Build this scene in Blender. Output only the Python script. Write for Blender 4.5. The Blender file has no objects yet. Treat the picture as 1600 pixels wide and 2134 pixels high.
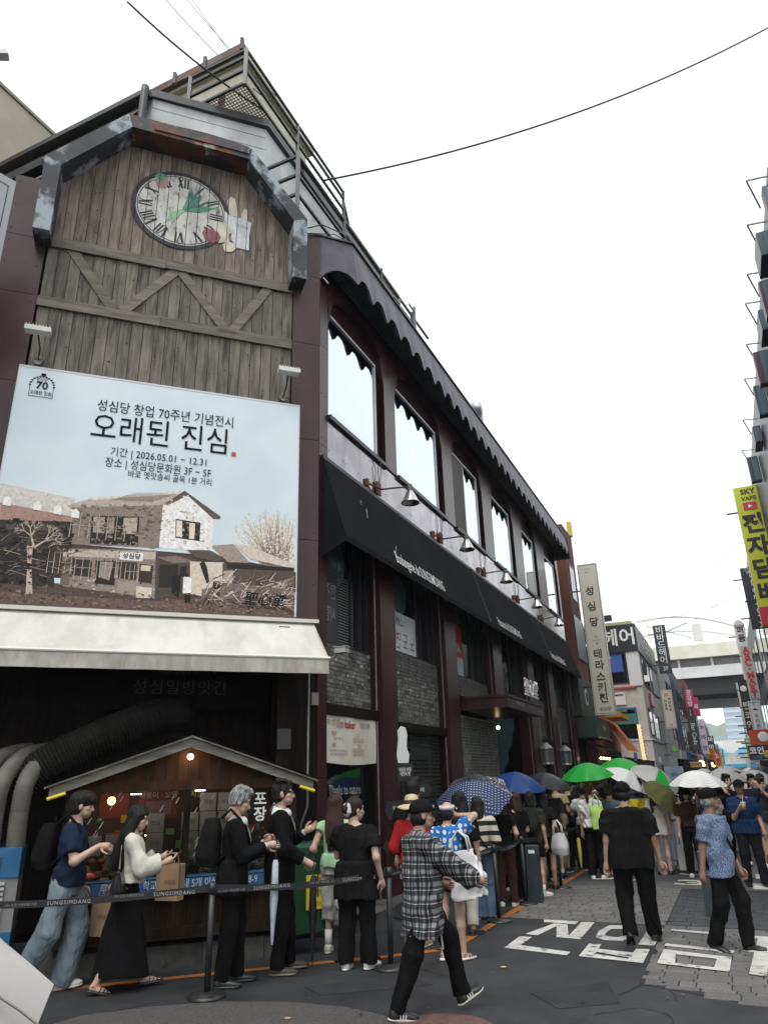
import bpy, bmesh, math, random
import numpy as np
from mathutils import Vector, Matrix
SC = bpy.context.scene
COL = SC.collection
R = math.radians
rnd = random.Random(7)

# ------------------------------------------------------------------ camera
cam_d = bpy.data.cameras.new('camera')
cam = bpy.data.objects.new('camera', cam_d); COL.objects.link(cam)
cam_d.sensor_fit = 'HORIZONTAL'; cam_d.sensor_width = 36.0
cam_d.lens = 36.0 * 1480.0 / 1600.0
cam_d.clip_start = 0.05; cam_d.clip_end = 3000
PITCH, ROLL, CAMH = R(20.66), R(1.6), 1.85
_f = Vector((0, math.cos(PITCH), math.sin(PITCH))); _r0 = Vector((1, 0, 0)); _u0 = _r0.cross(_f)
_r = _r0 * math.cos(ROLL) - _u0 * math.sin(ROLL); _u = _r.cross(_f)
cam.matrix_world = Matrix(((_r.x, _u.x, -_f.x, 0), (_r.y, _u.y, -_f.y, 0), (_r.z, _u.z, -_f.z, CAMH), (0, 0, 0, 1)))
SC.camera = cam

# ------------------------------------------------------------------ sky: bright even overcast
SUN_EL, SUN_AZ = R(62), R(198)          # azimuth clockwise from +Y: behind the camera, a little left
w = bpy.data.worlds.new('World'); SC.world = w; w.use_nodes = True
nt = w.node_tree; nt.nodes.clear()
out = nt.nodes.new('ShaderNodeOutputWorld'); bg = nt.nodes.new('ShaderNodeBackground')
sky = nt.nodes.new('ShaderNodeTexSky'); sky.sky_type = 'NISHITA'; sky.sun_disc = False
sky.sun_elevation = SUN_EL; sky.sun_rotation = SUN_AZ; sky.air_density = 1.0; sky.dust_density = 4.0; sky.ozone_density = 1.0
hs = nt.nodes.new('ShaderNodeHueSaturation'); hs.inputs['Saturation'].default_value = 0.12
mixc = nt.nodes.new('ShaderNodeMix'); mixc.data_type = 'RGBA'; mixc.inputs[0].default_value = 0.82
mixc.inputs[7].default_value = (12.4, 12.9, 13.0, 1)     # the even cloud sheet
nt.links.new(sky.outputs[0], hs.inputs['Color']); nt.links.new(hs.outputs[0], mixc.inputs[6])
nt.links.new(mixc.outputs[2], bg.inputs[0]); bg.inputs[1].default_value = 0.105
nt.links.new(bg.outputs[0], out.inputs[0])
sun_d = bpy.data.lights.new('sun', 'SUN'); sun_d.energy = 1.5; sun_d.angle = R(30); sun_d.color = (1.0, 0.97, 0.93)
sun = bpy.data.objects.new('sun', sun_d); COL.objects.link(sun)
_sd = Vector((math.sin(SUN_AZ) * math.cos(SUN_EL), math.cos(SUN_AZ) * math.cos(SUN_EL), math.sin(SUN_EL)))
sun.rotation_euler = _sd.to_track_quat('Z', 'Y').to_euler()
vs = SC.view_settings; vs.view_transform = 'Standard'; vs.look = 'None'; vs.exposure = 0.36; vs.gamma = 1.0; vs.use_curve_mapping = False
SC.render.engine = 'CYCLES'
SC.cycles.max_bounces = 7; SC.cycles.diffuse_bounces = 3; SC.cycles.glossy_bounces = 3; SC.cycles.transmission_bounces = 4; SC.cycles.transparent_max_bounces = 6
SC.cycles.caustics_reflective = False; SC.cycles.caustics_refractive = False
SC.cycles.use_denoising = True

# ------------------------------------------------------------------ materials
M = {}
def _nn(t, k, **kw):
    n = t.nodes.new(k)
    for a, b in kw.items(): setattr(n, a, b)
    return n
def srgb(h):
    h = h.lstrip('#'); v = [int(h[i:i+2], 16) / 255 for i in (0, 2, 4)]
    return tuple(x / 12.92 if x <= .04045 else ((x + .055) / 1.055) ** 2.4 for x in v)
def pm(name, c1, c2=None, c3=None, scale=4.0, rough=.6, metal=0.0, bump=0.0, bscale=40.0, stretch=(1, 1, 1), lo=.4, hi=.6,
       lo3=.62, hi3=.7, scale3=None, coat=0.0, emit=0.0, alpha=1.0, trans=0.0, ior=1.5, vary=0.0, detail=6.0, spec=.5, rvar=0.0, dist=0.0, attr=None, sss=0.0, sheen=0.0):
    """Principled material: noise blend of c1/c2, patches of c3, fine bump, small per-object value change."""
    if name in M: return M[name]
    m = bpy.data.materials.new(name); m.use_nodes = True; t = m.node_tree; b = t.nodes['Principled BSDF']; L = t.links.new
    tc = _nn(t, 'ShaderNodeTexCoord'); oi = _nn(t, 'ShaderNodeObjectInfo')
    mp = _nn(t, 'ShaderNodeMapping'); mp.inputs['Scale'].default_value = stretch
    ad = _nn(t, 'ShaderNodeVectorMath', operation='MULTIPLY_ADD'); ad.inputs[1].default_value = (37.1, 17.3, 23.9)
    L(oi.outputs['Random'], ad.inputs[0]); L(tc.outputs['Object'], ad.inputs[2]); L(ad.outputs[0], mp.inputs[0])
    b.inputs['Roughness'].default_value = rough; b.inputs['Metallic'].default_value = metal
    b.inputs['IOR'].default_value = ior; b.inputs['Specular IOR Level'].default_value = spec
    b.inputs['Coat Weight'].default_value = coat; b.inputs['Coat Roughness'].default_value = .08
    if sheen: b.inputs['Sheen Weight'].default_value = sheen
    col = None
    if attr:
        an = _nn(t, 'ShaderNodeVertexColor', layer_name=attr); col = an.outputs[0]
    def noise(sc, off=0.0):
        n = _nn(t, 'ShaderNodeTexNoise'); n.inputs['Scale'].default_value = sc; n.inputs['Detail'].default_value = detail
        n.inputs['Roughness'].default_value = .62; n.inputs['Distortion'].default_value = dist
        if off:
            v = _nn(t, 'ShaderNodeVectorMath', operation='ADD'); v.inputs[1].default_value = (off, off * .7, off * 1.3); L(mp.outputs[0], v.inputs[0]); L(v.outputs[0], n.inputs['Vector'])
        else: L(mp.outputs[0], n.inputs['Vector'])
        return n.outputs['Fac']
    def mrange(s, a, bb):
        n = _nn(t, 'ShaderNodeMapRange'); n.inputs[1].default_value = a; n.inputs[2].default_value = bb; L(s, n.inputs[0]); return n.outputs[0]
    def mix(fac, A, B):
        n = _nn(t, 'ShaderNodeMix', data_type='RGBA'); L(fac, n.inputs[0])
        for i, v in ((6, A), (7, B)):
            if isinstance(v, tuple): n.inputs[i].default_value = (*v[:3], 1)
            else: L(v, n.inputs[i])
        return n.outputs[2]
    nf = None
    if c2 is not None:
        nf = noise(scale); 
        if attr:
            mm = _nn(t, 'ShaderNodeMix', data_type='RGBA', blend_type='MULTIPLY'); mm.inputs[0].default_value = 1
            L(col, mm.inputs[6]); L(mix(mrange(nf, lo, hi), c1, c2), mm.inputs[7]); col = mm.outputs[2]
        else: col = mix(mrange(nf, lo, hi), c1, c2)
    if c3 is not None: col = mix(mrange(noise(scale3 or scale, 5.3), lo3, hi3), col if col is not None else c1, c3)
    if vary:
        hv = _nn(t, 'ShaderNodeHueSaturation'); mr = _nn(t, 'ShaderNodeMapRange'); mr.inputs[3].default_value = 1 - vary; mr.inputs[4].default_value = 1 + vary
        L(oi.outputs['Random'], mr.inputs[0]); L(mr.outputs[0], hv.inputs['Value'])
        if col is None: hv.inputs['Color'].default_value = (*c1[:3], 1)
        else: L(col, hv.inputs['Color'])
        col = hv.outputs[0]
    if col is None: b.inputs['Base Color'].default_value = (*c1[:3], 1)
    else: L(col, b.inputs['Base Color'])
    if rvar:
        L(_addmul(t, noise(scale * 1.7, 2.2), rvar, rough - rvar * .5), b.inputs['Roughness'])
    if bump:
        bn = _nn(t, 'ShaderNodeBump'); bn.inputs['Strength'].default_value = 1.0; bn.inputs['Distance'].default_value = bump
        L(noise(bscale, 9.1), bn.inputs['Height']); L(bn.outputs[0], b.inputs['Normal'])
    if emit:
        b.inputs['Emission Strength'].default_value = emit
        if col is None: b.inputs['Emission Color'].default_value = (*c1[:3], 1)
        else: L(col, b.inputs['Emission Color'])
    b.inputs['Transmission Weight'].default_value = trans
    if sss: b.inputs['Subsurface Weight'].default_value = sss; b.inputs['Subsurface Radius'].default_value = (.012, .005, .003)
    b.inputs['Alpha'].default_value = alpha
    M[name] = m; return m
def _addmul(t, s, mul, add):
    n = _nn(t, 'ShaderNodeMath', operation='MULTIPLY_ADD'); n.inputs[1].default_value = mul; n.inputs[2].default_value = add; t.links.new(s, n.inputs[0]); return n.outputs[0]
def flat(name, c, rough=.6, **k): return pm(name, c, None, rough=rough, **k)

# ------------------------------------------------------------------ mesh builder
class MB:
    def __init__(s): s.v = []; s.f = []; s.mi = []; s.c = {}
    def add(s, vs, fs, mi=0):
        o = len(s.v); s.v += [tuple(p) for p in vs]; s.f += [tuple(i + o for i in q) for q in fs]; s.mi += [mi] * len(fs); return s
    def box(s, x0, x1, y0, y1, z0, z1, mi=0):
        return s.add([(x, y, z) for x in (x0, x1) for y in (y0, y1) for z in (z0, z1)],
                     [(0, 1, 3, 2), (4, 6, 7, 5), (0, 4, 5, 1), (2, 3, 7, 6), (0, 2, 6, 4), (1, 5, 7, 3)], mi)
    def prism(s, pts, y0, y1, mi=0, caps=True):
        "polygon in x,z extruded along y"
        n = len(pts); v = [(p[0], y0, p[1]) for p in pts] + [(p[0], y1, p[1]) for p in pts]
        f = [(i, (i + 1) % n, (i + 1) % n + n, i + n) for i in range(n)]
        if caps: f += [tuple(range(n))[::-1], tuple(range(n, 2 * n))]
        return s.add(v, f, mi)
    def plan(s, pts, z0, z1, mi=0, bottom=True):
        n = len(pts); v = [(p[0], p[1], z0) for p in pts] + [(p[0], p[1], z1) for p in pts]
        f = [(i, (i + 1) % n, (i + 1) % n + n, i + n) for i in range(n)] + [tuple(range(n, 2 * n))]
        if bottom: f.append(tuple(range(n))[::-1])
        return s.add(v, f, mi)
    def poly(s, pts, mi=0): return s.add(pts, [tuple(range(len(pts)))], mi)
    def slab(s, p0, p1, h, t, mi=0):
        "bar of section h (vertical-ish) x t between two points"
        p0, p1 = Vector(p0), Vector(p1); d = (p1 - p0).normalized(); up = Vector((0, 0, 1)) if abs(d.z) < .95 else Vector((0, 1, 0))
        sd = d.cross(up).normalized() * t / 2; u = sd.cross(d).normalized() * h / 2
        return s.add([p + a * sd + b * u for p in (p0, p1) for a, b in ((-1, -1), (1, -1), (1, 1), (-1, 1))],
                     [(0, 1, 2, 3), (7, 6, 5, 4), (0, 4, 5, 1), (1, 5, 6, 2), (2, 6, 7, 3), (3, 7, 4, 0)], mi)
    def tube(s, pts, r, n=8, mi=0, caps=True):
        pts = [Vector(p) for p in pts]; m = len(pts); rs = r if isinstance(r, (list, tuple)) else [r] * m
        ref = None; rings = []; vs = []
        for i, p in enumerate(pts):
            d = (pts[min(i + 1, m - 1)] - pts[max(i - 1, 0)]).normalized()
            if ref is None: ref = Vector((0, 0, 1)) if abs(d.z) < .9 else Vector((1, 0, 0))
            a = d.cross(ref).normalized(); b = a.cross(d).normalized(); ref = b
            vs += [p + rs[i] * (math.cos(2 * math.pi * k / n) * a + math.sin(2 * math.pi * k / n) * b) for k in range(n)]
        fs = [(i * n + k, i * n + (k + 1) % n, (i + 1) * n + (k + 1) % n, (i + 1) * n + k) for i in range(m - 1) for k in range(n)]
        if caps: fs += [tuple(range(n))[::-1], tuple(range((m - 1) * n, m * n))]
        return s.add(vs, fs, mi)
    def lathe(s, prof, n=16, c=(0, 0, 0), mi=0, arc=None):
        "profile of (r,z) turned about z"
        m = len(prof); vs = [(c[0] + r * math.cos(2 * math.pi * k / n), c[1] + r * math.sin(2 * math.pi * k / n), c[2] + z) for r, z in prof for k in range(n)]
        return s.add(vs, [(i * n + k, i * n + (k + 1) % n, (i + 1) * n + (k + 1) % n, (i + 1) * n + k) for i in range(m - 1) for k in range(n)], mi)
    def ball(s, c, r, n=10, m=7, mi=0, q=(1, 1, 1)):
        vs = [(c[0] + r * q[0] * math.sin(math.pi * j / m) * math.cos(2 * math.pi * k / n), c[1] + r * q[1] * math.sin(math.pi * j / m) * math.sin(2 * math.pi * k / n), c[2] + r * q[2] * math.cos(math.pi * j / m)) for j in range(m + 1) for k in range(n)]
        return s.add(vs, [(j * n + k, (j + 1) * n + k, (j + 1) * n + (k + 1) % n, j * n + (k + 1) % n) for j in range(m) for k in range(n)], mi)
    def mesh(s, name, mats, smooth=False):
        me = bpy.data.meshes.new(name); me.from_pydata([tuple(p) for p in s.v], [], s.f)
        for mt in (mats if isinstance(mats, (list, tuple)) else [mats]): me.materials.append(mt)
        if me.polygons:
            me.polygons.foreach_set('material_index', s.mi)
            if smooth: me.polygons.foreach_set('use_smooth', [True] * len(s.f))
        me.update(); return me
    def build(s, name, mats, parent=None, loc=(0, 0, 0), rz=0.0, smooth=False, fix=True, kind=None):
        me = s.mesh(name, mats, smooth)
        if fix:
            bm = bmesh.new(); bm.from_mesh(me); bmesh.ops.remove_doubles(bm, verts=bm.verts, dist=1e-5)
            bmesh.ops.recalc_face_normals(bm, faces=bm.faces); bm.to_mesh(me); bm.free()
        return put(name, me, parent, loc, rz, kind)
def put(name, me, parent=None, loc=(0, 0, 0), rz=0.0, kind=None, rot=None, scale=None):
    o = bpy.data.objects.new(name, me); COL.objects.link(o); o.location = loc
    o.rotation_euler = rot if rot else (0, 0, rz)
    if scale: o.scale = scale
    if parent: o.parent = parent
    if kind: o['kind'] = kind
    return o
def thing(name, label, cat, loc=(0, 0, 0), rz=0.0, group=None):
    o = bpy.data.objects.new(name, None); COL.objects.link(o); o.location = loc; o.rotation_euler = (0, 0, rz)
    o.empty_display_size = .1; return tag(o, label, cat, group)
def tag(o, label, cat, group=None):
    o['label'] = label; o['category'] = cat
    if group: o['group'] = group
    return o
def setcol(me, cols, name='Col'):
    "per-face colour list"
    a = me.color_attributes.new(name, 'FLOAT_COLOR', 'CORNER'); buf = []
    for p in me.polygons:
        c = cols[p.index]; buf += [c[0], c[1], c[2], 1.0] * p.loop_total
    a.data.foreach_set('color', buf)
_tc = {}
def text(body, size, mat, parent, loc, name='lettering', rot=(math.pi / 2, 0, 0), align='CENTER', sx=1.0, bold=0.0, shear=0.0, spacing=1.0, line=1.0, mirror=False, ext=0.0):
    key = (body, round(size, 4), align, bold, shear, spacing, line, ext, mat.name)
    me = _tc.get(key)
    if me is None:
        if not _tc.get('o'): _tc['o'] = bpy.data.objects.new('t', bpy.data.curves.new('t', 'FONT'))
        o = _tc['o']; c = o.data; c.body = body; c.size = size; c.align_x = align; c.align_y = 'CENTER'
        c.offset = bold * size; c.shear = shear; c.space_character = spacing; c.space_line = line; c.resolution_u = 2; c.extrude = ext
        me = bpy.data.meshes.new_from_object(o); me.name = name; me.materials.clear(); me.materials.append(mat)
        _tc[key] = me
    return put(name, me, parent, loc, rot=rot, scale=(-sx if mirror else sx, 1, 1))
def vtext(chars, size, step, mat, parent, loc, **k):
    "letters stacked one below the other, joined as one lettering part"
    return text('\n'.join(chars), size, mat, parent, loc, line=step / size, **k)

# ------------------------------------------------------------------ the two facades' frames
AZ2, AZ1 = R(24.3), R(69.7)
SV = Vector((math.sin(AZ2), math.cos(AZ2), 0)); NV2 = Vector((math.cos(AZ2), -math.sin(AZ2), 0))
E1 = Vector((math.sin(AZ1), math.cos(AZ1), 0)); NV1 = Vector((math.cos(AZ1), -math.sin(AZ1), 0))
CORNER = Vector((-1.03, 10.35, 0)); RZ1 = math.pi / 2 - AZ1; RZ2 = math.pi / 2 - AZ2
def P1(x, y, z=0.0): return CORNER + E1 * x - NV1 * y + Vector((0, 0, z))     # x right, y into the wall
def P2(x, y, z=0.0): return CORNER + SV * x - NV2 * y + Vector((0, 0, z))
# ================================================================== materials of the setting
MAROON = pm('maroon_panel', (.030, .0095, .011), (.042, .0145, .0165), (.058, .026, .028), scale=1.3, scale3=5, lo3=.6, hi3=.8, rough=.3, rvar=.12, spec=.4, ior=1.5, bump=.0006, bscale=6, vary=.12)
WOOD = pm('weathered_plank', (.085, .066, .054), (.225, .186, .156), (.026, .022, .02), scale=2.2, stretch=(6, 6, .7), lo=.34, hi=.66, scale3=1.4, lo3=.52, hi3=.74, rough=.85, bump=.004, bscale=9, vary=.28, detail=9)
WOOD2 = pm('grey_plank', (.075, .064, .055), (.185, .163, .143), (.024, .022, .02), scale=2.4, stretch=(6, 6, .7), lo=.34, hi=.66, scale3=1.5, lo3=.51, hi3=.70, rough=.88, bump=.004, bscale=9, vary=.22, detail=9)
BEAMW = pm('weathered_beam', (.085, .073, .062), (.19, .165, .142), (.02, .018, .016), scale=2.2, stretch=(.7, 5, 6), lo=.34, hi=.66, scale3=2, lo3=.58, hi3=.76, rough=.86, bump=.005, bscale=9, vary=.15, detail=9)
TRIM = pm('peeling_metal', (.018, .021, .028), (.03, .034, .042), (.27, .305, .34), scale=3, scale3=2.0, lo3=.51, hi3=.60, rough=.7, bump=.002, bscale=14, detail=9, stretch=(1, 1, .8))
TRIMR = pm('rusty_metal', (.02, .021, .026), (.11, .03, .018), (.38, .38, .37), scale=1.5, lo=.50, hi=.58, scale3=2.6, lo3=.58, hi3=.66, rough=.65, bump=.002, bscale=14, detail=9)
BLACKM = pm('black_steel', (.012, .013, .016), (.022, .023, .027), scale=6, rough=.42, bump=.0005, bscale=30)
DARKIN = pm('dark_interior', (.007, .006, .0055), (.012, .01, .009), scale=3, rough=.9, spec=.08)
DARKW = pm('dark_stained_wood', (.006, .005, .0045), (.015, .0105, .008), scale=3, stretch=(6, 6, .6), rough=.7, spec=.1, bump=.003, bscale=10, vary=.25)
WHITEP = pm('stained_white_render', (.36, .37, .37), (.52, .53, .53), (.2, .21, .21), scale=1.6, stretch=(1, 1, .5), lo=.35, hi=.65, lo3=.6, hi3=.85, rough=.85, bump=.0015, bscale=20, detail=8)
BEIGEP = pm('stained_beige_panel', (.38, .36, .29), (.50, .48, .41), (.28, .14, .09), scale=1.4, lo3=.64, hi3=.76, rough=.8, bump=.001, bscale=20, detail=8)
RUSTR = pm('rusty_gutter', (.14, .12, .11), (.06, .052, .05), (.17, .06, .04), scale=2.2, lo3=.5, hi3=.68, rough=.8, bump=.002, bscale=12, detail=8)
GLASS = pm('coated_window_glass', (.58, .635, .66), (.62, .665, .685), scale=.7, rough=.012, metal=1.0, bump=.0012, bscale=1.3)
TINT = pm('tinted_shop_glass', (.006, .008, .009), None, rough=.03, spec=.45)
ALU = pm('aluminium_frame', (.42, .44, .46), (.5, .52, .54), scale=3, rough=.38, metal=.55)
SILLP = pm('polished_sill_panel', (.24, .22, .245), (.34, .32, .345), scale=.9, rough=.16, rvar=.1, metal=.85, vary=.1)
FABB = pm('black_awning_fabric', (.0055, .0058, .007), (.0095, .010, .0115), (.018, .018, .019), scale=.9, stretch=(1, 1, .5), lo3=.58, hi3=.8, rough=.9, spec=.1, bump=.012, bscale=1.6)
FABW = pm('soiled_white_canvas', (.47, .45, .42), (.56, .545, .52), (.34, .31, .28), scale=1.6, stretch=(1.5, .6, .6), lo3=.55, hi3=.85, rough=.85, bump=.010, bscale=2.4)
FABV = pm('grimy_valance', (.28, .26, .235), (.38, .36, .33), (.19, .17, .15), scale=3, stretch=(2, 2, .7), lo3=.52, hi3=.85, rough=.9, bump=.008, bscale=4)
FASC = pm('plum_fascia_sheet', (.05, .042, .064), (.075, .065, .092), scale=2.5, rough=.5, spec=.4, bump=.0015, bscale=55)
SOFF = pm('ribbed_soffit_sheet', (.06, .072, .085), (.085, .098, .112), scale=2, rough=.4, spec=.4)
BRICK = pm('painted_grey_brick', (.10, .097, .092), (.17, .163, .155), (.6, .58, .54), scale=5, scale3=11, lo3=.60, hi3=.68, rough=.85, bump=.004, bscale=24, vary=.45, detail=7)
BRICK2 = pm('whitewashed_brick', (.20, .20, .19), (.34, .335, .32), (.66, .65, .62), scale=5, scale3=9, lo3=.56, hi3=.68, rough=.85, bump=.004, bscale=24, vary=.35, detail=7)
MORTAR = pm('mortar', (.13, .125, .118), (.18, .174, .165), scale=9, rough=.95, bump=.003, bscale=40)
MORTAR2 = pm('pale_mortar', (.5, .49, .47), (.58, .57, .55), scale=9, rough=.95, bump=.003, bscale=40)
STONE = pm('kerb_stone', (.055, .052, .05), (.10, .095, .09), (.03, .03, .028), scale=4, rough=.8, bump=.006, bscale=18, vary=.2)
WHITEL = flat('white_letter', (.72, .72, .70)); BLACKL = flat('black_letter', (.02, .02, .022)); GREYL = flat('dim_grey_letter', (.38, .37, .35))
CHROME = pm('chrome', (.62, .62, .60), None, rough=.14, metal=1.0)
BULB = flat('warm_bulb', (1.0, .72, .42), emit=5.0)
STEELG = pm('grey_steel', (.16, .165, .17), (.22, .225, .23), scale=5, rough=.45, metal=.4)
RUSTY = pm('rusty_bracket', (.10, .04, .022), (.19, .08, .04), scale=14, rough=.8)

bak = thing('bakery_building', 'large corner bakery building with plank gable, maroon panels and scalloped eave', 'building', CORNER)
def b1(mb, name, mat, **k): return mb.build(name, mat, k.pop('parent', bak), rz=RZ1, **k)
def b2(mb, name, mat, **k): return mb.build(name, mat, k.pop('parent', bak), rz=RZ2, **k)
def L2(p): return tuple(p - CORNER)
# ---- solid core, upper floors flush behind the cladding, ground floor set back at the corner
fp = lambda d1, d2, back, L=19.7: [tuple((P1(-4.9, d1) - CORNER).xy), tuple((P1(-.02 - d2 * .0, d1) - CORNER).xy), tuple((P2(.1, d2) - CORNER).xy), tuple((P2(L, d2) - CORNER).xy), tuple((P2(L, back) - CORNER).xy), tuple((P2(-3.4, back) - CORNER).xy)]
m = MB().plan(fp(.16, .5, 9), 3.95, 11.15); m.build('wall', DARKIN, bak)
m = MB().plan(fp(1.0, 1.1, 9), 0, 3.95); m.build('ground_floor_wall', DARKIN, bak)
# ---- corner gable: planks in three tiers
def gable_z(x, o=0.0):      # underside of the gambrel trim
    pts = [(-4.5, 11.05), (-3.38, 12.3), (-1.38, 12.3), (-.45, 11.05)]
    for (xa, za), (xb, zb) in zip(pts, pts[1:]):
        if xa <= x <= xb: return za + (zb - za) * (x - xa) / (xb - xa) + o
    return 11.05 + o
npl = 23; x0, x1 = -4.36, -.47; wpl = (x1 - x0) / npl
for k in range(npl):
    xa, xb = x0 + k * wpl + .004, x0 + (k + 1) * wpl - .004
    for t, (za, zb) in enumerate(((9.98, None), (8.86, 9.80), (7.30, 8.68))):
        yo = rnd.uniform(-.008, .008); xm = (xa + xb) / 2; dz = rnd.uniform(-.012, .012)
        if zb is None: pts = [(xa, za), (xb, za), (xb, gable_z(xb, .1)), (xa, gable_z(xa, .1))]
        else: pts = [(xa, za), (xb, za), (xb, zb), (xa, zb)]
        pts = [(px - xm, pz - 9) for px, pz in pts]
        b = MB().prism(pts, 0, .05)
        o = b.build('plank', WOOD if t == 0 else WOOD2, bak, loc=tuple(P1(xm, .05 + yo, 9 + dz) - CORNER), rz=RZ1, fix=False)
for za, zb in ((9.80, 9.98), (8.68, 8.86)):
    for xa, xb in ((-4.38, -2.6), (-2.595, -.47)):
        y = rnd.uniform(-.02, 0); b1(MB().box(xa, xb, y * .5 + .01, .08, za + rnd.uniform(-.015, .015), zb + rnd.uniform(-.01, .01)), 'beam', BEAMW)
for (xa, za), (xb, zb) in (((-4.02, 9.84), (-3.31, 8.82)), ((-2.42, 9.84), (-3.17, 8.82)), ((-2.36, 9.84), (-1.58, 8.82)), ((-.9, 9.84), (-1.46, 8.82))):
    b1(MB().slab((xa, .045, za - .02), (xb, .045, zb + .02), .15, .035), 'brace', BEAMW)
nb = MB()
for k in range(110): nb.ball((rnd.uniform(-4.3, -.5), .043, rnd.uniform(7.4, 11.4)), .010, 6, 4)
b1(MB().prism([(-4.4, 7.3), (-.46, 7.3), (-.46, 11.1), (-1.36, 12.3), (-3.4, 12.3), (-4.4, 11.1)], .102, .15), 'backing_board', DARKIN)
b1(nb, 'nail_heads', BLACKM, kind='stuff')
# ---- gambrel trim: five mitred box pieces standing 0.35 m proud
tr = [(-4.55, 9.78), (-4.55, 11.2), (-3.43, 12.52), (-1.34, 12.44), (-.32, 11.15), (-.32, 9.86)]
ti = [(-4.31, 9.78), (-4.31, 11.09), (-3.35, 12.25), (-1.40, 12.2), (-.56, 11.06), (-.56, 9.86)]
for i in range(5):
    pts = [tr[i], tr[i + 1], ti[i + 1], ti[i]]
    b1(MB().prism(pts, -.36, .1), 'gable_trim', TRIMR if i == 2 else TRIM)
b1(MB().prism([(-3.0 + k * .1, 12.44 + .07 * math.sin(math.pi * k / 16)) for k in range(17)] + [(-1.4, 12.3), (-3.0, 12.3)], -.385, -.363), 'bent_rusty_plate', TRIMR)
# ---- maroon panels of the two corner pilasters
def panels(xa, xb, ya, yb, zs, fr, name='panel', rz=RZ1):
    for za, zb in zip(zs, zs[1:]):
        b = MB().box(xa, xb, ya, yb, za + .004, zb - .004)
        for sx in (xa + .07, xb - .07):
            for sz in (za + .12, (za + zb) / 2, zb - .12): b.ball((sx, ya, sz), .012, 6, 4, 1)
        b.build(name, [MAROON, BLACKM], bak, rz=rz)
panels(-4.98, -4.39, .02, .14, [3.9, 5.9, 7.35, 8.85, 9.9, 11.05], 1)
panels(-.465, -.002, -.04, .14, [3.9, 5.3, 7.0, 8.8, 10.2, 11.1], 1)
for xa, xb in ((-.465, -.31), (-.305, -.155), (-.15, -.002)): b1(MB().box(xa, xb, -.03, .14, .0, 3.89), 'dark_board', DARKW)
panels(.03, .30, 0.0, .2, [.2, 1.9, 3.3, 5.2, 7.0, 8.9, 10.2], 2, rz=RZ2)
# ---- end wall left of the gable: dark gutter and torn cladding
b1(MB().box(-5.7, -4.99, .35, .5, 3.9, 11.0), 'side_wall', pm('old_stone_wall', (.12, .115, .10), (.25, .24, .21), (.05, .048, .045), scale=2.5, lo3=.5, hi3=.7, rough=.95, bump=.02, bscale=7))
b1(MB().box(-5.75, -5.0, .2, .349, 3.9, 9.3), 'side_panel', MAROON)
# ---- clock mural: paint on the planks
def clipx(poly, a, b):
    def half(pl, x, keep):
        o = []
        for i, p in enumerate(pl):
            q = pl[(i + 1) % len(pl)]; ip, iq = keep(p[0], x), keep(q[0], x)
            if ip: o.append(p)
            if ip != iq:
                t = (x - p[0]) / (q[0] - p[0]); o.append((x, p[1] + t * (q[1] - p[1])))
        return o
    r = half(poly, a, lambda v, x: v >= x)
    return half(r, b, lambda v, x: v <= x) if len(r) > 2 else []
def worn(name, c, wear=.58): return pm(name, c, tuple(v * .72 for v in c), (.10, .075, .06), scale=3.5, scale3=6, lo3=wear, hi3=wear + .12, rough=.85, bump=.002, bscale=15, stretch=(2, 2, .8), detail=9)
MW, MK, MG, MR_, MP, MBG = worn('mural_white', (.50, .49, .465), .54), worn('mural_black', (.03, .032, .038), .66), worn('mural_green', (.07, .165, .14), .64), worn('mural_red', (.23, .085, .095), .64), worn('mural_pink', (.33, .22, .22), .62), worn('mural_bread', (.58, .53, .44), .7)
MGL = worn('mural_leaf', (.09, .25, .17), .66)
mural = MB()
def paint(poly, mi, lay):
    for k in range(npl):
        p = clipx(poly, x0 + k * wpl + .005, x0 + (k + 1) * wpl - .005)
        if len(p) > 2: mural.poly([(a, .036 - lay * .0016, b) for a, b in p], mi)
def annulus(cx, cz, ra, rb, mi, lay, n=64):
    for i in range(n):
        a, b = 2 * math.pi * i / n, 2 * math.pi * (i + 1) / n
        paint([(cx + ra * math.cos(a), cz + ra * math.sin(a)), (cx + rb * math.cos(a), cz + rb * math.sin(a)), (cx + rb * math.cos(b), cz + rb * math.sin(b)), (cx + ra * math.cos(b), cz + ra * math.sin(b))], mi, lay)
CX_, CZ_, CR_ = -2.44, 11.09, .795
annulus(CX_, CZ_, .0, CR_, 0, 1); annulus(CX_, CZ_, CR_ * .93, CR_ * 1.03, 1, 2); annulus(CX_, CZ_, CR_ * .885, CR_ * .905, 1, 2)
def stroke(ang, off, ra, rb, w_, tilt=0.0):
    r_ = Vector((math.sin(ang), math.cos(ang))); t_ = Vector((math.cos(ang), -math.sin(ang)))
    a = Vector((CX_, CZ_)) + r_ * ra + t_ * (off + tilt); b = Vector((CX_, CZ_)) + r_ * rb + t_ * (off - tilt); s_ = (b - a).normalized(); s_ = Vector((s_.y, -s_.x)) * w_
    paint([tuple(a - s_), tuple(a + s_), tuple(b + s_), tuple(b - s_)], 1, 2)
NUM = {1: 'I', 2: 'II', 3: 'III', 4: 'IV', 5: 'V', 6: 'VI', 7: 'VII', 8: 'VIII', 9: 'IX', 10: 'X', 11: 'XI', 12: 'XII'}
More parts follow.
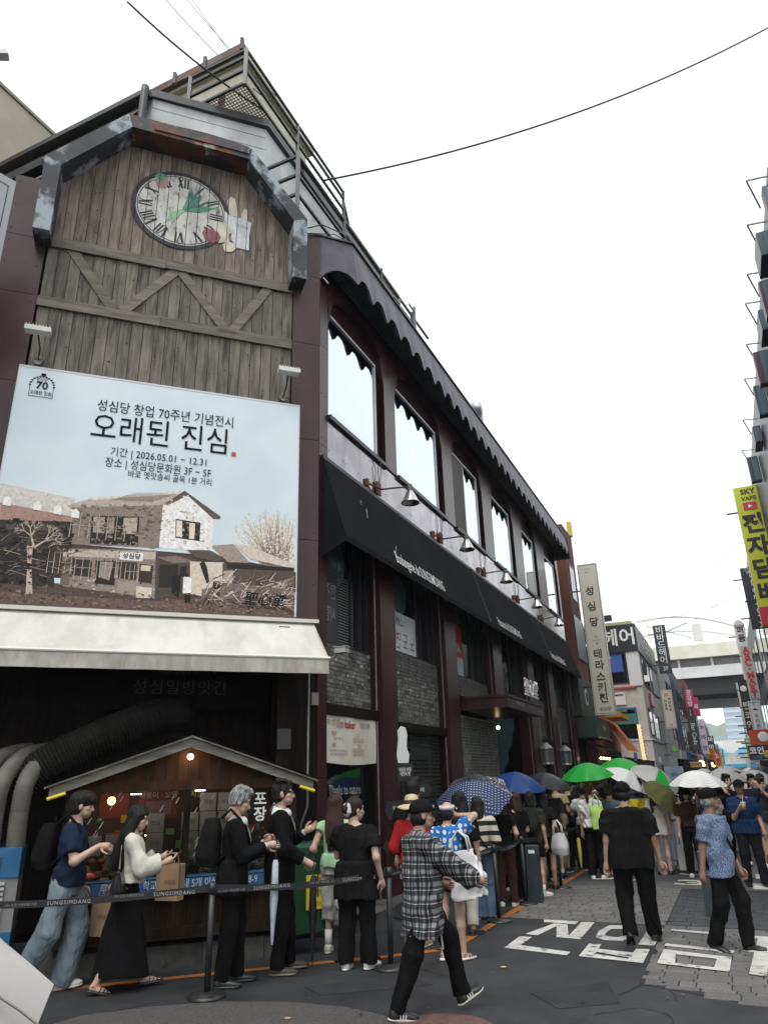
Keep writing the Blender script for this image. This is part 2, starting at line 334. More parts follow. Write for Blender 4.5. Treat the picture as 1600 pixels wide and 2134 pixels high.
for h, s_ in NUM.items():
    wd = {'I': .05, 'V': .1, 'X': .1}; tot = sum(wd[c] for c in s_); xx = -tot / 2
    for c in s_:
        cx = xx + wd[c] / 2; xx += wd[c]; a = 2 * math.pi * h / 12; ra, rb = CR_ * .60, CR_ * .87
        if c == 'I': stroke(a, cx, ra, rb, .016)
        elif c == 'V': stroke(a, cx - .022, ra, rb, .02, .022); stroke(a, cx + .022, ra, rb, .009, -.022)
        else: stroke(a, cx, ra, rb, .02, .035); stroke(a, cx, ra, rb, .009, -.035)
def blade(a, ln, w0, w1, mi, lay, o=(-2.41, 11.09)):
    d_ = Vector((math.sin(a), math.cos(a))); n_ = Vector((d_.y, -d_.x)); o = Vector(o); m_ = o + d_ * ln * .55 + n_ * .03; e = o + d_ * ln - n_ * .02
    paint([tuple(o - n_ * w0), tuple(o + n_ * w0), tuple(m_ + n_ * w1), tuple(e), tuple(m_ - n_ * w1)], mi, lay)
for q in range(22): blade(rnd.uniform(.15, 1.25), rnd.uniform(.38, .66), .02, rnd.uniform(.025, .045), 2 if q % 3 else 6, 3 + q * .08)
for q in range(7): blade(math.pi + rnd.uniform(.42, .82), rnd.uniform(.3, .5), .03, .02, 8, 5 + q * .06)
paint([(-2.93, 11.6), (-2.83, 11.73), (-2.71, 11.73), (-2.68, 11.6), (-2.75, 11.47), (-2.85, 11.46)], 4, 3); paint([(-2.93, 11.69), (-2.86, 11.79), (-2.73, 11.76), (-2.8, 11.61)], 6, 4)
paint([(-1.95, 10.9), (-1.86, 11.0), (-1.69, 11.03), (-1.57, 10.95), (-1.57, 10.84), (-1.62, 10.79), (-1.61, 10.63), (-1.79, 10.56), (-1.75, 10.7)], 5, 3)
paint([(-2.07, 10.7), (-2.02, 10.81), (-1.92, 10.82), (-1.8, 10.78), (-1.75, 10.68), (-1.79, 10.58), (-1.89, 10.53), (-2.0, 10.56)], 3, 5)
for pl, mi in (([(-1.68, 11.54), (-1.62, 11.63), (-1.55, 11.6), (-1.47, 11.22), (-1.63, 11.21)], 5), ([(-1.42, 11.33), (-1.37, 11.44), (-1.31, 11.4), (-1.32, 11.17), (-1.42, 11.19)], 5), ([(-1.71, 11.28), (-1.64, 11.21), (-1.43, 11.2), (-1.24, 11.15), (-1.27, 10.87), (-1.26, 10.54), (-1.47, 10.54), (-1.58, 10.71), (-1.57, 10.9), (-1.7, 11.04)], 7), ([(-1.72, 10.54), (-1.64, 10.63), (-1.49, 10.62), (-1.47, 10.54), (-1.55, 10.43), (-1.67, 10.41)], 5)): paint(pl, mi, 4)
for k in range(3): annulus(-1.47 + k * .075, 11.03 - k * .012, .018, .026, 2, 5, 10)
b1(mural, 'painted_clock', [MW, MK, MG, MR_, MP, MBG, MGL, worn('mural_bag', (.56, .58, .60), .7), worn('mural_stem', (.25, .42, .28), .7)], fix=False)

# ================================================================== street facade, upper floor
WIN = [(.34, 2.36), (3.22, 5.76), (6.8, 9.0), (10.25, 12.35), (13.8, 15.55), (17.2, 19.1)]
m = MB(); ZT, ZS = 11.0, 7.62
edges = [.3]
ops = []
for k, (xa, xb) in enumerate(WIN): ops.append((xa - .02, xb + .3))
xp = .302
for k, (oa, ob) in enumerate(ops):
    if oa - xp > .02: m.box(xp, oa, 0, .45, ZS, ZT)                      # pier
    n = 14; zc, zr = 9.45, .92
    arc = [(oa + (ob - oa) * i / n, zc + zr * (1 - abs(2 * i / n - 1) ** 2.6) ** (1 / 2.2)) for i in range(n + 1)]
    for (xa_, za_), (xb_, zb_) in zip(arc, arc[1:]):
        m.add([(xa_, 0, za_), (xb_, 0, zb_), (xb_, 0, ZT), (xa_, 0, ZT), (xa_, .45, za_), (xb_, .45, zb_)], [(0, 1, 2, 3), (0, 4, 5, 1)])
    for xx in (oa, ob): m.add([(xx, 0, ZS), (xx, .45, ZS), (xx, .45, zc), (xx, 0, zc)], [(0, 1, 2, 3)])
    xp = ob
m.box(xp, 19.7, 0, .45, ZS, ZT)
b2(m, 'arched_wall', MAROON)
BLIND = pm('grey_blind', (.10, .095, .085), (.14, .135, .12), scale=4, stretch=(30, 1, 1), rough=.8)
for k, (xa, xb) in enumerate(WIN):
    zt = 9.78; W_ = MB(); fw = .05
    W_.box(xa, xb, .04, .11, zt - fw, zt); W_.box(xa, xb, .04, .11, ZS + .03, ZS + .03 + fw); W_.box(xa, xa + fw, .045, .105, ZS + .02, zt); W_.box(xb - fw, xb, .045, .105, ZS + .02, zt)
    if k == 2: W_.box(xa + .98, xa + 1.03, .04, .11, ZS, zt)
    fr = b2(W_, 'window', ALU)
    b2m = MB().box(xa + fw, xb - fw, .07, .08, ZS + .07, zt - fw); b2m.build('pane', GLASS, fr)
    MB().box(xb + .06, xb + .10, .09, .13, ZS + .02, zt - .15).build('jamb_rail', ALU, fr)
    MB().box(xa - .02, xb + .3, .14, .16, ZS, 10.5).build('recess_panel', MAROON, fr)
    MB().box(xa - .03, xb + .31, -.06, .2, ZS - .06, ZS + .02).build('sill', BLACKM, fr)
    if k == 2: MB().box(xa + fw, xa + .98, .056, .068, ZS + .07, zt - fw).build('blind', BLIND, fr)
    sp = MB()
    for q in range(int((xb - xa) * 9)):
        xq = xa + q / 9 + rnd.uniform(0, .05)
        for a in (-.05, 0, .05): sp.add([(xq, -.04, ZS + .02), (xq + .004, -.04, ZS + .02), (xq + a, -.04 - abs(a), ZS + .15)], [(0, 1, 2)])
    o = sp.build('bird_spikes', BLACKM, fr, fix=False); o['kind'] = 'stuff'
# sill band: separate sheet panels
x = .302; k = 0
while x < 19.6:
    wd = rnd.uniform(.5, .68); xe = min(x + wd, 19.7); p = MB().box(x + .003, xe - .003, rnd.uniform(-.002, .002), .3, 6.3, ZS - .065)
    for sx in (x + .06, xe - .06):
        for sz in (6.62, 7.0, 7.45): p.ball((sx, .0, sz), .011, 6, 4, 1)
    b2(p, 'sill_panel', [SILLP, BLACKM]); x = xe
# ---- eave: scalloped fascia, ribbed soffit, near end return
n_sc = 30; L_ = 19.4; sw = L_ / n_sc; m = MB()
def scallop(t):          # lower edge inside one scallop, t 0..1 : arch up between pointed drops
    return 10.2 + .25 * (math.sin(math.pi * min(max((t - .08) / .84, 0), 1)) ** .55)
YF = -.55
prev = None
for k in range(n_sc):
    for i in range(10):
        ta, tb = i / 10, (i + 1) / 10; xa, xb = (k + ta) * sw + .42, (k + tb) * sw + .42; za, zb = scallop(ta), scallop(tb)
        m.add([(xa, YF, za), (xb, YF, zb), (xb, YF + .1, 11.14), (xa, YF + .1, 11.14), (xa, YF + .05, za), (xb, YF + .05, zb)], [(0, 1, 2, 3), (0, 4, 5, 1)])
b2(m, 'scalloped_fascia', FASC)
rt = MB()                                                                # slanted return at the near end, one scallop
for i in range(12):
    def q(i): t = i / 12; return .42 * t - .02 * (1 - t), YF * t, 10.2 + .25 * math.sin(math.pi * min(max((t - .05) / .9, 0), 1)) ** .55
    (xa, ya, za), (xb, yb, zb) = q(i), q(i + 1); rt.add([(xa, ya, za), (xb, yb, zb), (xb, yb + .1 * (i + 1) / 12, 11.14), (xa, ya + .1 * i / 12, 11.14), (xa + .05, ya + .03, za), (xb + .05, yb + .03, zb)], [(0, 1, 2, 3), (0, 4, 5, 1)])
b2(rt, 'eave_return', FASC)
b2(MB().box(19.84, 19.9, YF, .2, 10.2, 11.15), 'eave_end', FASC)
sf = MB(); y = YF + .05
while y < .02:                                                           # ribs along the street
    xs = .42 * y / YF + .04
    sf.add([(xs, y, 10.60), (19.84, y, 10.60), (19.84, y + .018, 10.625), (xs, y + .018, 10.625), (xs, y + .04, 10.625), (19.84, y + .04, 10.625), (19.84, y + .045, 10.60), (xs, y + .045, 10.60)], [(0, 1, 2, 3), (3, 2, 5, 4), (4, 5, 6, 7)]); y += .045
b2(sf, 'ribbed_soffit', SOFF)
jb = MB()
for k in range(int(19.3 / 1.3)): jb.box(.7 + k * 1.3, .712 + k * 1.3, YF + .06, 0, 10.592, 10.598)
b2(jb, 'soffit_joint', BLACKM, kind='stuff')
b2(MB().add([(.4, YF + .06, 11.16), (19.9, YF + .06, 11.16), (19.9, .6, 11.4), (-.06, .6, 11.4), (-.06, .02, 11.2), (.4, YF + .06, 11.13), (19.9, YF + .06, 11.13), (19.9, .6, 11.36), (-.06, .6, 11.36), (-.06, .02, 11.17)], [(0, 1, 2, 3, 4), (9, 8, 7, 6, 5), (0, 5, 6, 1), (4, 9, 5, 0), (3, 8, 9, 4)]), 'eave_cover', BLACKM)
b2(MB().tube([(-.35, .1, 11.1), (-.1, -.1, 11.32), (.3, -.3, 11.36), (.75, -.4, 11.25)], .012, 6).tube([(-.3, .12, 11.05), (.2, -.2, 11.3), (.6, -.4, 11.26)], .009, 6), 'loose_cable', BLACKM, smooth=True)
for vx, h in ((3.0, .5), (3.9, .9)):
    b2(MB().box(vx, vx + .05, -.3, -.25, 11.2, 11.25 + h).box(vx - .3, vx + .05, -.29, -.26, 11.2 + h - .1, 11.2 + h - .06), 'roof_bracket', STEELG)
# roof vents and rails far along
b2(MB().tube([(9.6, 0, 11.2), (9.6, 0, 11.95), (9.45, -.05, 12.15), (9.15, -.1, 12.2)], .16, 10), 'roof_vent', pm('galvanised', (.5, .52, .53), (.6, .62, .63), scale=4, rough=.4, metal=.5), smooth=True)
# ================================================================== roof storey above the corner
wp = [(-3.12, .5), (-.98, .5)]
pa, pb = P1(-3.12, .5), P1(-.98, .5)
foot = [pa, pb, pb + SV * 7.5, pb + SV * 7.5 - NV2 * 5, pa - NV2 * 4.2 - SV * .0]
m = MB().plan([tuple((p - CORNER).xy) for p in foot], 11.0, 13.98); m.build('parapet_wall', WHITEP, bak)
m = MB().plan([tuple((p - CORNER + d).xy) for p, d in zip(foot, (NV1 * .06 - E1 * .05, NV1 * .06 + NV2 * .05, NV2 * .06, NV2 * .06, -E1 * .05))], 13.98, 14.16); m.build('parapet_coping', BLACKM, bak)
jt = MB()
for z in (12.75, 13.1, 13.45, 13.75): jt.box(-3.12, -.98, .494, .499, z, z + .008)
for xq, za in ((-2.3, 12.75), (-1.7, 13.1), (-2.6, 13.1), (-1.35, 12.75)): jt.box(xq, xq + .008, .494, .499, za, za + .34)
b1(jt, 'render_joint', flat('joint_grey', (.2, .205, .205)), kind='stuff')
# roof slope of the end wall with its black gutter running away to the left
ga = P1(-3.2, .35); gdir = -NV2
m = MB().slab(tuple(ga - CORNER + Vector((0, 0, 13.95))), tuple(ga - CORNER + gdir * 4.6 + Vector((0, 0, 13.95))), .12, .14); m.build('gutter', BLACKM, bak)
m = MB().tube([tuple(ga - CORNER + gdir * .1 + NV1 * .1 + Vector((0, 0, z))) for z in (14.02, 13.9, 13.0, 12.4)], .07, 10); m.build('downpipe', BLACKM, bak, smooth=True)
m = MB().add([tuple(P1(-4.6, .1, 11.2) - CORNER), tuple(P1(-3.15, .5, 13.9) - CORNER), tuple(P1(-3.15, .5, 13.9) - CORNER - NV2 * 4), tuple(P1(-4.6, .1, 11.2) - CORNER - NV2 * 4)], [(0, 1, 2, 3)]); m.build('side_roof', RUSTR, bak)
for s0, z0_, ln in ((P1(-4.6, .0), 11.35, 3.2),):
    MB().slab(tuple(s0 - CORNER + Vector((0, 0, z0_))), tuple(s0 - CORNER - NV2 * ln + Vector((0, 0, z0_))), .14, .16).build('eave_gutter', BLACKM, bak)
# upper hut on the roof with overhanging slab
D = 1.35; q0 = P2(-.72, D); 
hut = [q0 + SV * .12 - NV2 * .12, q0 + SV * 2.6 - NV2 * .12, q0 + SV * 2.6 - NV2 * 4, q0 + SV * .12 - NV2 * 4]
m = MB().plan([tuple((p - CORNER).xy) for p in hut], 12.5, 15.75); m.build('hut_wall', BEIGEP, bak)
slab = [q0, q0 + SV * 2.75, q0 + SV * 2.75 - NV2 * 4.6, q0 - NV2 * 4.6]
m = MB().plan([tuple((p - CORNER).xy) for p in slab], 15.75, 16.02); m.build('hut_roof', BEIGEP, bak)
m = MB().slab(tuple(q0 - CORNER - SV * .05 + Vector((0, 0, 15.93))), tuple(q0 - CORNER - SV * .05 - NV2 * 4.6 + Vector((0, 0, 15.93))), .2, .12); m.build('rusty_gutter', RUSTR, bak)
for t in (.02, .95, 1.75, 2.6): 
    MB().slab(tuple(q0 - CORNER - SV * .12 - NV2 * t + Vector((0, 0, 15.8))), tuple(q0 - CORNER - SV * .12 - NV2 * t + Vector((0, 0, 16.12))), .07, .07).build('gutter_bracket', RUSTR, bak)
for t in (.55, .95, 1.45, 1.85):
    lv = MB(); base = q0 + SV * .11 - NV2 * t - CORNER
    for z in range(6): lv.slab(tuple(base - SV * .012 + Vector((0, 0, 14.85 + z * .06))), tuple(base - SV * .012 - NV2 * .16 + Vector((0, 0, 14.85 + z * .06))), .03, .02)
    lv.build('louvre_vent', pm('brown_louvre', (.12, .07, .05), None, rough=.7), bak, fix=False)
# steel balcony: platform, posts, rails
rc = P2(-1.15, 1.0) - CORNER; zb_, zt_ = 14.3, 15.2
ra = rc - NV2 * 1.35; rb = rc + SV * 4.0
def bar(a, b, t=.05, nm='rail'): MB().slab(tuple(a), tuple(b), t, t).build(nm, BLACKM, bak, fix=False)
def up(v, z): return Vector((v.x, v.y, z))
for z in (zb_, zb_ + .36, zb_ + .7, zt_): bar(up(ra, z), up(rc, z)); bar(up(rc, z), up(rb, z))
for p in (ra, rc, rc + SV * 1.9, rb): bar(up(p, zb_ - .05), up(p, zt_ + .02), .07, 'post')
mesh_ = MB()
tri = [rc, rc - NV2 * 1.35, rc + SV * 1.9 - NV2 * 1.35, rc + SV * 1.9]
for k in range(34):
    a = rc + SV * (k * .058); mesh_.slab(tuple(up(a, zb_ - .01)), tuple(up(a - NV2 * 1.35, zb_ - .01)), .012, .012)
for k in range(22):
    a = rc - NV2 * (k * .062); mesh_.slab(tuple(up(a, zb_ - .02)), tuple(up(a + SV * 1.95, zb_ - .02)), .012, .012)
mesh_.build('platform_grating', RUSTR, bak, fix=False, kind='stuff')
# lower roof rail along the street edge
la = P2(-.55, .15) - CORNER; lb = la + SV * 6.5; lc = la - NV2 * 1.0
for z in (11.75, 12.2, 12.65): bar(up(la, z), up(lb, z - .0)); bar(up(la, z), up(lc, z))
for t in (0, 1.8, 3.6, 5.4): bar(up(la + SV * t, 10.9), up(la + SV * t, 12.75), .07, 'post')
bar(up(rb, 14.9), up(rb + SV * 1.2, 12.6), .06, 'stay'); bar(up(rc + SV * 1.9, 14.3), up(la + SV * 3.6, 12.6), .06, 'stair_string')
# beige box on the roof further along
m = MB().plan([tuple((P2(a, b) - CORNER).xy) for a, b in ((4.2, 1.6), (7.0, 1.6), (7.0, 4), (4.2, 4))], 11, 15.1).plan([tuple((P2(a, b) - CORNER).xy) for a, b in ((4.05, 1.4), (7.15, 1.4), (7.15, 4.2), (4.05, 4.2))], 15.1, 15.3); m.build('roof_cabin', BEIGEP, bak)
# ================================================================== street facade, lower floors
COLS = [(2.1, 2.95), (5.36, 6.3), (8.98, 9.95), (12.55, 13.55), (15.4, 16.4), (18.9, 19.7)]
for k, (xa, xb) in enumerate(COLS):
    z0_ = 3.5 if k == 2 else 0.15
    c = MB().box(xa, xb - .22, -.06, .35, z0_, 6.3).box(xb - .218, xb, .04, .3, z0_, 6.3)
    for z in np.arange(z0_ + .3, 6.2, .62):
        for sx in (xa + .05, xb - .27): c.ball((sx, -.06, z), .012, 6, 4, 1)
        c.ball((xb - .11, .04, z), .012, 6, 4, 1)
    b2(c, 'column', [MAROON, BLACKM])
    b2(MB().tube([(xa - .07, .02, z0_), (xa - .07, .02, 5.6)], .016, 6), 'tension_pipe', STEELG)
BAYS = [(.3, 2.1), (2.95, 5.36), (6.3, 8.98), (9.95, 12.55), (13.55, 15.4), (16.4, 18.9)]
BRK = [(2.92, 3.86), (2.8, 4.08), (3.6, 4.02), (None, None), (2.9, 4.1), (2.9, 4.1)]
BKM = []
for q in range(3):
    b = MB(); w_ = .19; b.box(0, w_, 0, .07, 0, .057); BKM.append(b.mesh('brick', BRICK))
BKP = MB().box(0, .19, 0, .07, 0, .057).mesh('brick', BRICK2)
nbr = 0; rest = MB(); rest2 = MB()
def lay(xa, xb, za, zb, y, me, mortar, restmb, own, mat):
    global nbr
    b2(MB().box(xa, xb, y + .012, y + .2, za, zb), 'mortar_bed', mortar)
    r = 0; z = za + .006
    while z + .057 <= zb + .004:
        x = xa + .004 - (.1 if r % 2 else 0)
        while x < xb - .03:
            a, e = max(x, xa + .003), min(x + .19, xb - .003)
            if e - a > .03:
                yo = rnd.uniform(-.006, .006)
                if own and nbr < 300:
                    o = bpy.data.objects.new('brick', me[rnd.randrange(len(me))]); COL.objects.link(o); o.parent = bak
                    o.location = P2(a, y + yo, z) - CORNER; o.rotation_euler = (0, 0, RZ2); o.scale = ((e - a) / .19, 1, 1); nbr += 1
                else: restmb.box(a, e, y + yo, y + .07, z, z + .057)
            x += .2
        z += .067; r += 1
for k, (xa, xb) in enumerate(BAYS):
    za, zb = BRK[k]
    if za: lay(xa, xb, za, zb, .16, BKM, MORTAR, rest, k < 2, BRICK)
lay(6.42, 9.2, .16, 3.15, .1, [BKP], MORTAR2, rest2, False, BRICK2)
b2(rest, 'brickwork', BRICK, fix=False, kind='stuff'); b2(rest2, 'entrance_brickwork', BRICK2, fix=False, kind='stuff')
b2(MB().box(9.2, 9.26, .1, 1.0, .15, 3.15), 'entrance_return', BRICK2)
INK = pm('window_disc', (.075, .11, .115), None, rough=.5)
for k, (xa, xb) in enumerate(BAYS):
    za = (BRK[k][1] or 3.6); W_ = MB(); zt = 6.28
    for a, e in ((xa, xa + .05), ((xa + xb) / 2 + .25, (xa + xb) / 2 + .3), (xb - .28, xb - .23), (xb - .05, xb)): W_.box(a, e, .2, .28, za, zt)
    W_.box(xa, xb, .19, .29, za, za + .05)
    o = b2(W_, 'window', BLACKM); MB().box(xa, xb, .245, .252, za, zt).build('pane', TINT, o)
    ds = MB(); ds.lathe([(0, 0), (.42, 0), (.42, .004), (0, .004)], 28); me = ds.mesh('window_disc', INK); d = put('window_disc', me, o, (xa + .62, .24, 5.25), rot=(math.pi / 2, 0, 0))
    # ground floor shopfront below the lintel
    if k not in (2, 3):
        lo = BRK[k][0]
        b2(MB().box(xa - .02, xb + .1, .0, .3, lo - .16, lo), 'lintel', DARKW)
        S_ = MB()
        for a in (xa + .02, xb - .12): S_.box(a, a + .06, .1, .2, .15, lo - .165)
        S_.box(xa, xb, .1, .2, .15, .4)
        s = b2(S_, 'shop_window', DARKW); MB().box(xa, xb, .16, .168, .4, lo - .17).build('pane', TINT, s)
# reflections of posters across the street, drawn as mirrored prints on the panes
def printed(bay, x, z, wd, hh, mat, y=.235, nm='reflected_poster'):
    return b2(MB().box(x, x + wd, y, y + .003, z, z + hh), nm, mat)
p = printed(0, .36, 3.9, .72, 1.15, flat('charcoal_print', (.05, .056, .064), rough=.35)); 
text('한계를', .30, GREYL, bak, tuple(P2(.72, .231, 4.72) - CORNER), rot=(math.pi / 2, 0, RZ2), mirror=True, sx=.72); text('시험하', .28, GREYL, bak, tuple(P2(.72, .231, 4.34) - CORNER), rot=(math.pi / 2, 0, RZ2), mirror=True, sx=.72)
text('시험 대기', .15, GREYL, bak, tuple(P2(1.05, .231, 5.2) - CORNER), rot=(math.pi / 2, 0, RZ2), mirror=True, sx=.7, bold=.03)
bl = MB()
for q in range(24): bl.box(1.1, 1.62, .236, .24, 3.92 + q * .048, 3.945 + q * .048)
b2(bl, 'window_blind', pm('grey_slat', (.12, .13, .125), None, rough=.6), kind='stuff')
printed(1, 3.0, 4.12, 1.5, .78, pm('silver_print', (.6, .65, .68), (.68, .72, .74), scale=2, rough=.4))
for q, (c_, hh) in enumerate((('노', (.32, .12, .13)), ('도', (.32, .12, .13)), ('연', (.10, .16, .18)), ('이', (.10, .16, .18)))):
    text(c_, .38, flat('print_ink%d' % (q % 2), hh), bak, tuple(P2(4.2 - q * .34, .23, 4.34) - CORNER), rot=(math.pi / 2, 0, RZ2), mirror=True, sx=.8)
text('스MUS', .24, BLACKL, bak, tuple(P2(3.5, .23, 4.72) - CORNER), rot=(math.pi / 2, 0, RZ2), mirror=True, sx=.8)
printed(2, 6.36, 4.08, 1.0, .42, flat('pale_glass_print', (.45, .53, .55))); printed(2, 6.36, 4.5, 1.0, .75, flat('red_print', (.6, .04, .05)))
text('ART', .3, WHITEL, bak, tuple(P2(6.9, .23, 4.7) - CORNER), rot=(math.pi / 2, 0, RZ2), mirror=True, bold=.03)
printed(3, 10.0, 4.1, .5, 1.0, flat('pale_glass_print2', (.22, .30, .31)))
# things seen behind the shop glass
for (a, z, wd, hh, c) in ((3.25, 1.95, .3, .45, (.42, .33, .2)), (3.3, 1.2, .32, .55, (.03, .36, .09))):
    b2(MB().box(a, a + wd, .14, .15, z, z + hh), 'window_card', flat('card%.2f' % z, c))
sh = MB()
for q in range(30): sh.box(3.7, 5.2, .146, .156, .5 + q * .073, .55 + q * .073)
b2(sh, 'roller_shutter', pm('dark_slat', (.02, .02, .019), (.03, .03, .028), scale=4, rough=.6), kind='stuff')
text('Thanks to nature', .2, GREYL, bak, tuple(P2(1.02, .085, 1.72) - CORNER), rot=(math.pi / 2, 0, RZ2), sx=.72)
text('and to bread', .15, GREYL, bak, tuple(P2(1.05, .085, 1.5) - CORNER), rot=(math.pi / 2, 0, RZ2), sx=.7)
b2(MB().box(.4, 2.0, .5, .56, .4, 2.6), 'inner_partition', pm('brown_ply', (.06, .03, .018), (.1, .055, .03), scale=3, rough=.7))
# entrance: dark recess with curtain, picture, spot lamp, lanterns
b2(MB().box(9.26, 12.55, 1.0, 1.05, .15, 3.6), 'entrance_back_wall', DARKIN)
b2(MB().box(10.2, 10.75, .96, .995, 1.75, 2.5).box(10.37, 10.58, .95, .961, 2.05, 2.22, 1), 'picture_board', [flat('pale_board', (.30, .30, .28)), BLACKL])
cu = MB(); 
for i in range(15):
    for j in range(8):
        f = lambda i, j: (9.3 + i * .17, .32 + .05 * math.sin(i * 1.9), 3.55 - j * (.06 + .24 * (1 - i / 15) ** 1.4) - .35 * math.sin(math.pi * i / 15) * (j / 8))
        cu.add([f(i, j), f(i + 1, j), f(i + 1, j + 1), f(i, j + 1)], [(0, 1, 2, 3)])
b2(cu, 'tied_curtain', pm('teal_curtain', (.02, .04, .048), (.035, .06, .07), scale=3, rough=.7), smooth=True)
b2(MB().ball((9.45, .1, 3.02), .05, 8, 6), 'spot_bulb', BULB)
for xq in (13.3, 16.1):
    ln = MB().lathe([(0, .42), (.05, .40), (.2, .26), (.21, .22), (.15, .2), (.13, -.15), (.17, -.2), (0, -.22)], 10, (xq, -.22, 2.35)).slab((xq, .05, 2.75), (xq, -.22, 2.75), .03, .03)
    for q in range(8): ln.slab((xq + .17 * math.cos(q * .785), -.22 + .17 * math.sin(q * .785), 2.18), (xq + .19 * math.cos(q * .785), -.22 + .19 * math.sin(q * .785), 2.58), .02, .02)
    b2(ln, 'wall_lantern', STEELG)
for xa, xb in ((12.62, 12.75), (15.5, 15.6)): b2(MB().box(xa + 1.0, xa + 1.06, -.03, .05, 2.0, 4.6), 'pale_strip', pm('peeling_pale_paint', (.22, .2, .19), (.07, .05, .05), scale=3, rough=.8))
# canopy over the entrance with standing calligraphy
cnp = b2(MB().box(6.36, 9.75, -1.05, .05, 3.24, 3.46).box(6.33, 9.78, -1.08, .05, 3.46, 3.51), 'canopy', MAROON)
c0 = tuple(P2(8.98, -1.062, 3.36) - CORNER)
text('聖心堂', .46, WHITEL, bak, tuple(P2(8.9, -.98, 3.83) - CORNER), rot=(math.pi / 2, 0, RZ2), name='standing_letters', shear=.12, bold=.012, sx=1.0, ext=.015)
text('대전의 자부심 성심당', .1, WHITEL, bak, tuple(P2(7.4, -1.056, 3.37) - CORNER), rot=(math.pi / 2, 0, RZ2), sx=.8)
text('since 1956', .08, WHITEL, bak, tuple(P2(9.3, -1.056, 3.35) - CORNER), rot=(math.pi / 2, 0, RZ2))
# plinth steps along both fronts
x = 0.0
while x < 19.5:
    wd = rnd.uniform(.7, 1.0); xe = min(x + wd, 19.7); b2(MB().box(x + .004, xe - .004, -.42, .4, 0, .14 + rnd.uniform(-.008, .008)), 'kerb_stone', STONE); x = xe
x = -4.9
while x < -.55:
    wd = rnd.uniform(.5, .75); xe = min(x + wd, -.5); b1(MB().box(x + .004, xe - .004, -.86, .2, 0, .21 + rnd.uniform(-.01, .01)), 'kerb_stone', STONE); x = xe
# corner ground floor: dark boarded back wall with posts, faint wall lettering
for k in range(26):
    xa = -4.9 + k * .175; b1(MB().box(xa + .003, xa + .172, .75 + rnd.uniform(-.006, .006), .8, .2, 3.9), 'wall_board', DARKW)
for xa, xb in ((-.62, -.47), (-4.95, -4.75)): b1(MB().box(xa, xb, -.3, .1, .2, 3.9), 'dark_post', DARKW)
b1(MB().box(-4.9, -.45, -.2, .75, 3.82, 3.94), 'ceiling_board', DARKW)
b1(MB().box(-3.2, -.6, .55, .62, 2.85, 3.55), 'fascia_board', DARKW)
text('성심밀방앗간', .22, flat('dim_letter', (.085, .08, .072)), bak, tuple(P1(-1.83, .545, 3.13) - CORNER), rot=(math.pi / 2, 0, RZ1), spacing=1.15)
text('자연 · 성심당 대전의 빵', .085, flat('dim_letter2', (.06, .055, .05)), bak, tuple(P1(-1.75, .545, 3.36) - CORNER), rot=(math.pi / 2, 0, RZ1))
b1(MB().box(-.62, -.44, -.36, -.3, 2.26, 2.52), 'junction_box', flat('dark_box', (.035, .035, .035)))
b1(MB().box(-.1, .0, -.12, -.045, 2.85, 3.02), 'small_meter', flat('beige_box', (.22, .21, .15)))
b1(MB().tube([(-.2, -.34, 3.3), (-.2, -.33, 1.9), (-.2, -.33, 1.55), (-.28, -.34, 1.35), (-.3, -.34, 1.1)], .016, 8), 'cable_pipe', STEELG, smooth=True)
# CCTV by the awning
cc = MB().box(.16, .28, -.38, -.2, 3.60, 3.68).box(.15, .29, -.40, -.18, 3.68, 3.69).slab((.22, -.25, 3.60), (.34, .1, 3.5), .02, .02)
b2(cc, 'security_camera', pm('cream_plastic', (.42, .42, .38), None, rough=.5))
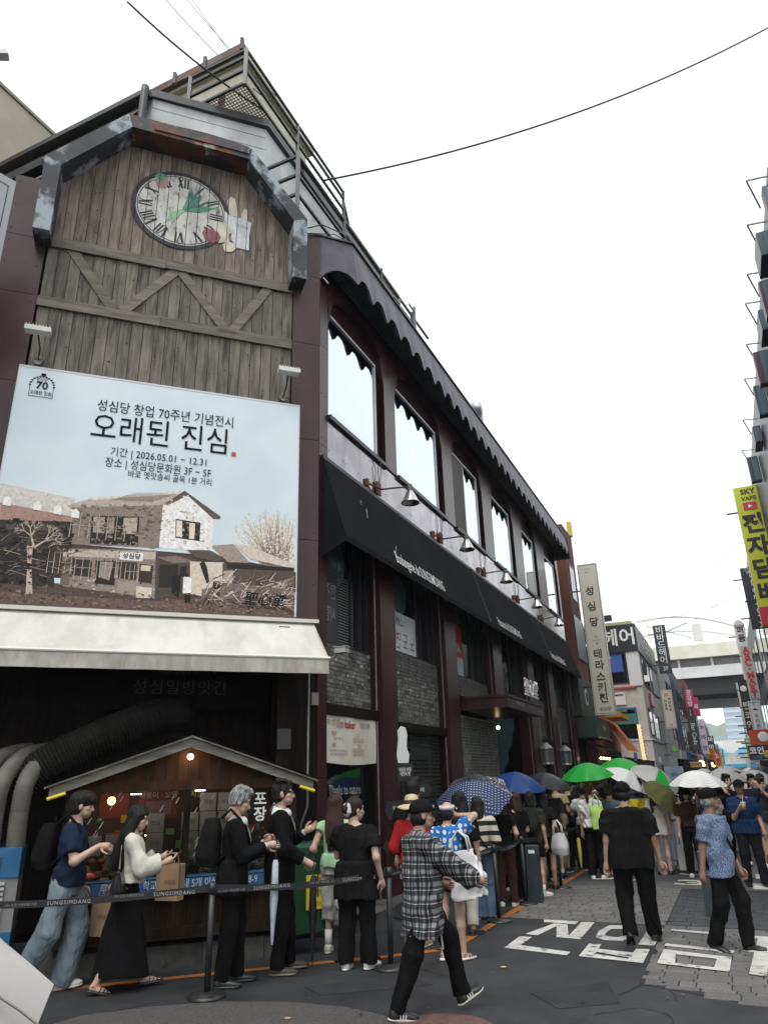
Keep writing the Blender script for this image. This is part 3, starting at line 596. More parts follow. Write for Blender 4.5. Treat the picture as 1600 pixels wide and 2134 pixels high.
# ================================================================== billboard
POSTER = [('b0aaa4', [(0.007,1.605),(0.933,1.482),(0.971,1.166),(0.05,1.311)]), ('9a7468', [(0.047,1.331),(0.957,1.219),(0.967,1.091),(0.086,1.065)]), ('5c463f', [(0.06,0.274),(0.935,0.29),(2.093,0.205),(4.009,0.491),(4.003,-0.019),(0.105,-0.021)]), ('6f544b', [(0.081,0.139),(2.1,0.118),(3.996,0.349),(4.003,-0.019),(0.105,-0.021)]), ('3a302c', [(-0.064,1.088),(0.947,1.149),(0.992,0.768),(0.761,0.676),(0.841,0.242),(0.449,0.231),(0.06,0.274)]), ('554842', [(0.163,1.043),(0.915,1.086),(0.924,1.012),(0.173,0.972)]), ('2b2523', [(-0.004,0.699),(0.729,0.731),(0.749,0.475),(0.046,0.369)]), ('827468', [(0.921,1.367),(2.085,1.522),(2.085,0.868),(0.979,0.834)]), ('d6cabd', [(2.085,1.522),(2.408,1.732),(2.797,1.371),(2.8,0.856),(2.084,0.88)]), ('a0948a', [(0.849,1.372),(1.156,1.516),(2.368,1.761),(2.092,1.51),(0.897,1.347)]), ('b8ada3', [(1.156,1.516),(2.368,1.761),(2.313,1.709),(1.133,1.482)]), ('5f5048', [(2.368,1.761),(2.899,1.414),(2.88,1.373),(2.791,1.371),(2.411,1.694),(2.155,1.511),(2.085,1.522)]), ('2a2422', [(1.176,1.259),(1.791,1.303),(1.808,0.881),(1.197,0.859)]), ('958677', [(1.202,1.244),(1.346,1.252),(1.362,1.023),(1.216,1.021)]), ('8d7f72', [(1.378,1.249),(1.467,1.252),(1.481,1.034),(1.39,1.031)]), ('a09182', [(1.588,1.264),(1.765,1.288),(1.774,1.045),(1.597,1.038)]), ('2c2624', [(2.275,1.32),(2.619,1.296),(2.622,1.018),(2.29,1.039)]), ('c0b1a2', [(2.291,1.302),(2.366,1.297),(2.378,1.053),(2.297,1.061)]), ('bfae9d', [(2.465,1.281),(2.547,1.276),(2.548,1.037),(2.476,1.043)]), ('84756a', [(0.877,0.767),(2.062,0.835),(2.097,0.156),(0.934,0.256)]), ('a6978a', [(0.879,0.75),(2.056,0.811),(2.065,0.703),(0.89,0.658)]), ('3a322e', [(1.009,0.624),(1.253,0.634),(1.259,0.397),(1.022,0.409)]), ('6e6055', [(0.893,0.629),(0.995,0.631),(1.013,0.267),(0.899,0.274)]), ('2c2725', [(1.293,0.631),(1.556,0.637),(1.563,0.302),(1.314,0.315)]), ('8c7d70', [(1.359,0.621),(1.518,0.619),(1.491,0.369),(1.357,0.404)]), ('3b332f', [(1.59,0.639),(1.824,0.642),(1.828,0.392),(1.592,0.405)]), ('8f8073', [(1.595,0.376),(1.829,0.377),(1.825,0.189),(1.602,0.204)]), ('3a322e', [(1.844,0.629),(2.031,0.613),(2.031,0.362),(1.857,0.373)]), ('b5a697', [(1.836,0.305),(2.044,0.304),(2.037,0.158),(1.845,0.153)]), ('b9aa9c', [(1.873,0.61),(1.999,0.608),(1.997,0.53),(1.875,0.533)]), ('d5cabd', [(1.588,0.766),(1.885,0.779),(1.89,0.665),(1.593,0.666)]), ('54463f', [(2.048,0.81),(2.508,0.786),(2.584,0.715),(2.56,0.218),(2.086,0.161)]), ('2e2724', [(2.112,0.634),(2.361,0.653),(2.372,0.325),(2.125,0.309)]), ('2b2523', [(2.386,0.63),(2.475,0.637),(2.472,0.48),(2.391,0.48)]), ('7a6a60', [(2.071,0.736),(2.324,0.777),(2.599,0.707),(2.276,0.67)]), ('b6a798', [(2.513,0.71),(2.974,0.73),(2.98,0.333),(2.701,0.226),(2.545,0.247)]), ('5b4e47', [(2.459,0.874),(2.775,0.894),(3.0,0.788),(2.886,0.729),(2.58,0.776)]), ('8f8277', [(2.785,0.964),(3.093,1.015),(3.344,0.751),(3.032,0.74)]), ('b4a69a', [(3.108,1.016),(3.334,1.004),(4.004,0.776),(4.005,0.706),(3.342,0.814)]), ('5a4c45', [(2.96,0.713),(3.989,0.711),(3.993,0.49),(2.977,0.393)]), ('a09083', [(2.98,0.607),(3.112,0.622),(3.106,0.432),(2.981,0.43)]), ('2a2422', [(3.019,0.717),(3.989,0.727),(3.99,0.673),(3.023,0.641)]), ('75645a', [(2.695,0.315),(3.034,0.427),(3.537,0.429),(3.992,0.584),(3.997,0.303),(3.337,0.203),(2.702,0.197)]), ('e6e2dc', [(2.439,0.478),(2.485,0.502),(2.55,0.461),(2.557,0.262),(2.447,0.247)]), ('1c1918', [(2.463,0.248),(2.552,0.259),(2.553,0.129),(2.484,0.12)]), ('2a2523', [(2.46,0.539),(2.505,0.536),(2.503,0.482),(2.458,0.485)]), ('1a1716', [(2.286,0.467),(2.33,0.506),(2.401,0.49),(2.411,0.283),(2.396,0.179),(2.303,0.247)]), ('3a312d', [(2.844,0.445),(2.9,0.485),(2.947,0.421),(2.944,0.211),(2.844,0.205)]), ('b9a594', [(2.868,0.489),(2.914,0.486),(2.911,0.443),(2.864,0.446)]), ('2c2522', [(2.643,0.689),(2.697,0.739),(2.746,0.651),(2.798,0.412),(2.76,0.409),(2.694,0.556)]), ('a59486', [(0.444,0.765),(0.512,0.814),(0.532,0.516),(0.597,0.13),(0.517,0.125),(0.487,0.484)])]
PTREE = [(3.619, 1.693), (3.284, 1.492), (3.082, 1.244), (3.015, 1.078), (3.121, 1.04), (3.55, 0.932), (4.004, 0.776), (3.989, 1.563), (3.778, 1.694)]
BB = thing('billboard', 'large pale blue exhibition billboard with old house photograph above white awning', 'billboard', P1(-4.40, -.22, 4.06), RZ1)
PRINT = pm('photo_print', (.72, .71, .70), (1.18, 1.16, 1.14), scale=26, lo=.3, hi=.7, rough=.5, attr='Col', spec=.3, detail=12)
VINYL = pm('sky_vinyl', (.56, .655, .70), (.62, .70, .735), (.70, .71, .72), scale=.8, lo3=.5, hi3=.9, rough=.42, spec=.35, bump=.004, bscale=1.4, detail=4)
MB().box(0, 4.02, 0, .16, 0, 3.40).build('panel', VINYL, BB)
MB().box(-.015, 4.035, -.004, .17, 3.40, 3.43).box(-.015, 0, -.004, .17, 0, 3.40).box(4.02, 4.035, -.004, .17, 0, 3.40).build('edge_frame', flat('pale_frame', (.55, .56, .57)), BB)
MB().box(-.015, 4.035, -.02, .17, -.05, 0).build('bottom_rail', pm('rail_red', (.10, .05, .05), None, rough=.6), BB)
pr = MB(); pc = []
def pp(pts, hexc, lay=0, f=1.0):
    pts = [(min(max(a, 0.0), 4.02), min(max(b, 0.0), 3.4)) for a, b in pts]
    pr.poly([(a, -.001 - lay * .00012, b) for a, b in pts], 0); c = srgb(hexc); g_ = lambda v: min(.8, 1.25 * v * (v / .25) ** .28); c = tuple(.62 * v + .38 * sum(c) / 3 for v in c); pc.append(tuple(g_(v) for v in c))
r5 = random.Random(5)
def quadline(a, b, w_, hexc, lay, f=1.0):
    d = Vector((b[0] - a[0], b[1] - a[1])); d = Vector((-d.y, d.x)).normalized() * w_ / 2 if d.length else Vector((w_, 0)); pp([(a[0] - d.x, a[1] - d.y), (a[0] + d.x, a[1] + d.y), (b[0] + d.x * .5, b[1] + d.y * .5), (b[0] - d.x * .5, b[1] - d.y * .5)], hexc, lay, f)
def inside(p, pl):
    c = False
    for i in range(len(pl)):
        (x1_, y1_), (x2_, y2_) = pl[i], pl[i - 1]
        if (y1_ > p[1]) != (y2_ > p[1]) and p[0] < (x2_ - x1_) * (p[1] - y1_) / (y2_ - y1_) + x1_: c = not c
    return c
# bare winter tree: fan of fine twigs
for k in range(420):
    a = (3.62 + r5.uniform(-.12, .25), .62 + r5.uniform(0, .1)); ang = r5.gauss(0, .55); ln = r5.uniform(.25, .95)
    e = (a[0] + math.sin(ang) * ln, a[1] + math.cos(ang) * ln)
    if inside(e, PTREE) and e[0] < 4.0: quadline(a, e, r5.uniform(.006, .014), r5.choice(['c8b49e', 'b59d86', 'd6c6b2', 'a08a76']), 1)
for k in range(500):
    e = (r5.uniform(3.1, 4.0), r5.uniform(.7, 1.5))
    if inside(e, PTREE): q = r5.uniform(.008, .02); pp([(e[0] - q, e[1]), (e[0], e[1] - q * .8), (e[0] + q, e[1]), (e[0], e[1] + q)], r5.choice(['d8cab8', 'c6b29c', 'baa58e']), 2)
pp([(.72, .36), (4.02, .36), (4.02, .66), (3.0, .82), (.72, .84)], '4a3c36', 3)
for i, (hx, pts) in enumerate(POSTER): pp(pts, hx, 4 + i)
LY = 60
zw = [p for h, p in POSTER]
def speck(poly, n, cols, smin, smax, lay):
    xs = [p[0] for p in poly]; zs = [p[1] for p in poly]
    for k in range(n):
        e = (r5.uniform(min(xs), max(xs)), r5.uniform(min(zs), max(zs)))
        if inside(e, poly):
            a = r5.uniform(smin, smax); b = r5.uniform(smin, smax) * .7; pp([(e[0] - a, e[1] - b * r5.random()), (e[0] + a * r5.random(), e[1] - b), (e[0] + a, e[1] + b * r5.random()), (e[0] - a * r5.random(), e[1] + b)], r5.choice(cols), lay)
speck(zw[2], 500, ['5a463f', '6b554c', '4a3a34', '806a5f'], .006, .03, LY); speck(zw[3], 300, ['7d655b', '63504a', '8d766b'], .006, .03, LY)
speck(zw[4], 220, ['2a2321', '4a3e38', '1f1a19', '5d4f47'], .008, .05, LY); speck(zw[7], 260, ['6b5a4e', '85735f', '7f6c60'], .006, .04, LY - 40)
speck(zw[8], 160, ['c3b3a4', 'ab9a8b', 'cdbfb1'], .006, .03, LY - 40); speck(zw[19], 160, ['5d5048', '9a8b7e', '3a322e', 'b3a597'], .006, .03, LY - 35)
# roof tile lines, door bars, window bars, debris, timber poles
for k in range(26):
    t = k / 25; quadline((.66 + 1.22 * t + .02, 1.48 + .2 * t * .3), (1.0 + 1.28 * t * .98, 1.62 + .16 * t * .5), .006, '6a5b52', LY + 1) if inside((.8 + 1.25 * t, 1.56 + .05 * t), zw[9]) else None
for (xa, za, xb, zb, n) in ((.93, .93, 1.62, 1.28, 7), (.72, .42, 1.0, .72, 5), (1.05, .36, 1.32, .68, 4), (1.36, .4, 1.62, .7, 5), (1.68, .4, 1.85, .62, 4)):
    for k in range(n): x_ = xa + (xb - xa) * k / (n - 1); quadline((x_, za), (x_, zb), .008, 'b0a193', LY + 1)
    quadline((xa, (za + zb) / 2), (xb, (za + zb) / 2), .008, 'a39486', LY + 1)
for k in range(240):
    a = (r5.uniform(2.75, 3.98), r5.uniform(.12, .52)); an = r5.uniform(-.9, 1.3); ln = r5.uniform(.05, .22); quadline(a, (a[0] + math.cos(an) * ln, a[1] + math.sin(an) * ln), r5.uniform(.004, .012), r5.choice(['c9b8a6', '9c8877', '4a3c35', '2c2421', 'e0d2c2', '7d6a5d']), LY + 2)
for k in range(90):
    a = (r5.uniform(.1, .95), r5.uniform(.35, .95)); an = r5.uniform(-.5, .9); ln = r5.uniform(.05, .25); quadline(a, (a[0] + math.cos(an) * ln, a[1] + math.sin(an) * ln), r5.uniform(.004, .01), r5.choice(['8d7d72', '5b4d45', 'a69789', '2a2321']), LY + 2)
def branch(p, an, ln, w_, d):
    e = (p[0] + math.cos(an) * ln, p[1] + math.sin(an) * ln); quadline(p, e, w_, 'a89888', LY + 3)
    if d:
        for s_ in (-.55, .1, .6): branch(e, an + s_ + r5.uniform(-.2, .2), ln * .68, w_ * .62, d - 1)
branch((.53, .75), 1.9, .16, .03, 3); branch((.53, .75), .7, .16, .03, 3)
for k, xx in enumerate((.08, .45, .7, .92)): pp([(xx, 1.3 - k * .03), (xx + .1, 1.29 - k * .03), (xx + .1, 1.38 - k * .03), (xx + .05, 1.43 - k * .03), (xx, 1.39 - k * .03)], 'd6cbc2', LY + 3)
quadline((2.72, .1), (2.86, .42), .01, '2a2321', LY + 4); quadline((2.78, .1), (2.92, .42), .01, '2a2321', LY + 4)
o = pr.build('poster_print', PRINT, BB, fix=False); setcol(o.data, pc)
INKD = flat('poster_ink', (.012, .014, .018), rough=.9, spec=.1); INKR = flat('seal_red', (.42, .05, .04))
LT = lambda s, sz, x, z, **k: text(s, sz, k.pop('mat', INKD), BB, (x, -.0095, z), **k)
LT('성심당 창업 70주년 기념전시', .205, 2.04, 2.94, sx=.80)
LT('오래된 진심', .47, 1.99, 2.585, sx=.86)
LT('기간 | 2026.05.01 − 12.31', .155, 1.99, 2.235, sx=.84)
LT('장소 | 성심당문화원 3F − 5F', .165, 1.99, 2.065, sx=.77)
LT('바로 옛맛솜씨 골목 1분 거리', .125, 2.16, 1.925, sx=.80)
LT('70', .16, .315, 3.13, bold=.02); LT('오래된 진심', .072, .315, 3.01, sx=.8, bold=.01); LT('성심당', .06, .3, 3.225, sx=.9, shear=.2)
em = MB(); 
for k in range(13):
    a = math.pi * k / 12; em.ball((.315 + .155 * math.cos(a), -.009, 3.13 + .15 * math.sin(a)), .018, 6, 4, q=(1, .1, .6))
em.box(.16, .165, -.0102, -.0095, 2.95, 3.13).box(.465, .47, -.0102, -.0095, 2.95, 3.13).box(.16, .47, -.0102, -.0095, 2.95, 2.957).box(.285, .345, -.0102, -.0095, 3.29, 3.33)
em.build('wreath_emblem', INKD, BB)
MB().box(3.0, 3.065, -.0102, -.0095, 2.4, 2.465).build('red_seal', INKR, BB); LT('心', .055, 3.032, 2.433, mat=WHITEL)
LT('聖心堂', .2, 3.56, .215, shear=.25, bold=.012); LT('since 1956 以來 大韓民國 大田', .05, 3.54, .105)
LT('성심당', .085, 1.74, .72, bold=.02, mat=BLACKL)
# ================================================================== awnings
AW = thing('white_awning', 'soiled white retractable canvas awning below the billboard', 'awning', P1(0, 0, 0), RZ1)
m = MB(); na = 30; xa, xb = -5.9, -.1
for i in range(na):
    for j in range(8):
        def q(i, j):
            t = j / 8; x = xa + (xb - xa) * i / na; return (x, -.17 - .83 * t, 4.0 - .63 * t - .035 * math.sin(math.pi * t) - .012 * math.sin(i * 1.1) * t)
        m.add([q(i, j), q(i, j + 1), q(i + 1, j + 1), q(i + 1, j)], [(0, 1, 2, 3)])
m.build('canvas', FABW, AW, smooth=True)
m = MB(); nv = 60
for i in range(nv):
    def q(i, t): x = xa + (xb - xa) * i / nv; return (x, -1.005 - .02 * t - .012 * t * math.sin(i * .9), 3.345 - .19 * t)
    m.add([q(i, 0), q(i, .5), q(i + 1, .5), q(i + 1, 0)], [(0, 1, 2, 3)]); m.add([q(i, .5), q(i, 1), q(i + 1, 1), q(i + 1, .5)], [(0, 1, 2, 3)])
m.build('valance', FABV, AW, smooth=True)
m = MB(); m.add([(xb, -.17, 4.0), (xb, -1.0, 3.37), (xb, -1.0, 3.18), (xb, -.2, 3.78)], [(0, 1, 2, 3)]); m.build('side_flap', FABW, AW)
MB().tube([(xa, -1.0, 3.36), (xb + .02, -1.0, 3.36)], .022, 8).build('front_bar', flat('white_bar', (.66, .65, .62)), AW)
MB().box(xa, xb + .06, -.26, -.05, 3.98, 4.03).build('cassette', flat('cream_metal', (.55, .54, .5)), AW)
MB().box(xa, -.3, -.04, .1, 3.7, 4.06).build('header_board', DARKW, AW)
for xq in (-5.2, -.5): MB().slab((xq, -.1, 3.75), (xq, -.55, 3.55), .04, .04).slab((xq, -.55, 3.55), (xq, -.97, 3.34), .04, .04).build('folding_arm', STEELG, AW)
BA = thing('black_awning', 'long black fabric shop awning with white lettering below the arched windows', 'awning', P2(0, 0, 0), RZ2)
m = MB(); xa, xb = .1, 19.6; na = 130; ZA, ZB, YB = 6.78, 5.36, -.44
for i in range(na):
    for j in range(4):
        def q(i, j):
            t = j / 4; x = xa + (xb - xa) * i / na; rib = .012 * abs(math.sin(math.pi * (x - xa) / .75)) ** .4; return (x, -.03 + (YB + .03) * t - rib * math.sin(math.pi * t) * .6, ZA + (ZB - ZA) * t)
        m.add([q(i, j), q(i, j + 1), q(i + 1, j + 1), q(i + 1, j)], [(0, 1, 2, 3)])
m.build('canvas', FABB, BA, smooth=True)
MB().add([(xa, -.03, ZA), (xa, YB, ZB), (xa, YB, ZB - .08), (xa, .05, ZB - .3), (xa, .05, ZA)], [(0, 1, 2, 3, 4)]).build('end_flap', FABB, BA)
MB().add([(xb, -.03, ZA), (xb, YB, ZB), (xb, .05, ZB), (xb, .05, ZA)], [(0, 1, 2, 3)]).build('far_flap', FABB, BA)
MB().box(xa, xb, YB - .006, YB, ZB - .09, ZB + .01).build('valance', FABB, BA)
MB().box(xa, xb, -.04, -.0, ZA - .03, ZA + .03).build('top_rail', BLACKM, BA)
for xq in (7.6, 14.3): MB().slab((xq, -.045, ZA - .02), (xq, YB - .012, ZB), .07, .01).build('seam_strip', flat('grey_strip', (.03, .03, .033)), BA)
tilt = math.atan2(-(YB + .03), ZA - ZB)
for s_, x_ in (('Boulangerie de SUNGSIMDANG', 3.22), ('Patisserie de SUNGSIMDANG', 9.5), ('Boutique de SUNGSIMDANG', 15.6)):
    text(s_, .34, WHITEL, BA, (x_, YB + .008, ZB + .16), rot=(math.pi / 2 - tilt, 0, 0), bold=.008, sx=.54, name='lettering')
# droppings
dp = MB()
for (x_, t) in ((1.15, .35), (1.3, .42), (2.2, .75), (1.25, .5)):
    y_ = -.03 + (YB + .03) * t - .014; z_ = ZA + (ZB - ZA) * t
    for q in range(5): dp.add([(x_ + rnd.uniform(-.05, .05), y_, z_ + rnd.uniform(-.1, .1)) for _ in range(3)], [(0, 1, 2)])
o = dp.build('dropping_stains', flat('chalk_stain', (.3, .3, .29)), BA, fix=False); o['kind'] = 'stuff'
# ================================================================== gooseneck lamps above the awning
ORD = ['nearest the corner', 'second from the corner', 'third from the corner', 'fourth from the corner', 'farthest from the corner']
for k, xq in enumerate((2.2, 5.55, 8.85, 12.35, 15.6)):
    t = thing('wall_lamp', 'metal cone wall lamp above the black awning, ' + ORD[k], 'lamp', P2(xq, 0, 6.9), RZ2, 'cone lamps over the awning')
    MB().box(-.09, .09, -.05, -.02, -.05, .2).box(-.5, -.42, -.05, -.0, -.03, .1).build('bracket', RUSTY, t)
    MB().tube([(-.45, -.03, .02), (.0, -.1, .05), (.28, -.36, .14), (.42, -.5, .16)], .018, 8).build('arm', pm('lamp_arm', (.06, .03, .025), None, rough=.6), t, smooth=True)
    MB().tube([(.42, -.5, .22), (.42, -.5, .08)], [.05, .055], 12).build('cap', flat('grey_cap', (.12, .125, .13)), t)
    MB().lathe([(.06, .08), (.075, .06), (.17, -.14), (.18, -.16), (.172, -.16), (.065, .05)], 24, (.42, -.5, 0)).build('shade', pm('streaked_chrome', (.62, .61, .58), (.35, .34, .32), scale=5, stretch=(12, 12, .6), rough=.2, metal=1.0), t, smooth=True)
    MB().ball((.42, -.5, -.06), .07, 10, 6).build('bulb', flat('frosted_bulb', (.6, .58, .55)), t, smooth=True)
    MB().tube([(.0, -.05, .2), (-.05, -.06, .5), (.05, -.07, .62), (-.08, -.05, .66)], .007, 5).tube([(.02, -.05, .2), (.1, -.06, .48), (.05, -.07, .64)], .007, 5).build('wire', BLACKM, t)
# flood lights over the billboard
for k, xq in enumerate((-4.22, -.6)):
    t = thing('flood_light', 'small white flood light over the billboard near its %s corner' % ('upper left', 'upper right')[k], 'light', P1(xq, 0, 7.72), RZ1, 'flood lights over the billboard')
    MB().tube([(0, .03, 0), (0, -.02, 0)], .07, 14).build('base', CHROME, t)
    MB().tube([(0, -.02, 0), (.02, -.16, .1), (.0, -.36, .2)], .012, 6).build('arm', BLACKM, t, smooth=True)
    MB().box(-.17, .17, -.50, -.36, .2, .27).box(-.15, .15, -.49, -.37, .195, .2, 1).build('head', [pm('white_lamp_body', (.6, .6, .58), None, rough=.4), flat('lamp_lens', (.75, .75, .72), rough=.15)], t)
    fins = MB()
    for q in range(8): fins.box(-.16 + q * .043, -.15 + q * .043, -.49, -.37, .27, .30)
    fins.build('cooling_fins', flat('fin_grey', (.5, .5, .48)), t)
    MB().tube([(.05, -.02, 0), (.09, -.1, -.06), (.03, -.05, -.22), (.1, -.02, -.3)], .007, 5).build('wire', BLACKM, t)
# banner in the first shop bay
bn = thing('banner', 'cream cloth baking contest banner on the corner shop window', 'banner', P2(.32, .04, 2.1), RZ2)
m = MB()
for i in range(16):
    for j in range(6):
        def q(i, j): x = 1.66 * i / 16; z = .66 * j / 6; return (x, -.012 * math.sin(i * .8 + j * .4) - .01, z - .03 * math.sin(math.pi * i / 16) * (1 - j / 6))
        m.add([q(i, j), q(i + 1, j), q(i + 1, j + 1), q(i, j + 1)], [(0, 1, 2, 3)])
m.build('cloth', pm('cream_cloth', (.60, .55, .46), (.66, .63, .58), (.52, .44, .32), scale=1.5, rough=.8), bn, smooth=True)
BT = lambda s, sz, x, z, mat, **k: text(s, sz, mat, bn, (x, -.03, z), **k)
REDL = flat('crimson_letter', (.36, .025, .02)); BRNL = flat('brown_letter', (.12, .055, .03))
BT("I'm baker", .17, .62, .545, REDL, bold=.015, sx=.9); BT('제 17회', .1, .14, .55, BRNL, sx=.8); BT('성심당 대회', .085, 1.25, .55, BRNL, sx=.8, bold=.01)
BT('대 상', .07, .22, .40, REDL, bold=.02); BT('상장', .06, .22, .24, REDL, bold=.02); BT('인도상', .06, .98, .40, REDL); BT('인상', .06, 1.05, .24, REDL)
for z, s_ in ((.33, '성심당 대전의 빵'), (.16, '성심당 오래된 진심 대전의 전시'), (.11, '성심당 오래된 진심 대전의 전시')): BT(s_, .042, .36, z, BRNL)
for z in (.34, .30, .19, .15, .11): BT('성심당 빵 대전의 진심', .042, 1.0, z, BRNL)
# ================================================================== wooden stall in front of the corner
KW = pm('stall_plank', (.014, .009, .006), (.03, .0195, .0125), scale=3, stretch=(6, 6, .6), rough=.7, spec=.12, bump=.002, bscale=10, vary=.2)
KR = pm('stall_red_plank', (.03, .0125, .0075), (.052, .023, .0125), scale=3, stretch=(6, 6, .6), rough=.65, spec=.12, bump=.002, bscale=10, vary=.2)
ROOFE = pm('weathered_bargeboard', (.11, .105, .09), (.20, .19, .165), (.06, .058, .05), scale=2.5, stretch=(1, 4, 6), rough=.8, bump=.003, bscale=9)
YEL = flat('yellow_foam', (.68, .55, .02)); BLUEP = flat('blue_sign', (.025, .10, .25)); KRAFT = pm('kraft_paper', (.34, .22, .13), (.40, .27, .17), scale=3, rough=.8, bump=.004, bscale=6)
KS = thing('food_stall', 'wooden market stall with pitched roof and glazed display under the awning', 'stall', P1(-1.78, -.9, .22), RZ1)
W2 = 1.30                                                    # half width
def kz(z): return z - .22
for k in range(15):                                         # base planks
    xa = -W2 + k * (2 * W2 / 15); MB().box(xa + .003, xa + 2 * W2 / 15 - .003, rnd.uniform(-.004, .004), .03, kz(.40), kz(.72)).build('base_plank', KW, KS)
MB().box(-W2, W2, -.02, .04, kz(.28), kz(.40)).build('plinth_board', KW, KS)
MB().box(-W2 - .03, W2 + .03, -.06, .5, kz(.72), kz(.76)).build('counter_edge', pm('worn_edge', (.10, .06, .035), (.16, .1, .06), scale=4, rough=.5), KS)
MB().box(-W2 + .05, W2 - .02, -.055, -.045, kz(.765), kz(.875)).build('blue_strip', BLUEP, KS)
text('무실 · 병원 · 학교  대전시내 5개 이상 배달  1588-9', .105, flat('pale_letter', (.62, .66, .7)), KS, (.0, -.062, kz(.82)), sx=.78)
MB().box(-W2, W2, .04, .75, kz(.30), kz(.72)).build('base_box', DARKIN, KS)
MB().box(-W2 + .02, W2 - .02, .0, .66, kz(.88), kz(.90)).build('display_floor', pm('blue_cloth', (.03, .10, .2), (.05, .14, .26), scale=5, rough=.8), KS)
for xa in (-W2, -.02, W2 - .07):                             # posts
    MB().box(xa, xa + .07, -.02, .06, kz(.76), kz(1.80)).build('post', DARKW if xa == -.02 else KW, KS)
MB().box(-W2, W2, -.03, .07, kz(1.80), kz(1.90)).build('header', KR, KS)
for k in range(20):                                          # gable boards
    xa = -W2 + .05 + k * .125; xb = xa + .121; top = lambda x: kz(2.31) - abs(x) * .385
    if min(top(xa), top(xb)) > kz(1.9): MB().prism([(xa, kz(1.895)), (xb, kz(1.895)), (xb, top(xb)), (xa, top(xa))], .0 + rnd.uniform(-.004, .004), .03).build('gable_board', KR, KS)
for s_ in (-1, 1):
    MB().prism([(0, kz(2.37)), (s_ * 1.47, kz(1.86)), (s_ * 1.47, kz(1.76)), (0, kz(2.27))], -.16, -.10).build('bargeboard', ROOFE, KS)
    MB().prism([(0, kz(2.395)), (s_ * 1.52, kz(1.87)), (s_ * 1.52, kz(1.85)), (0, kz(2.375))], -.20, .95).build('roof_board', ROOFE, KS)
    MB().tube([(s_ * 1.30, -.18, kz(1.80)), (s_ * 1.48, -.18, kz(1.745))], .018, 8).build('foam_guard', YEL, KS)
for s_ in (-1, 1):
    for k in range(3):
        xa, xb = s_ * (.1 + k * .48), s_ * (.55 + k * .48); za = kz(2.40) - abs(xa) * .347; zb = kz(2.40) - abs(xb) * .347
        MB().add([(xa, -.22, za + .02), (xb, -.22, zb + .015), (xb, .6, zb + .012), (xa, .6, za + .018)], [(0, 1, 2, 3)]).build('roofing_felt', pm('felt', (.05, .05, .048), (.09, .088, .08), scale=5, rough=.9), KS)
MB().box(-W2 + .03, W2 - .03, .01, .018, kz(.90), kz(1.80)).build('display_glass', pm('clear_glass', (1, 1, 1), None, rough=.02, trans=1.0, ior=1.12, spec=.35), KS)
MB().box(-W2 + .02, W2 - .02, .68, .70, kz(.9), kz(1.85)).build('back_board', pm('stall_back', (.035, .022, .016), (.06, .038, .025), scale=3, rough=.7), KS)
rs = MB()
for k in range(46):
    x_, z_ = rnd.uniform(-W2 + .15, W2 - .15), rnd.uniform(kz(1.0), kz(1.78)); rs.add([(x_, .004, z_), (x_ + .007, .004, z_ + .003), (x_ + .04, .004, z_ + .065), (x_ + .036, .004, z_ + .066)], [(0, 1, 2, 3)])
rs.build('rain_streak_decals', flat('white_decal', (.6, .6, .6)), KS, fix=False, kind='stuff')
text('포\n장', .17, WHITEL, KS, (.86, -.004, kz(1.58)), bold=.02); text('성\n심\n당', .11, WHITEL, KS, (1.06, -.004, kz(1.60)), bold=.01)
MB().box(-.5, -.04, .66, .675, kz(1.48), kz(1.8)).box(-.95, -.62, .66, .675, kz(1.5), kz(1.78)).build('menu_print', flat('menu_red', (.16, .035, .035)), KS)
text('떡볶이 · 오뎅', .085, flat('mint_letter', (.5, .6, .5)), KS, (-.28, .654, kz(1.74))); text('치킨', .085, flat('lime_letter', (.4, .5, .1)), KS, (.18, .654, kz(1.74)))
MB().box(-.42, -.12, .650, .655, kz(1.52), kz(1.68)).build('menu_photo', pm('menu_photo', (.10, .12, .2), (.3, .1, .08), scale=14, rough=.4), KS)
bu = thing('stall_bulb', 'small lit bulb under the stall gable peak', 'bulb', P1(-1.78, -1.02, 2.16), RZ1)
MB().ball((0, 0, .0), .032, 10, 8).build('bulb', flat('lit_bulb', (1.0, .74, .42), emit=40.0), bu, smooth=True); MB().tube([(0, 0, .03), (0, .0, .075)], .02, 10).build('socket', BLACKM, bu)

ol = thing('inner_lamp', 'glowing orange lamp inside the stall display at left', 'lamp', P1(-1.78 - .82, -.55, 1.70), RZ1)
MB().ball((0, 0, 0), .045, 10, 8).build('globe', flat('orange_globe', (1.0, .36, .08), emit=9.0), ol, smooth=True); MB().tube([(0, 0, .04), (0, 0, .12)], .012, 6).build('cord', BLACKM, ol)

# goods on display
for xq, zq_ in ((-.55, 1.76), (.2, 1.78), (.42, 1.45), (-.35, 1.30)):
    t = thing('shelf_light', 'small warm strip light inside the stall, %s' % {-.55: 'upper left of the post', .2: 'upper right of the post', .42: 'above the right boxes', -.35: 'above the left boxes'}[xq], 'light', P1(-1.78 + xq, -.42, zq_), RZ1, 'stall strip lights'); MB().box(-.06, .06, 0, .012, 0, .008).build('tube', flat('warm_tube', (1.0, .8, .6), emit=14.0), t); MB().box(-.1, .1, -.005, .025, .013, .02).build('housing', BLACKM, t)
t = thing('stall_fill_strip', 'added fill strip hidden behind the header board to brighten the stall', 'light', P1(-1.78, -.78, 1.83), RZ1); MB().box(-1.1, 1.1, 0, .03, 0, .015).build('tube', flat('fill_strip_glow', (1.0, .88, .74), emit=5.0), t)  # added fill strip, out of view, brightens the stall interior
BOXP = pm('grey_gift_box', (.34, .34, .32), (.42, .42, .40), scale=4, rough=.6)
ROWN = ['bottom', 'second', 'third', 'top']; STN = ['post side left', 'post side right', 'tall middle', 'tall rightmost', 'raised leftmost', 'low left']
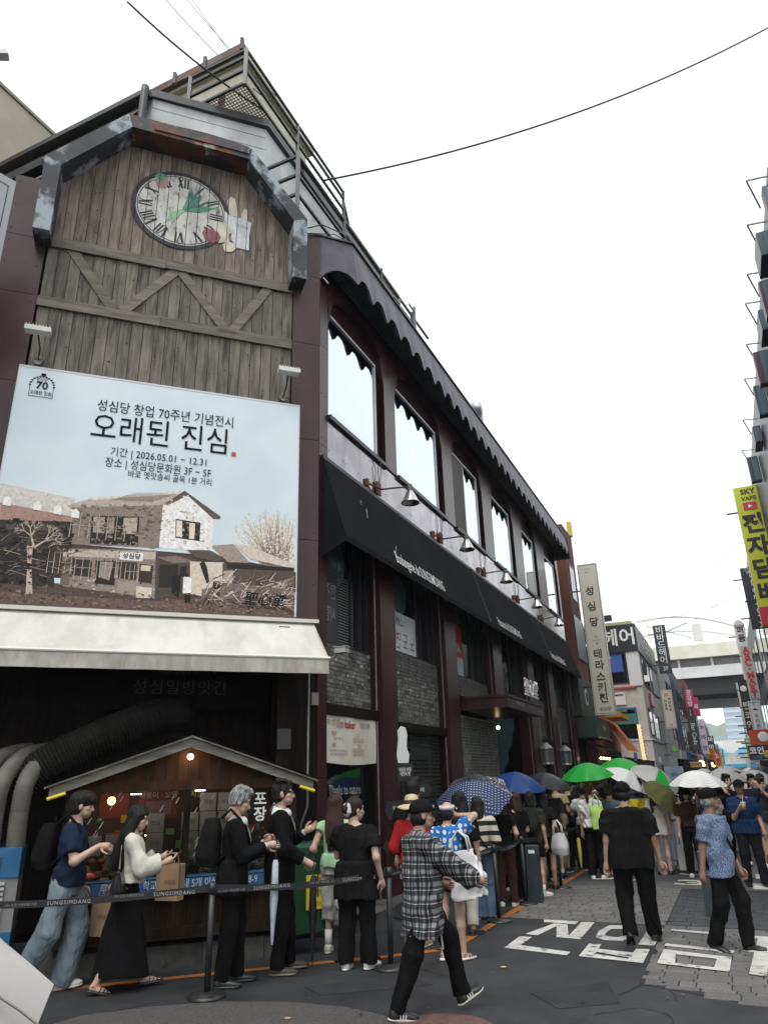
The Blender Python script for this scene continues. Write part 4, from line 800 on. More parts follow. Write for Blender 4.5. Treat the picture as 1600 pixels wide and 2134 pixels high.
spots = [(-.30, 0, 3), (.10, 0, 3), (.31, 0, 4), (.52, 0, 4), (-.98, 1, 2), (-.75, 0, 2)]
for ci, (x_, lo_z, hi_z) in enumerate(spots):
    for r_ in range(lo_z, hi_z):
        b = thing('gift_box', 'grey pastry box behind the stall glass, %s of the %s stack' % (ROWN[r_], STN[ci]), 'box', P1(-1.78 + x_, -.9 + .34 + .05 * r_, .905 + r_ * .215), RZ1, 'pastry boxes in the stall')
        MB().box(-.095, .095, 0, .1, 0, .205).build('carton', BOXP, b); text('성심', .06, BLACKL, b, (0, -.003, .1), name='print')
OR = pm('orange_bun', (.46, .10, .03), (.34, .06, .02), scale=12, rough=.45)
for k, (x_, y_, s_) in enumerate(((-1.02, .12, .055), (-.92, .10, .05), (-.87, .16, .05), (-.97, .17, .05), (.33, .10, .04), (.42, .1, .04), (.53, .08, .036), (.52, .2, .036))):
    zz = .905 + (.13 if k in (2, 3) else .0) + (.215 if k == 7 else 0); zz += .08 if k in (4, 5) else 0
    o = MB().ball((0, 0, s_ * .8), s_, 12, 8, q=(1, 1, .8)).build('glazed_bun', OR, None, loc=tuple(P1(-1.78 + x_, -.9 + y_, zz)), smooth=True)
    tag(o, 'shiny orange bun in the stall display, %s' % ('front one at the left end', 'second along the left end', 'upper one at the left end', 'upper rear one at the left end', 'left of the pair by the mirror', 'right of the pair by the mirror', 'lowest one near the mirror', 'one on the grey box')[k], 'bun', 'orange buns on display')
o = MB().tube([(-.12, 0, .04), (0, -.01, .05), (.12, 0, .04)], [.03, .05, .03], 12).build('long_bun', OR, None, loc=tuple(P1(-1.78 - .98, -.9 + .05, .9)), rz=RZ1, smooth=True); tag(o, 'long orange bread roll lying at the left end of the stall display', 'bread')
o = MB().box(-.24, .24, 0, .2, 0, .006).build('paper_liner', flat('cream_liner', (.45, .42, .36)), None, loc=tuple(P1(-1.78 - .98, -.9 + .025, .9)), rz=RZ1); tag(o, 'crumpled cream paper liner under the left buns', 'paper')
o = thing('mug', 'cream woven mug on the blue stall shelf', 'mug', P1(-1.78 + .33, -.9 + .09, .9), RZ1); MB().lathe([(0, 0), (.04, 0), (.042, .1), (.036, .1), (.03, .02)], 14).build('cup', flat('cream_mug', (.4, .37, .3)), o, smooth=True); MB().tube([(.0, 0, .05), (.03, 0, .17)], .005, 6).build('straw', WHITEL, o)
o = thing('tabletop_mirror', 'small round mirror on a stand in the stall display', 'mirror', P1(-1.78 + .50, -.9 + .13, .9), RZ1); MB().tube([(0, 0, 0), (0, 0, .1)], .008, 8).lathe([(0, 0), (.05, 0), (.05, .01), (0, .012)], 14).build('stand', BLACKM, o); put('glass', MB().lathe([(0, 0), (.06, 0), (.06, .01), (0, .01)], 20).mesh('glass', flat('mirror_glass', (.3, .36, .42), rough=.1, metal=.8)), o, (0, 0, .15), rot=(math.pi / 2, 0, 0))
o = MB().box(-.06, .06, 0, .004, 0, .1).build('photo_card', pm('photo_card', (.35, .3, .3), (.1, .12, .2), scale=30, rough=.4), None, loc=tuple(P1(-1.78 + .12, -.9 + .06, .905)), rz=RZ1); o.rotation_euler = (0.3, .3, RZ1); tag(o, 'tilted photo card on the blue stall shelf', 'card')
ag = MB(); ra_ = random.Random(21)                          # heap of small packets, cards and toys
for k in range(150):
    x_ = ra_.uniform(-1.2, 1.2); y_ = ra_.uniform(.05, .6); z_ = .905 + ra_.choice((0, 0, 0, .05, .12, .25, .4, .55)) * (y_ > .3); sx, sy, sz = ra_.uniform(.02, .055), ra_.uniform(.015, .03), ra_.uniform(.03, .09); ag.box(x_ - sx, x_ + sx, y_ - sy, y_ + sy, z_, z_ + sz, k % 7) if k % 3 else ag.ball((x_, y_, z_ + .03), .03, 8, 6, k % 7)
o = ag.build('small_goods', [flat('goods%d' % k, c) for k, c in enumerate(((.55, .5, .4), (.5, .09, .04), (.1, .2, .4), (.5, .35, .08), (.6, .6, .58), (.12, .3, .12), (.35, .2, .12)))], None, loc=tuple(P1(-1.78, -.9, 0)), rz=RZ1, fix=False); o['kind'] = 'stuff'; tag(o, 'jumble of small packets and toys filling the stall display', 'goods')
bq = thing('flower_bunch', 'red and yellow flower bunch behind the stall glass at right', 'flowers', P1(-1.78 + .95, -.9 + .25, 1.15), RZ1)
fl = MB(); r9 = random.Random(9)
for k in range(90): 
    p = Vector((r9.gauss(0, .07), r9.gauss(0, .05), r9.uniform(-.15, .2))); s_ = r9.uniform(.012, .026)
    fl.add([p + Vector((r9.uniform(-s_, s_), r9.uniform(-s_, s_), r9.uniform(-s_, s_))) for _ in range(4)], [(0, 1, 2), (0, 2, 3)], k % 3)
fl.build('blossoms', [flat('fl_red', (.4, .03, .04)), flat('fl_yel', (.45, .3, .05)), flat('fl_gr', (.05, .14, .05))], bq, fix=False)
# small plush-like bread basket at left in display
# ---- big black corrugated duct, pale ducts, blue cooler
def hose(pts, r, pitch=.035, amp=.012, n=14):
    P_ = [Vector(p) for p in pts]; out_p, out_r = [], []; 
    for a, b in zip(P_, P_[1:]):
        k = max(2, int((b - a).length / pitch * 2))
        for i in range(k): out_p.append(a.lerp(b, i / k)); out_r.append(r + (amp if len(out_p) % 2 else -amp))
    return MB().tube(out_p, out_r, n)
def bez(*c, n=8):
    c = [Vector(p) for p in c]; o = []
    for i in range(len(c) - 1):
        p0, p1, p2, p3 = c[max(i - 1, 0)], c[i], c[i + 1], c[min(i + 2, len(c) - 1)]
        for k in range(n):
            t = k / n; o.append(.5 * ((2 * p1) + (p2 - p0) * t + (2 * p0 - 5 * p1 + 4 * p2 - p3) * t * t + (-p0 + 3 * p1 - 3 * p2 + p3) * t ** 3))
    return o + [c[-1]]
DUCT = pm('black_duct', (.010, .0095, .0085), (.017, .016, .0145), scale=3, rough=.7, spec=.1)
o = hose(bez((-1.9, .1, 2.72), (-2.2, -.3, 2.66), (-2.75, -.55, 2.42), (-3.35, -.6, 2.1), (-3.7, -.55, 1.7)), .215).build('exhaust_duct', DUCT, None, loc=tuple(P1(0, 0, 0)), rz=RZ1); tag(o, 'fat black corrugated exhaust duct lying over the stall roof', 'duct')
PD = pm('pale_duct', (.085, .08, .07), (.12, .114, .10), scale=5, rough=.7)
for k, (xq, yq) in enumerate(((-3.76, -.86), (-3.52, -.86), (-4.0, -.8))):
    o = hose(bez((xq, yq, 1.25), (xq - .01, yq, 1.6), (xq + .02, yq + .02, 1.95), (xq + .16, yq + .35, 2.2), (xq + .4, yq + .9, 2.3)), .095, .03, .004).build('pale_duct', PD, None, loc=tuple(P1(0, 0, 0)), rz=RZ1, smooth=True)
    tag(o, 'pale flexible air duct rising from the blue cooler, %s' % ('middle one', 'right one', 'leftmost one')[k], 'duct', 'pale cooler ducts')
co = thing('portable_cooler', 'blue and grey portable air cooler at the left edge beside the stall', 'cooler', P1(-3.86, -1.0, .0), RZ1)
BL = pm('cooler_blue', (.02, .11, .24), (.03, .13, .28), scale=3, rough=.4); GR = pm('cooler_grey', (.22, .22, .22), None, rough=.5)
MB().box(-.4, .42, 0, .5, .08, .5).build('lower_body', BL, co); MB().box(-.4, .42, .02, .5, .5, 1.0).build('grille_body', GR, co); MB().box(-.4, .42, 0, .5, 1.0, 1.28).build('upper_body', BL, co)
for k in range(9): MB().box(-.3, .3, -.01, .02, .55 + k * .048, .575 + k * .048).build('slat', flat('slat_grey', (.42, .42, .42)), co)
MB().box(.0, .24, -.008, .0, 1.08, 1.2).build('control_panel', flat('panel_dark', (.02, .05, .08)), co); MB().box(.03, .12, -.012, -.008, 1.11, 1.17).build('display', flat('lcd', (.12, .16, .18)), co)
for sx in (-.35, .37): MB().tube([(sx, .1, .05), (sx, .14, .05)], .05, 10).build('wheel', BLACKM, co)
# ---- green bin
gb = thing('green_bin', 'dark green wheeled waste bin with yellow notice beside the suited man', 'bin', P1(-.28, -.75, .0), RZ1 + .15)
GREEN = pm('bin_green', (.008, .055, .022), (.012, .07, .03), scale=3, rough=.4)
def tap(z0, z1, a, b): return MB().add([(-a, -a * .8, z0), (a, -a * .8, z0), (a, a * .8, z0), (-a, a * .8, z0), (-b, -b * .8, z1), (b, -b * .8, z1), (b, b * .8, z1), (-b, b * .8, z1)], [(0, 1, 2, 3), (7, 6, 5, 4), (0, 4, 5, 1), (1, 5, 6, 2), (2, 6, 7, 3), (3, 7, 4, 0)])
tap(.22, 1.04, .24, .29).build('tub', GREEN, gb); tap(1.04, 1.12, .31, .31).build('rim', GREEN, gb); tap(1.121, 1.16, .3, .22).build('lid', GREEN, gb)
MB().box(-.12, .22, -.235, -.218, .46, .82).build('notice', YEL, gb); text('썬글\n대상', .12, BLACKL, gb, (.04, -.24, .70), bold=.03); text('대상 장소 성심당', .035, BLACKL, gb, (.05, -.24, .52))
for sx in (-.2, .2): MB().tube([(sx - .02, .14, .21), (sx + .02, .14, .21)], .05, 10).build('wheel', BLACKM, gb)
# ---- sign post with arrow boards
sp = thing('sign_post', 'black direction post with stacked arrow boards outside the banner', 'sign', P2(1.55, -.62, 0), RZ2 - .5)
MB().tube([(0, 0, 0), (0, 0, 2.1)], .02, 8).build('pole', BLACKM, sp); MB().lathe([(0, 0), (.2, 0), (.2, .02), (.03, .03)], 16).build('base', BLACKM, sp)
cut = [(-.09, 2.05), (.09, 2.05), (.12, 2.2), (.07, 2.3), (.09, 2.5), (.06, 2.6), (-.02, 2.62), (-.09, 2.55), (-.08, 2.42), (-.1, 2.3), (-.12, 2.2)]
MB().prism(cut, -.03, -.015).build('cutout_board', flat('cutout_white', (.62, .63, .62)), sp)
for k, (xo, z_, wd, hh, s_, ar) in enumerate(((0, 1.95, .30, .26, '성심당 본점\n대전의 빵', 0), (.22, 1.69, .46, .17, '성심당 문화원', 1), (-.16, 1.42, .34, .26, '성심당 빵\n문화원', -1), (-.04, 1.18, .32, .14, '성심 빵방', 0), (-.2, .94, .36, .17, '샌드', -1))):
    pts = [(xo - wd / 2, z_ - hh / 2), (xo + wd / 2, z_ - hh / 2)] + ([(xo + wd / 2 + .07, z_)] if ar > 0 else []) + [(xo + wd / 2, z_ + hh / 2), (xo - wd / 2, z_ + hh / 2)] + ([(xo - wd / 2 - .07, z_)] if ar < 0 else [])
    MB().prism(pts, -.06, -.035).build('arrow_board', flat('board_black', (.012, .012, .012)), sp); text(s_, .062, WHITEL, sp, (xo, -.063, z_), sx=.8, bold=.01)
# ---- queue posts with printed belts
BELT = flat('black_belt', (.012, .012, .014))
POSTS = [(-4.55, 7.15), (-1.77, 7.74), (-.06, 8.62), (1.41, 11.01), (2.02, 12.35), (2.9, 13.9), (4.16, 16.59), (5.3, 19.2)]
PN = ['at the left picture edge', 'in front of the suited man', 'hidden behind the plaid shirt', 'behind the striped sweater', 'beside the near dark bollard', 'behind the grey shirt', 'left of the white shirt with ponytail', 'farthest along the queue']
for k, (x_, y_) in enumerate(POSTS):
    t = thing('queue_post', 'black belt queue post ' + PN[k], 'post', (x_, y_, 0), 0, 'black queue posts')
    MB().lathe([(0, 0), (.175, 0), (.178, .012), (.16, .03), (.04, .045), (.03, .05)], 28).build('base', pm('post_base', (.012, .012, .013), (.03, .03, .03), scale=20, rough=.35), t, smooth=True)
    MB().tube([(0, 0, .04), (0, 0, .90)], .03, 16).build('pole', BLACKM, t, smooth=True); MB().tube([(0, 0, .86), (0, 0, .955)], .036, 16).build('belt_head', BLACKM, t, smooth=True)
for k in range(len(POSTS) - 1):
    a, b = Vector((*POSTS[k], 0)), Vector((*POSTS[k + 1], 0)); d = b - a; ln = d.length; rz = math.atan2(d.y, d.x)
    t = thing('queue_belt', 'black printed belt strung to the queue post ' + PN[k + 1], 'belt', tuple(a), rz, 'queue belts')
    m = MB(); n_ = 14
    for i in range(n_):
        q = lambda i: (.03 + (ln - .06) * i / n_, -.004 * math.sin(i * 1.3), .905 - .05 * math.sin(math.pi * i / n_))
        (xa, ya, za), (xb, yb, zb) = q(i), q(i + 1); m.add([(xa, ya, za - .03), (xb, yb, zb - .03), (xb, yb, zb + .03), (xa, ya, za + .03), (xa, ya + .003, za - .03), (xb, yb + .003, zb - .03), (xb, yb + .003, zb + .03), (xa, ya + .003, za + .03)], [(0, 1, 2, 3), (7, 6, 5, 4), (3, 2, 6, 7), (0, 4, 5, 1)])
    m.build('strap', BELT, t)
    if k < 4:
        nrep = max(1, round(ln / 1.1))
        for i in range(nrep):
            c_ = (i + .5) / nrep; z_ = .905 - .05 * math.sin(math.pi * c_); text('SUNGSIMDANG', .046, flat('belt_letter', (.38, .38, .38)), t, (ln * c_ + .12, -.012, z_), spacing=1.25); text('1956 以來 大韓民國 大田', .026, flat('belt_letter2', (.22, .22, .22)), t, (ln * c_ - .3, -.012, z_))
# ---- bollards
BOLL = pm('bollard_paint', (.022, .03, .036), (.032, .042, .048), scale=4, rough=.45, bump=.0006, bscale=18)
for k, (x_, y_, tl, s_) in enumerate(((2.2, 12.48, 0.0, 'beside the queue with a white label on top'), (4.30, 10.92, 0.0, 'behind the old man in the blue shirt'))):
    t = thing('bollard', 'dark square steel bollard ' + s_, 'bollard', (x_, y_, 0), RZ2, 'dark street bollards')
    MB().add([(-.1, -.1, 0), (.1, -.1, 0), (.1, .1, 0), (-.1, .1, 0), (-.09, -.09, .8), (.09, -.09, .8), (.09, .09, .8), (-.09, .09, .8), (-.075, -.075, .815), (.075, -.075, .815), (.075, .075, .815), (-.075, .075, .815)], [(0, 1, 5, 4), (1, 2, 6, 5), (2, 3, 7, 6), (3, 0, 4, 7), (4, 5, 9, 8), (5, 6, 10, 9), (6, 7, 11, 10), (7, 4, 8, 11), (8, 9, 10, 11)]).build('post', BOLL, t)
    MB().box(-.095, -.0935, -.06, .04, .70, .75).build('label_strip', WHITEL, t) if k == 0 else MB().box(-.22, .16, -.13, .13, .001, .014).build('rust_plate', pm('rust_plate', (.07, .055, .04), (.12, .075, .04), (.04, .04, .042), scale=8, rough=.9), t)
# ================================================================== ground: x along the street, y to the left of it (frame turned by RZ2 about the camera's foot)
ASPH = pm('worn_asphalt', (.013, .0145, .017), (.034, .0365, .041), (.085, .088, .092), scale=1.3, lo=.36, hi=.66, scale3=240, lo3=.63, hi3=.72, rough=.6, rvar=.35, bump=.004, bscale=170, detail=12)
AGG = pm('exposed_aggregate', (.04, .038, .037), (.09, .085, .082), (.02, .019, .019), scale=70, lo=.35, hi=.65, scale3=40, lo3=.55, hi3=.65, rough=.75, bump=.003, bscale=90)
PAV = pm('granite_paver', (.085, .082, .08), (.16, .154, .15), (.045, .043, .043), scale=60, scale3=90, lo=.3, hi=.7, lo3=.55, hi3=.65, rough=.75, bump=.002, bscale=120, vary=.18)
PAVD = pm('dark_coated_paver', (.022, .025, .031), (.034, .038, .045), (.085, .085, .085), scale=3, scale3=70, lo3=.64, hi3=.72, rough=.6, bump=.002, bscale=90, vary=.12)
JOINT = pm('paver_joint', (.02, .02, .021), None, rough=.95)
PAINTW = pm('road_paint', (.46, .45, .42), (.58, .57, .54), (.09, .09, .09), scale=4, scale3=7, lo3=.55, hi3=.66, rough=.6, bump=.001, bscale=60, detail=9)
PAINTO = pm('orange_road_paint', (.40, .135, .02), (.34, .11, .02), (.10, .06, .035), scale=3, scale3=9, lo3=.54, hi3=.68, rough=.65, detail=9)
road = MB().box(-60, 260, -60, 60, -.6, 0).build('road', ASPH, None, rz=RZ2, kind='structure')
def rd(mb, name, mat, **k): return mb.build(name, mat, road, **k)
def rl(p): return (p[0] * SV.x + p[1] * SV.y, -(p[0] * NV2.x + p[1] * NV2.y))         # world x,y -> road frame
def sheet(pts, z, name, mat): return rd(MB().plan([rl(p) for p in pts], .0015, z), name, mat)
# lighter aggregate apron at the near left
ap = [(-6, 3), (-6, 5.9), (-4.2, 6.35), (-3.02, 6.9), (-2.73, 7.28), (-2.16, 7.5), (-1.56, 7.58), (-.98, 7.51), (-.46, 7.32), (-.12, 7.05), (.04, 6.65), (.3, 5.5), (.6, 3)]
ap_o = sheet(ap, .004, 'aggregate_apron', AGG)
mh = MB().plan([(rl((.35, 6.62))[0] + .42 * math.cos(a * .2618), rl((.35, 6.62))[1] + .42 * math.sin(a * .2618)) for a in range(24)], .0015, .009); rd(mh, 'manhole_cover', pm('rusty_cover', (.09, .045, .038), (.13, .07, .06), scale=12, rough=.8, bump=.004, bscale=40))
orl = [(-7.0, 6.9), (-3.79, 7.93), (-3.23, 8.18), (-.66, 9.0), (-.2, 9.12), (.5, 9.4), (.78, 9.75), (2.17, 12.71), (3.53, 15.46), (4.9, 18.32), (9.8, 29.1)]
m = MB()
for a, b in zip(orl, orl[1:]):
    A_, B_ = Vector(rl(a)), Vector(rl(b)); d = (B_ - A_).normalized(); n_ = Vector((-d.y, d.x)) * .055; A_ -= d * .02; B_ += d * .02
    m.add([(*(A_ - n_), .005), (*(B_ - n_), .005), (*(B_ + n_), .005), (*(A_ + n_), .005)], [(0, 1, 2, 3)])
rd(m, 'orange_line', PAINTO, fix=False)
# pavement strips of granite blocks
def pv_mesh(lx, ly, mat): return MB().add([(0, 0, 0), (lx, 0, 0), (lx, ly, 0), (0, ly, 0), (0, 0, .009), (lx, 0, .009), (lx, ly, .009), (0, ly, .009), (.006, .006, .013), (lx - .006, .006, .013), (lx - .006, ly - .006, .013), (.006, ly - .006, .013)], [(0, 1, 5, 4), (1, 2, 6, 5), (2, 3, 7, 6), (3, 0, 4, 7), (4, 5, 9, 8), (5, 6, 10, 9), (6, 7, 11, 10), (7, 4, 8, 11), (8, 9, 10, 11)]).mesh('paver', mat)
PM = {(w_, h, d): pv_mesh(w_, h, PAVD if d else PAV) for w_ in (.19, .09) for h in (.29, .14) for d in (0, 1)}
pave = bpy.data.objects.new('pavement', MB().box(7.5, 15.5, -2.8, 3.4, -.02, .003).mesh('pavement', JOINT)); COL.objects.link(pave); pave.rotation_euler = (0, 0, RZ2); pave['kind'] = 'structure'
pave.data = MB().add([(8.02, 1.15, .003), (7.2, -1.0, .003), (6.4, -3.1, .003), (10.9, -3.1, .003), (10.9, 1.15, .003)], [(0, 1, 2, 3, 4)]).box(10.9, 14.25, -3.1, 3.3, .001, .003).mesh('pavement', JOINT)
npv = 0; restp = MB(); restd = MB(); pr_ = random.Random(3)
def near_edge(y): return 8.02 - (1.15 - y) * .385
def tile(xa, xb, ya, yb, edge, dark, own):
    global npv
    x = xa; r = 0
    while x < xb - .05:
        hx = .19 if r % 2 == 0 else .09; hx = min(hx, xb - x); y = ya + (-.12 if r % 2 else 0) - pr_.choice((0, .07))
        while y < yb - .04:
            wy = .29 if pr_.random() < .72 else .14; a, e = max(y, ya), min(y + wy, yb)
            if e - a > .05 and (edge is None or x > edge(a)):
                z = pr_.uniform(-.002, .002); key = (.19 if r % 2 == 0 else .09, wy if wy in (.29, .14) else .29, dark)
                if own and npv < 300:
                    o = bpy.data.objects.new('paver', PM[key]); COL.objects.link(o); o.parent = pave; o.location = (x, a, z); o.scale = (hx / key[0], (e - a) / key[1], 1); npv += 1
                else: (restd if dark else restp).box(x, x + hx, a, e, .0, .012 + z)
            y += wy + .011
        x += hx + .012; r += 1
tile(6.5, 10.9, -1.3, 1.14, near_edge, 0, True)
tile(10.92, 14.22, 1.14, 3.2, None, 0, True)
tile(6.5, 10.9, -3.0, -1.31, near_edge, 0, False)
tile(10.92, 14.22, -3.0, 1.12, None, 1, False)
for mb_, mt in ((restp, PAV), (restd, PAVD)): o = mb_.build('paver_field', mt, pave, fix=False); o['kind'] = 'stuff'
# painted letters
LET = {'j_bar': [(2.04, 11.1), (2.47, 10.89), (2.36, 10.68), (1.99, 10.89)], 'j_left': [(2.09, 10.76), (2.2, 10.75), (1.75, 10.06), (1.61, 10.15)], 'j_mid': [(2.13, 10.73), (2.26, 10.69), (2.08, 9.83), (1.95, 9.92)],
 'j_i': [(2.48, 10.82), (2.64, 10.76), (2.2, 9.76), (2.06, 9.85)], 'n_v': [(1.52, 10.02), (1.66, 9.96), (1.37, 9.38), (1.24, 9.42)], 'n_h': [(1.4, 9.57), (1.93, 9.12), (1.86, 8.97), (1.24, 9.42)],
 'ip_i': [(3.19, 10.27), (3.35, 10.2), (2.93, 9.31), (2.77, 9.39)], 'b_l': [(2.24, 9.51), (2.37, 9.46), (2.19, 9.04), (1.97, 8.91)], 'b_r': [(2.68, 9.18), (2.82, 9.14), (2.55, 8.55), (2.41, 8.65)],
 'b_m': [(2.27, 9.23), (2.61, 8.98), (2.49, 8.77), (2.2, 9.1)], 'b_b': [(1.97, 8.91), (2.09, 9.07), (2.5, 8.68), (2.55, 8.53)], 'g_top': [(3.43, 10.12), (3.9, 9.82), (3.84, 9.71), (3.38, 10.02)],
 'g_bar': [(3.07, 9.34), (3.66, 8.9), (3.6, 8.8), (3.01, 9.22)], 'm_l': [(2.95, 9.06), (3.05, 8.97), (2.84, 8.44), (2.66, 8.45)], 'm_r': [(3.32, 8.56), (3.48, 8.58), (3.22, 8.04), (3.11, 8.15)],
 'm_t': [(2.94, 9.04), (3.49, 8.62), (3.43, 8.48), (2.87, 8.89)], 'm_b': [(2.71, 8.53), (3.27, 8.14), (3.22, 8.04), (2.66, 8.45)], 'ji_bar': [(4.1, 9.65), (4.9, 9.2), (4.83, 9.05), (4.04, 9.49)], 'ji_l': [(4.18, 9.46), (4.3, 9.4), (3.48, 7.83), (3.36, 7.94)]}
zq = .0042
for k, (nm_, pts) in enumerate(LET.items()): rd(MB().poly([(*rl(p), (.0045 if nm_[:2] in ('j_', 'n_', 'b_', 'ip') else .0165) + .0003 * k) for p in pts]), 'painted_stroke', PAINTW)
oo = [(2.78, 10.55), (3.02, 10.49), (3.05, 10.24), (2.83, 9.82), (2.66, 9.61), (2.47, 9.68), (2.41, 9.86), (2.54, 10.21)]; oi_ = [(2.74, 10.32), (2.9, 10.28), (2.93, 10.21), (2.79, 9.92), (2.67, 9.82), (2.56, 9.88), (2.55, 9.98), (2.65, 10.19)]
m = MB()
for i in range(8): m.add([(*rl(oo[i]), zq), (*rl(oo[(i + 1) % 8]), zq), (*rl(oi_[(i + 1) % 8]), zq), (*rl(oi_[i]), zq)], [(0, 1, 2, 3)])
rd(m, 'painted_stroke', PAINTW)
# further letters: two columns of figures on the strip beyond
def gtext(s, size, x, y, sx, sy):
    o = text(s, size, PAINTW, road, (x, y, .012), name='painted_figure', rot=(0, 0, -math.pi / 2), bold=.035); o.scale = (sx, sy, 1); return o
for s_, x_, y_, sx, sy in (('3', 14.95, .95, 1.6, .9), ('3', 16.35, .95, 1.6, 1.0), ('0', 17.6, .95, 1.5, .7), ('ㅓ', 18.6, .95, 1.4, .8), ('0', 20.0, .95, 1.4, .8), ('ㅏ', 14.7, -.1, 1.5, .8), ('1', 16.0, -.15, 1.6, .9), ('ㅅ', 15.2, 2.35, 1.2, .8), ('소', 15.2, -1.6, 1.5, 1.3), ('어', 17.4, -1.6, 1.5, 1.3)): gtext(s_, .95, x_, y_, sx, sy)
# far paving shown by material only
m = MB().box(14.26, 70, -3.6, 5.0, .0, .0045); far = rd(m, 'far_paving', None or pm('far_pavers', (.06, .058, .058), (.09, .088, .085), (.03, .034, .04), scale=9, scale3=.35, lo3=.42, hi3=.55, rough=.75, bump=.003, bscale=60))
# patches, cracks, gum spots
PATCH = pm('asphalt_patch', (.012, .0125, .014), (.022, .023, .025), scale=3, rough=.75, bump=.003, bscale=160)
for pl_ in ([(-.9, 8.0), (.1, 8.35), (.35, 7.95), (-.7, 7.7)], [(1.2, 7.6), (2.0, 7.9), (1.9, 7.2), (1.35, 7.1)], [(-3.2, 7.2), (-2.6, 7.6), (-2.2, 7.62), (-2.9, 7.05)]): sheet(pl_, .0035, 'asphalt_patch', PATCH)
cr = MB(); rc_ = random.Random(8)
for (x_, y_, an) in ((1.6, 6.9, 1.0), (1.9, 7.4, .4), (2.4, 7.2, 2.0), (-.3, 8.3, .3), (.8, 7.9, 2.4)):
    p0 = Vector((x_, y_))
    for q in range(16):
        an += rc_.uniform(-.5, .5); p1 = p0 + Vector((math.cos(an), math.sin(an))) * .06; n_ = Vector((-math.sin(an), math.cos(an))) * rc_.uniform(.002, .005); cr.add([(*rl(p0 - n_), .0048), (*rl(p1 - n_), .0048), (*rl(p1 + n_), .0048), (*rl(p0 + n_), .0048)], [(0, 1, 2, 3)]); p0 = p1
o = rd(cr, 'surface_cracks', flat('crack_black', (.006, .006, .006)), fix=False); o['kind'] = 'stuff'
gm = MB()
for q in range(140):
    c_ = rl((rc_.uniform(-3, 4.5), rc_.uniform(6.6, 12))); r_ = rc_.uniform(.006, .02); gm.add([(c_[0] + r_ * math.cos(a * 1.05), c_[1] + r_ * math.sin(a * 1.05) * rc_.uniform(.6, 1), .0175) for a in range(6)], [(0, 1, 2, 3, 4, 5)], q % 2)
o = rd(gm, 'gum_spots', [flat('gum_dark', (.008, .008, .008)), flat('gum_pale', (.10, .10, .095))], fix=False); o['kind'] = 'stuff'
# scattered litter
for k, (x_, y_, s_) in enumerate(((-.92, 7.02, 'on the pale apron by the manhole'), (1.1, 8.52, 'on the asphalt before the painted letters'), (3.15, 14.9, 'white one by the queue line'))):
    o = MB().ball((0, 0, .006), .035, 8, 5, q=(1, .7, .2)).build('leaf_litter', flat('dry_leaf%d' % k, ((.35, .22, .12), (.45, .33, .22), (.6, .6, .58))[k]), None, loc=(x_, y_, .004), smooth=True); tag(o, 'small pale scrap of litter ' + s_, 'litter', 'ground litter')
# ================================================================== the street beyond: signs, houses, bridge, hill
RZ3 = -AZ2
def hanging_sign(label, v, d0, z0, wd, hh, mat, frame=None, th=.22, name='projecting_sign', cat='sign', group=None):
    t = thing(name, label, cat, P2(v, -d0, z0), RZ3, group)
    MB().box(0, wd, 0, th, 0, hh).build('panel', mat, t)
    if frame: MB().box(.03, wd - .03, -.006, -.003, hh - .06, hh - .045).box(.03, wd - .03, -.006, -.003, .05, .065).box(.03, .045, -.006, -.003, .05, hh - .05).box(wd - .045, wd - .03, -.006, -.003, .05, hh - .05).build('border_line', frame, t)
    MB().slab((0, th / 2, hh * .82), (-.35, th / 2, hh * .82), .05, .05).slab((0, th / 2, hh * .18), (-.35, th / 2, hh * .18), .05, .05).build('bracket', BLACKM, t)
    return t
def ST(t, s, size, x, z, mat, **k): return text(s, size, mat, t, (x, -.012, z), **k)
def col_(r, g, b): return flat('c_%d_%d_%d' % (r * 999, g * 999, b * 999), (r, g, b), rough=.5)
CREAM = pm('cream_acrylic', (.50, .47, .40), (.56, .53, .47), scale=.6, rough=.35); CHAR = pm('charcoal_acrylic', (.018, .022, .03), None, rough=.35)
# tall cream sign
t = hanging_sign('tall cream vertical restaurant sign with brush lettering beside the bakery', 20.8, .62, 4.0, .8, 6.15, CREAM, BLACKL)
for s_, z_ in (('성', 4.95), ('심', 4.3), ('당', 3.65)): ST(t, s_, .40, .4, z_, BLACKL, bold=.02)
for s_, z_ in (('테', 2.35), ('라', 1.9), ('스', 1.45), ('키', 1.03), ('친', .62)): ST(t, s_, .40, .4, z_, BLACKL, bold=.02)
ST(t, '1F', .12, .42, 3.05, BLACKL); ST(t, '2F', .12, .42, 2.78, BLACKL); ST(t, '성심당', .16, .4, .22, BLACKL, shear=.3); ST(t, 'SINCE', .07, .38, 5.78, BLACKL)
MB().box(.25, .6, -.006, -.003, 2.92, 2.93).box(.25, .52, -.006, -.003, 5.92, 5.93).build('rule_line', BLACKL, t)
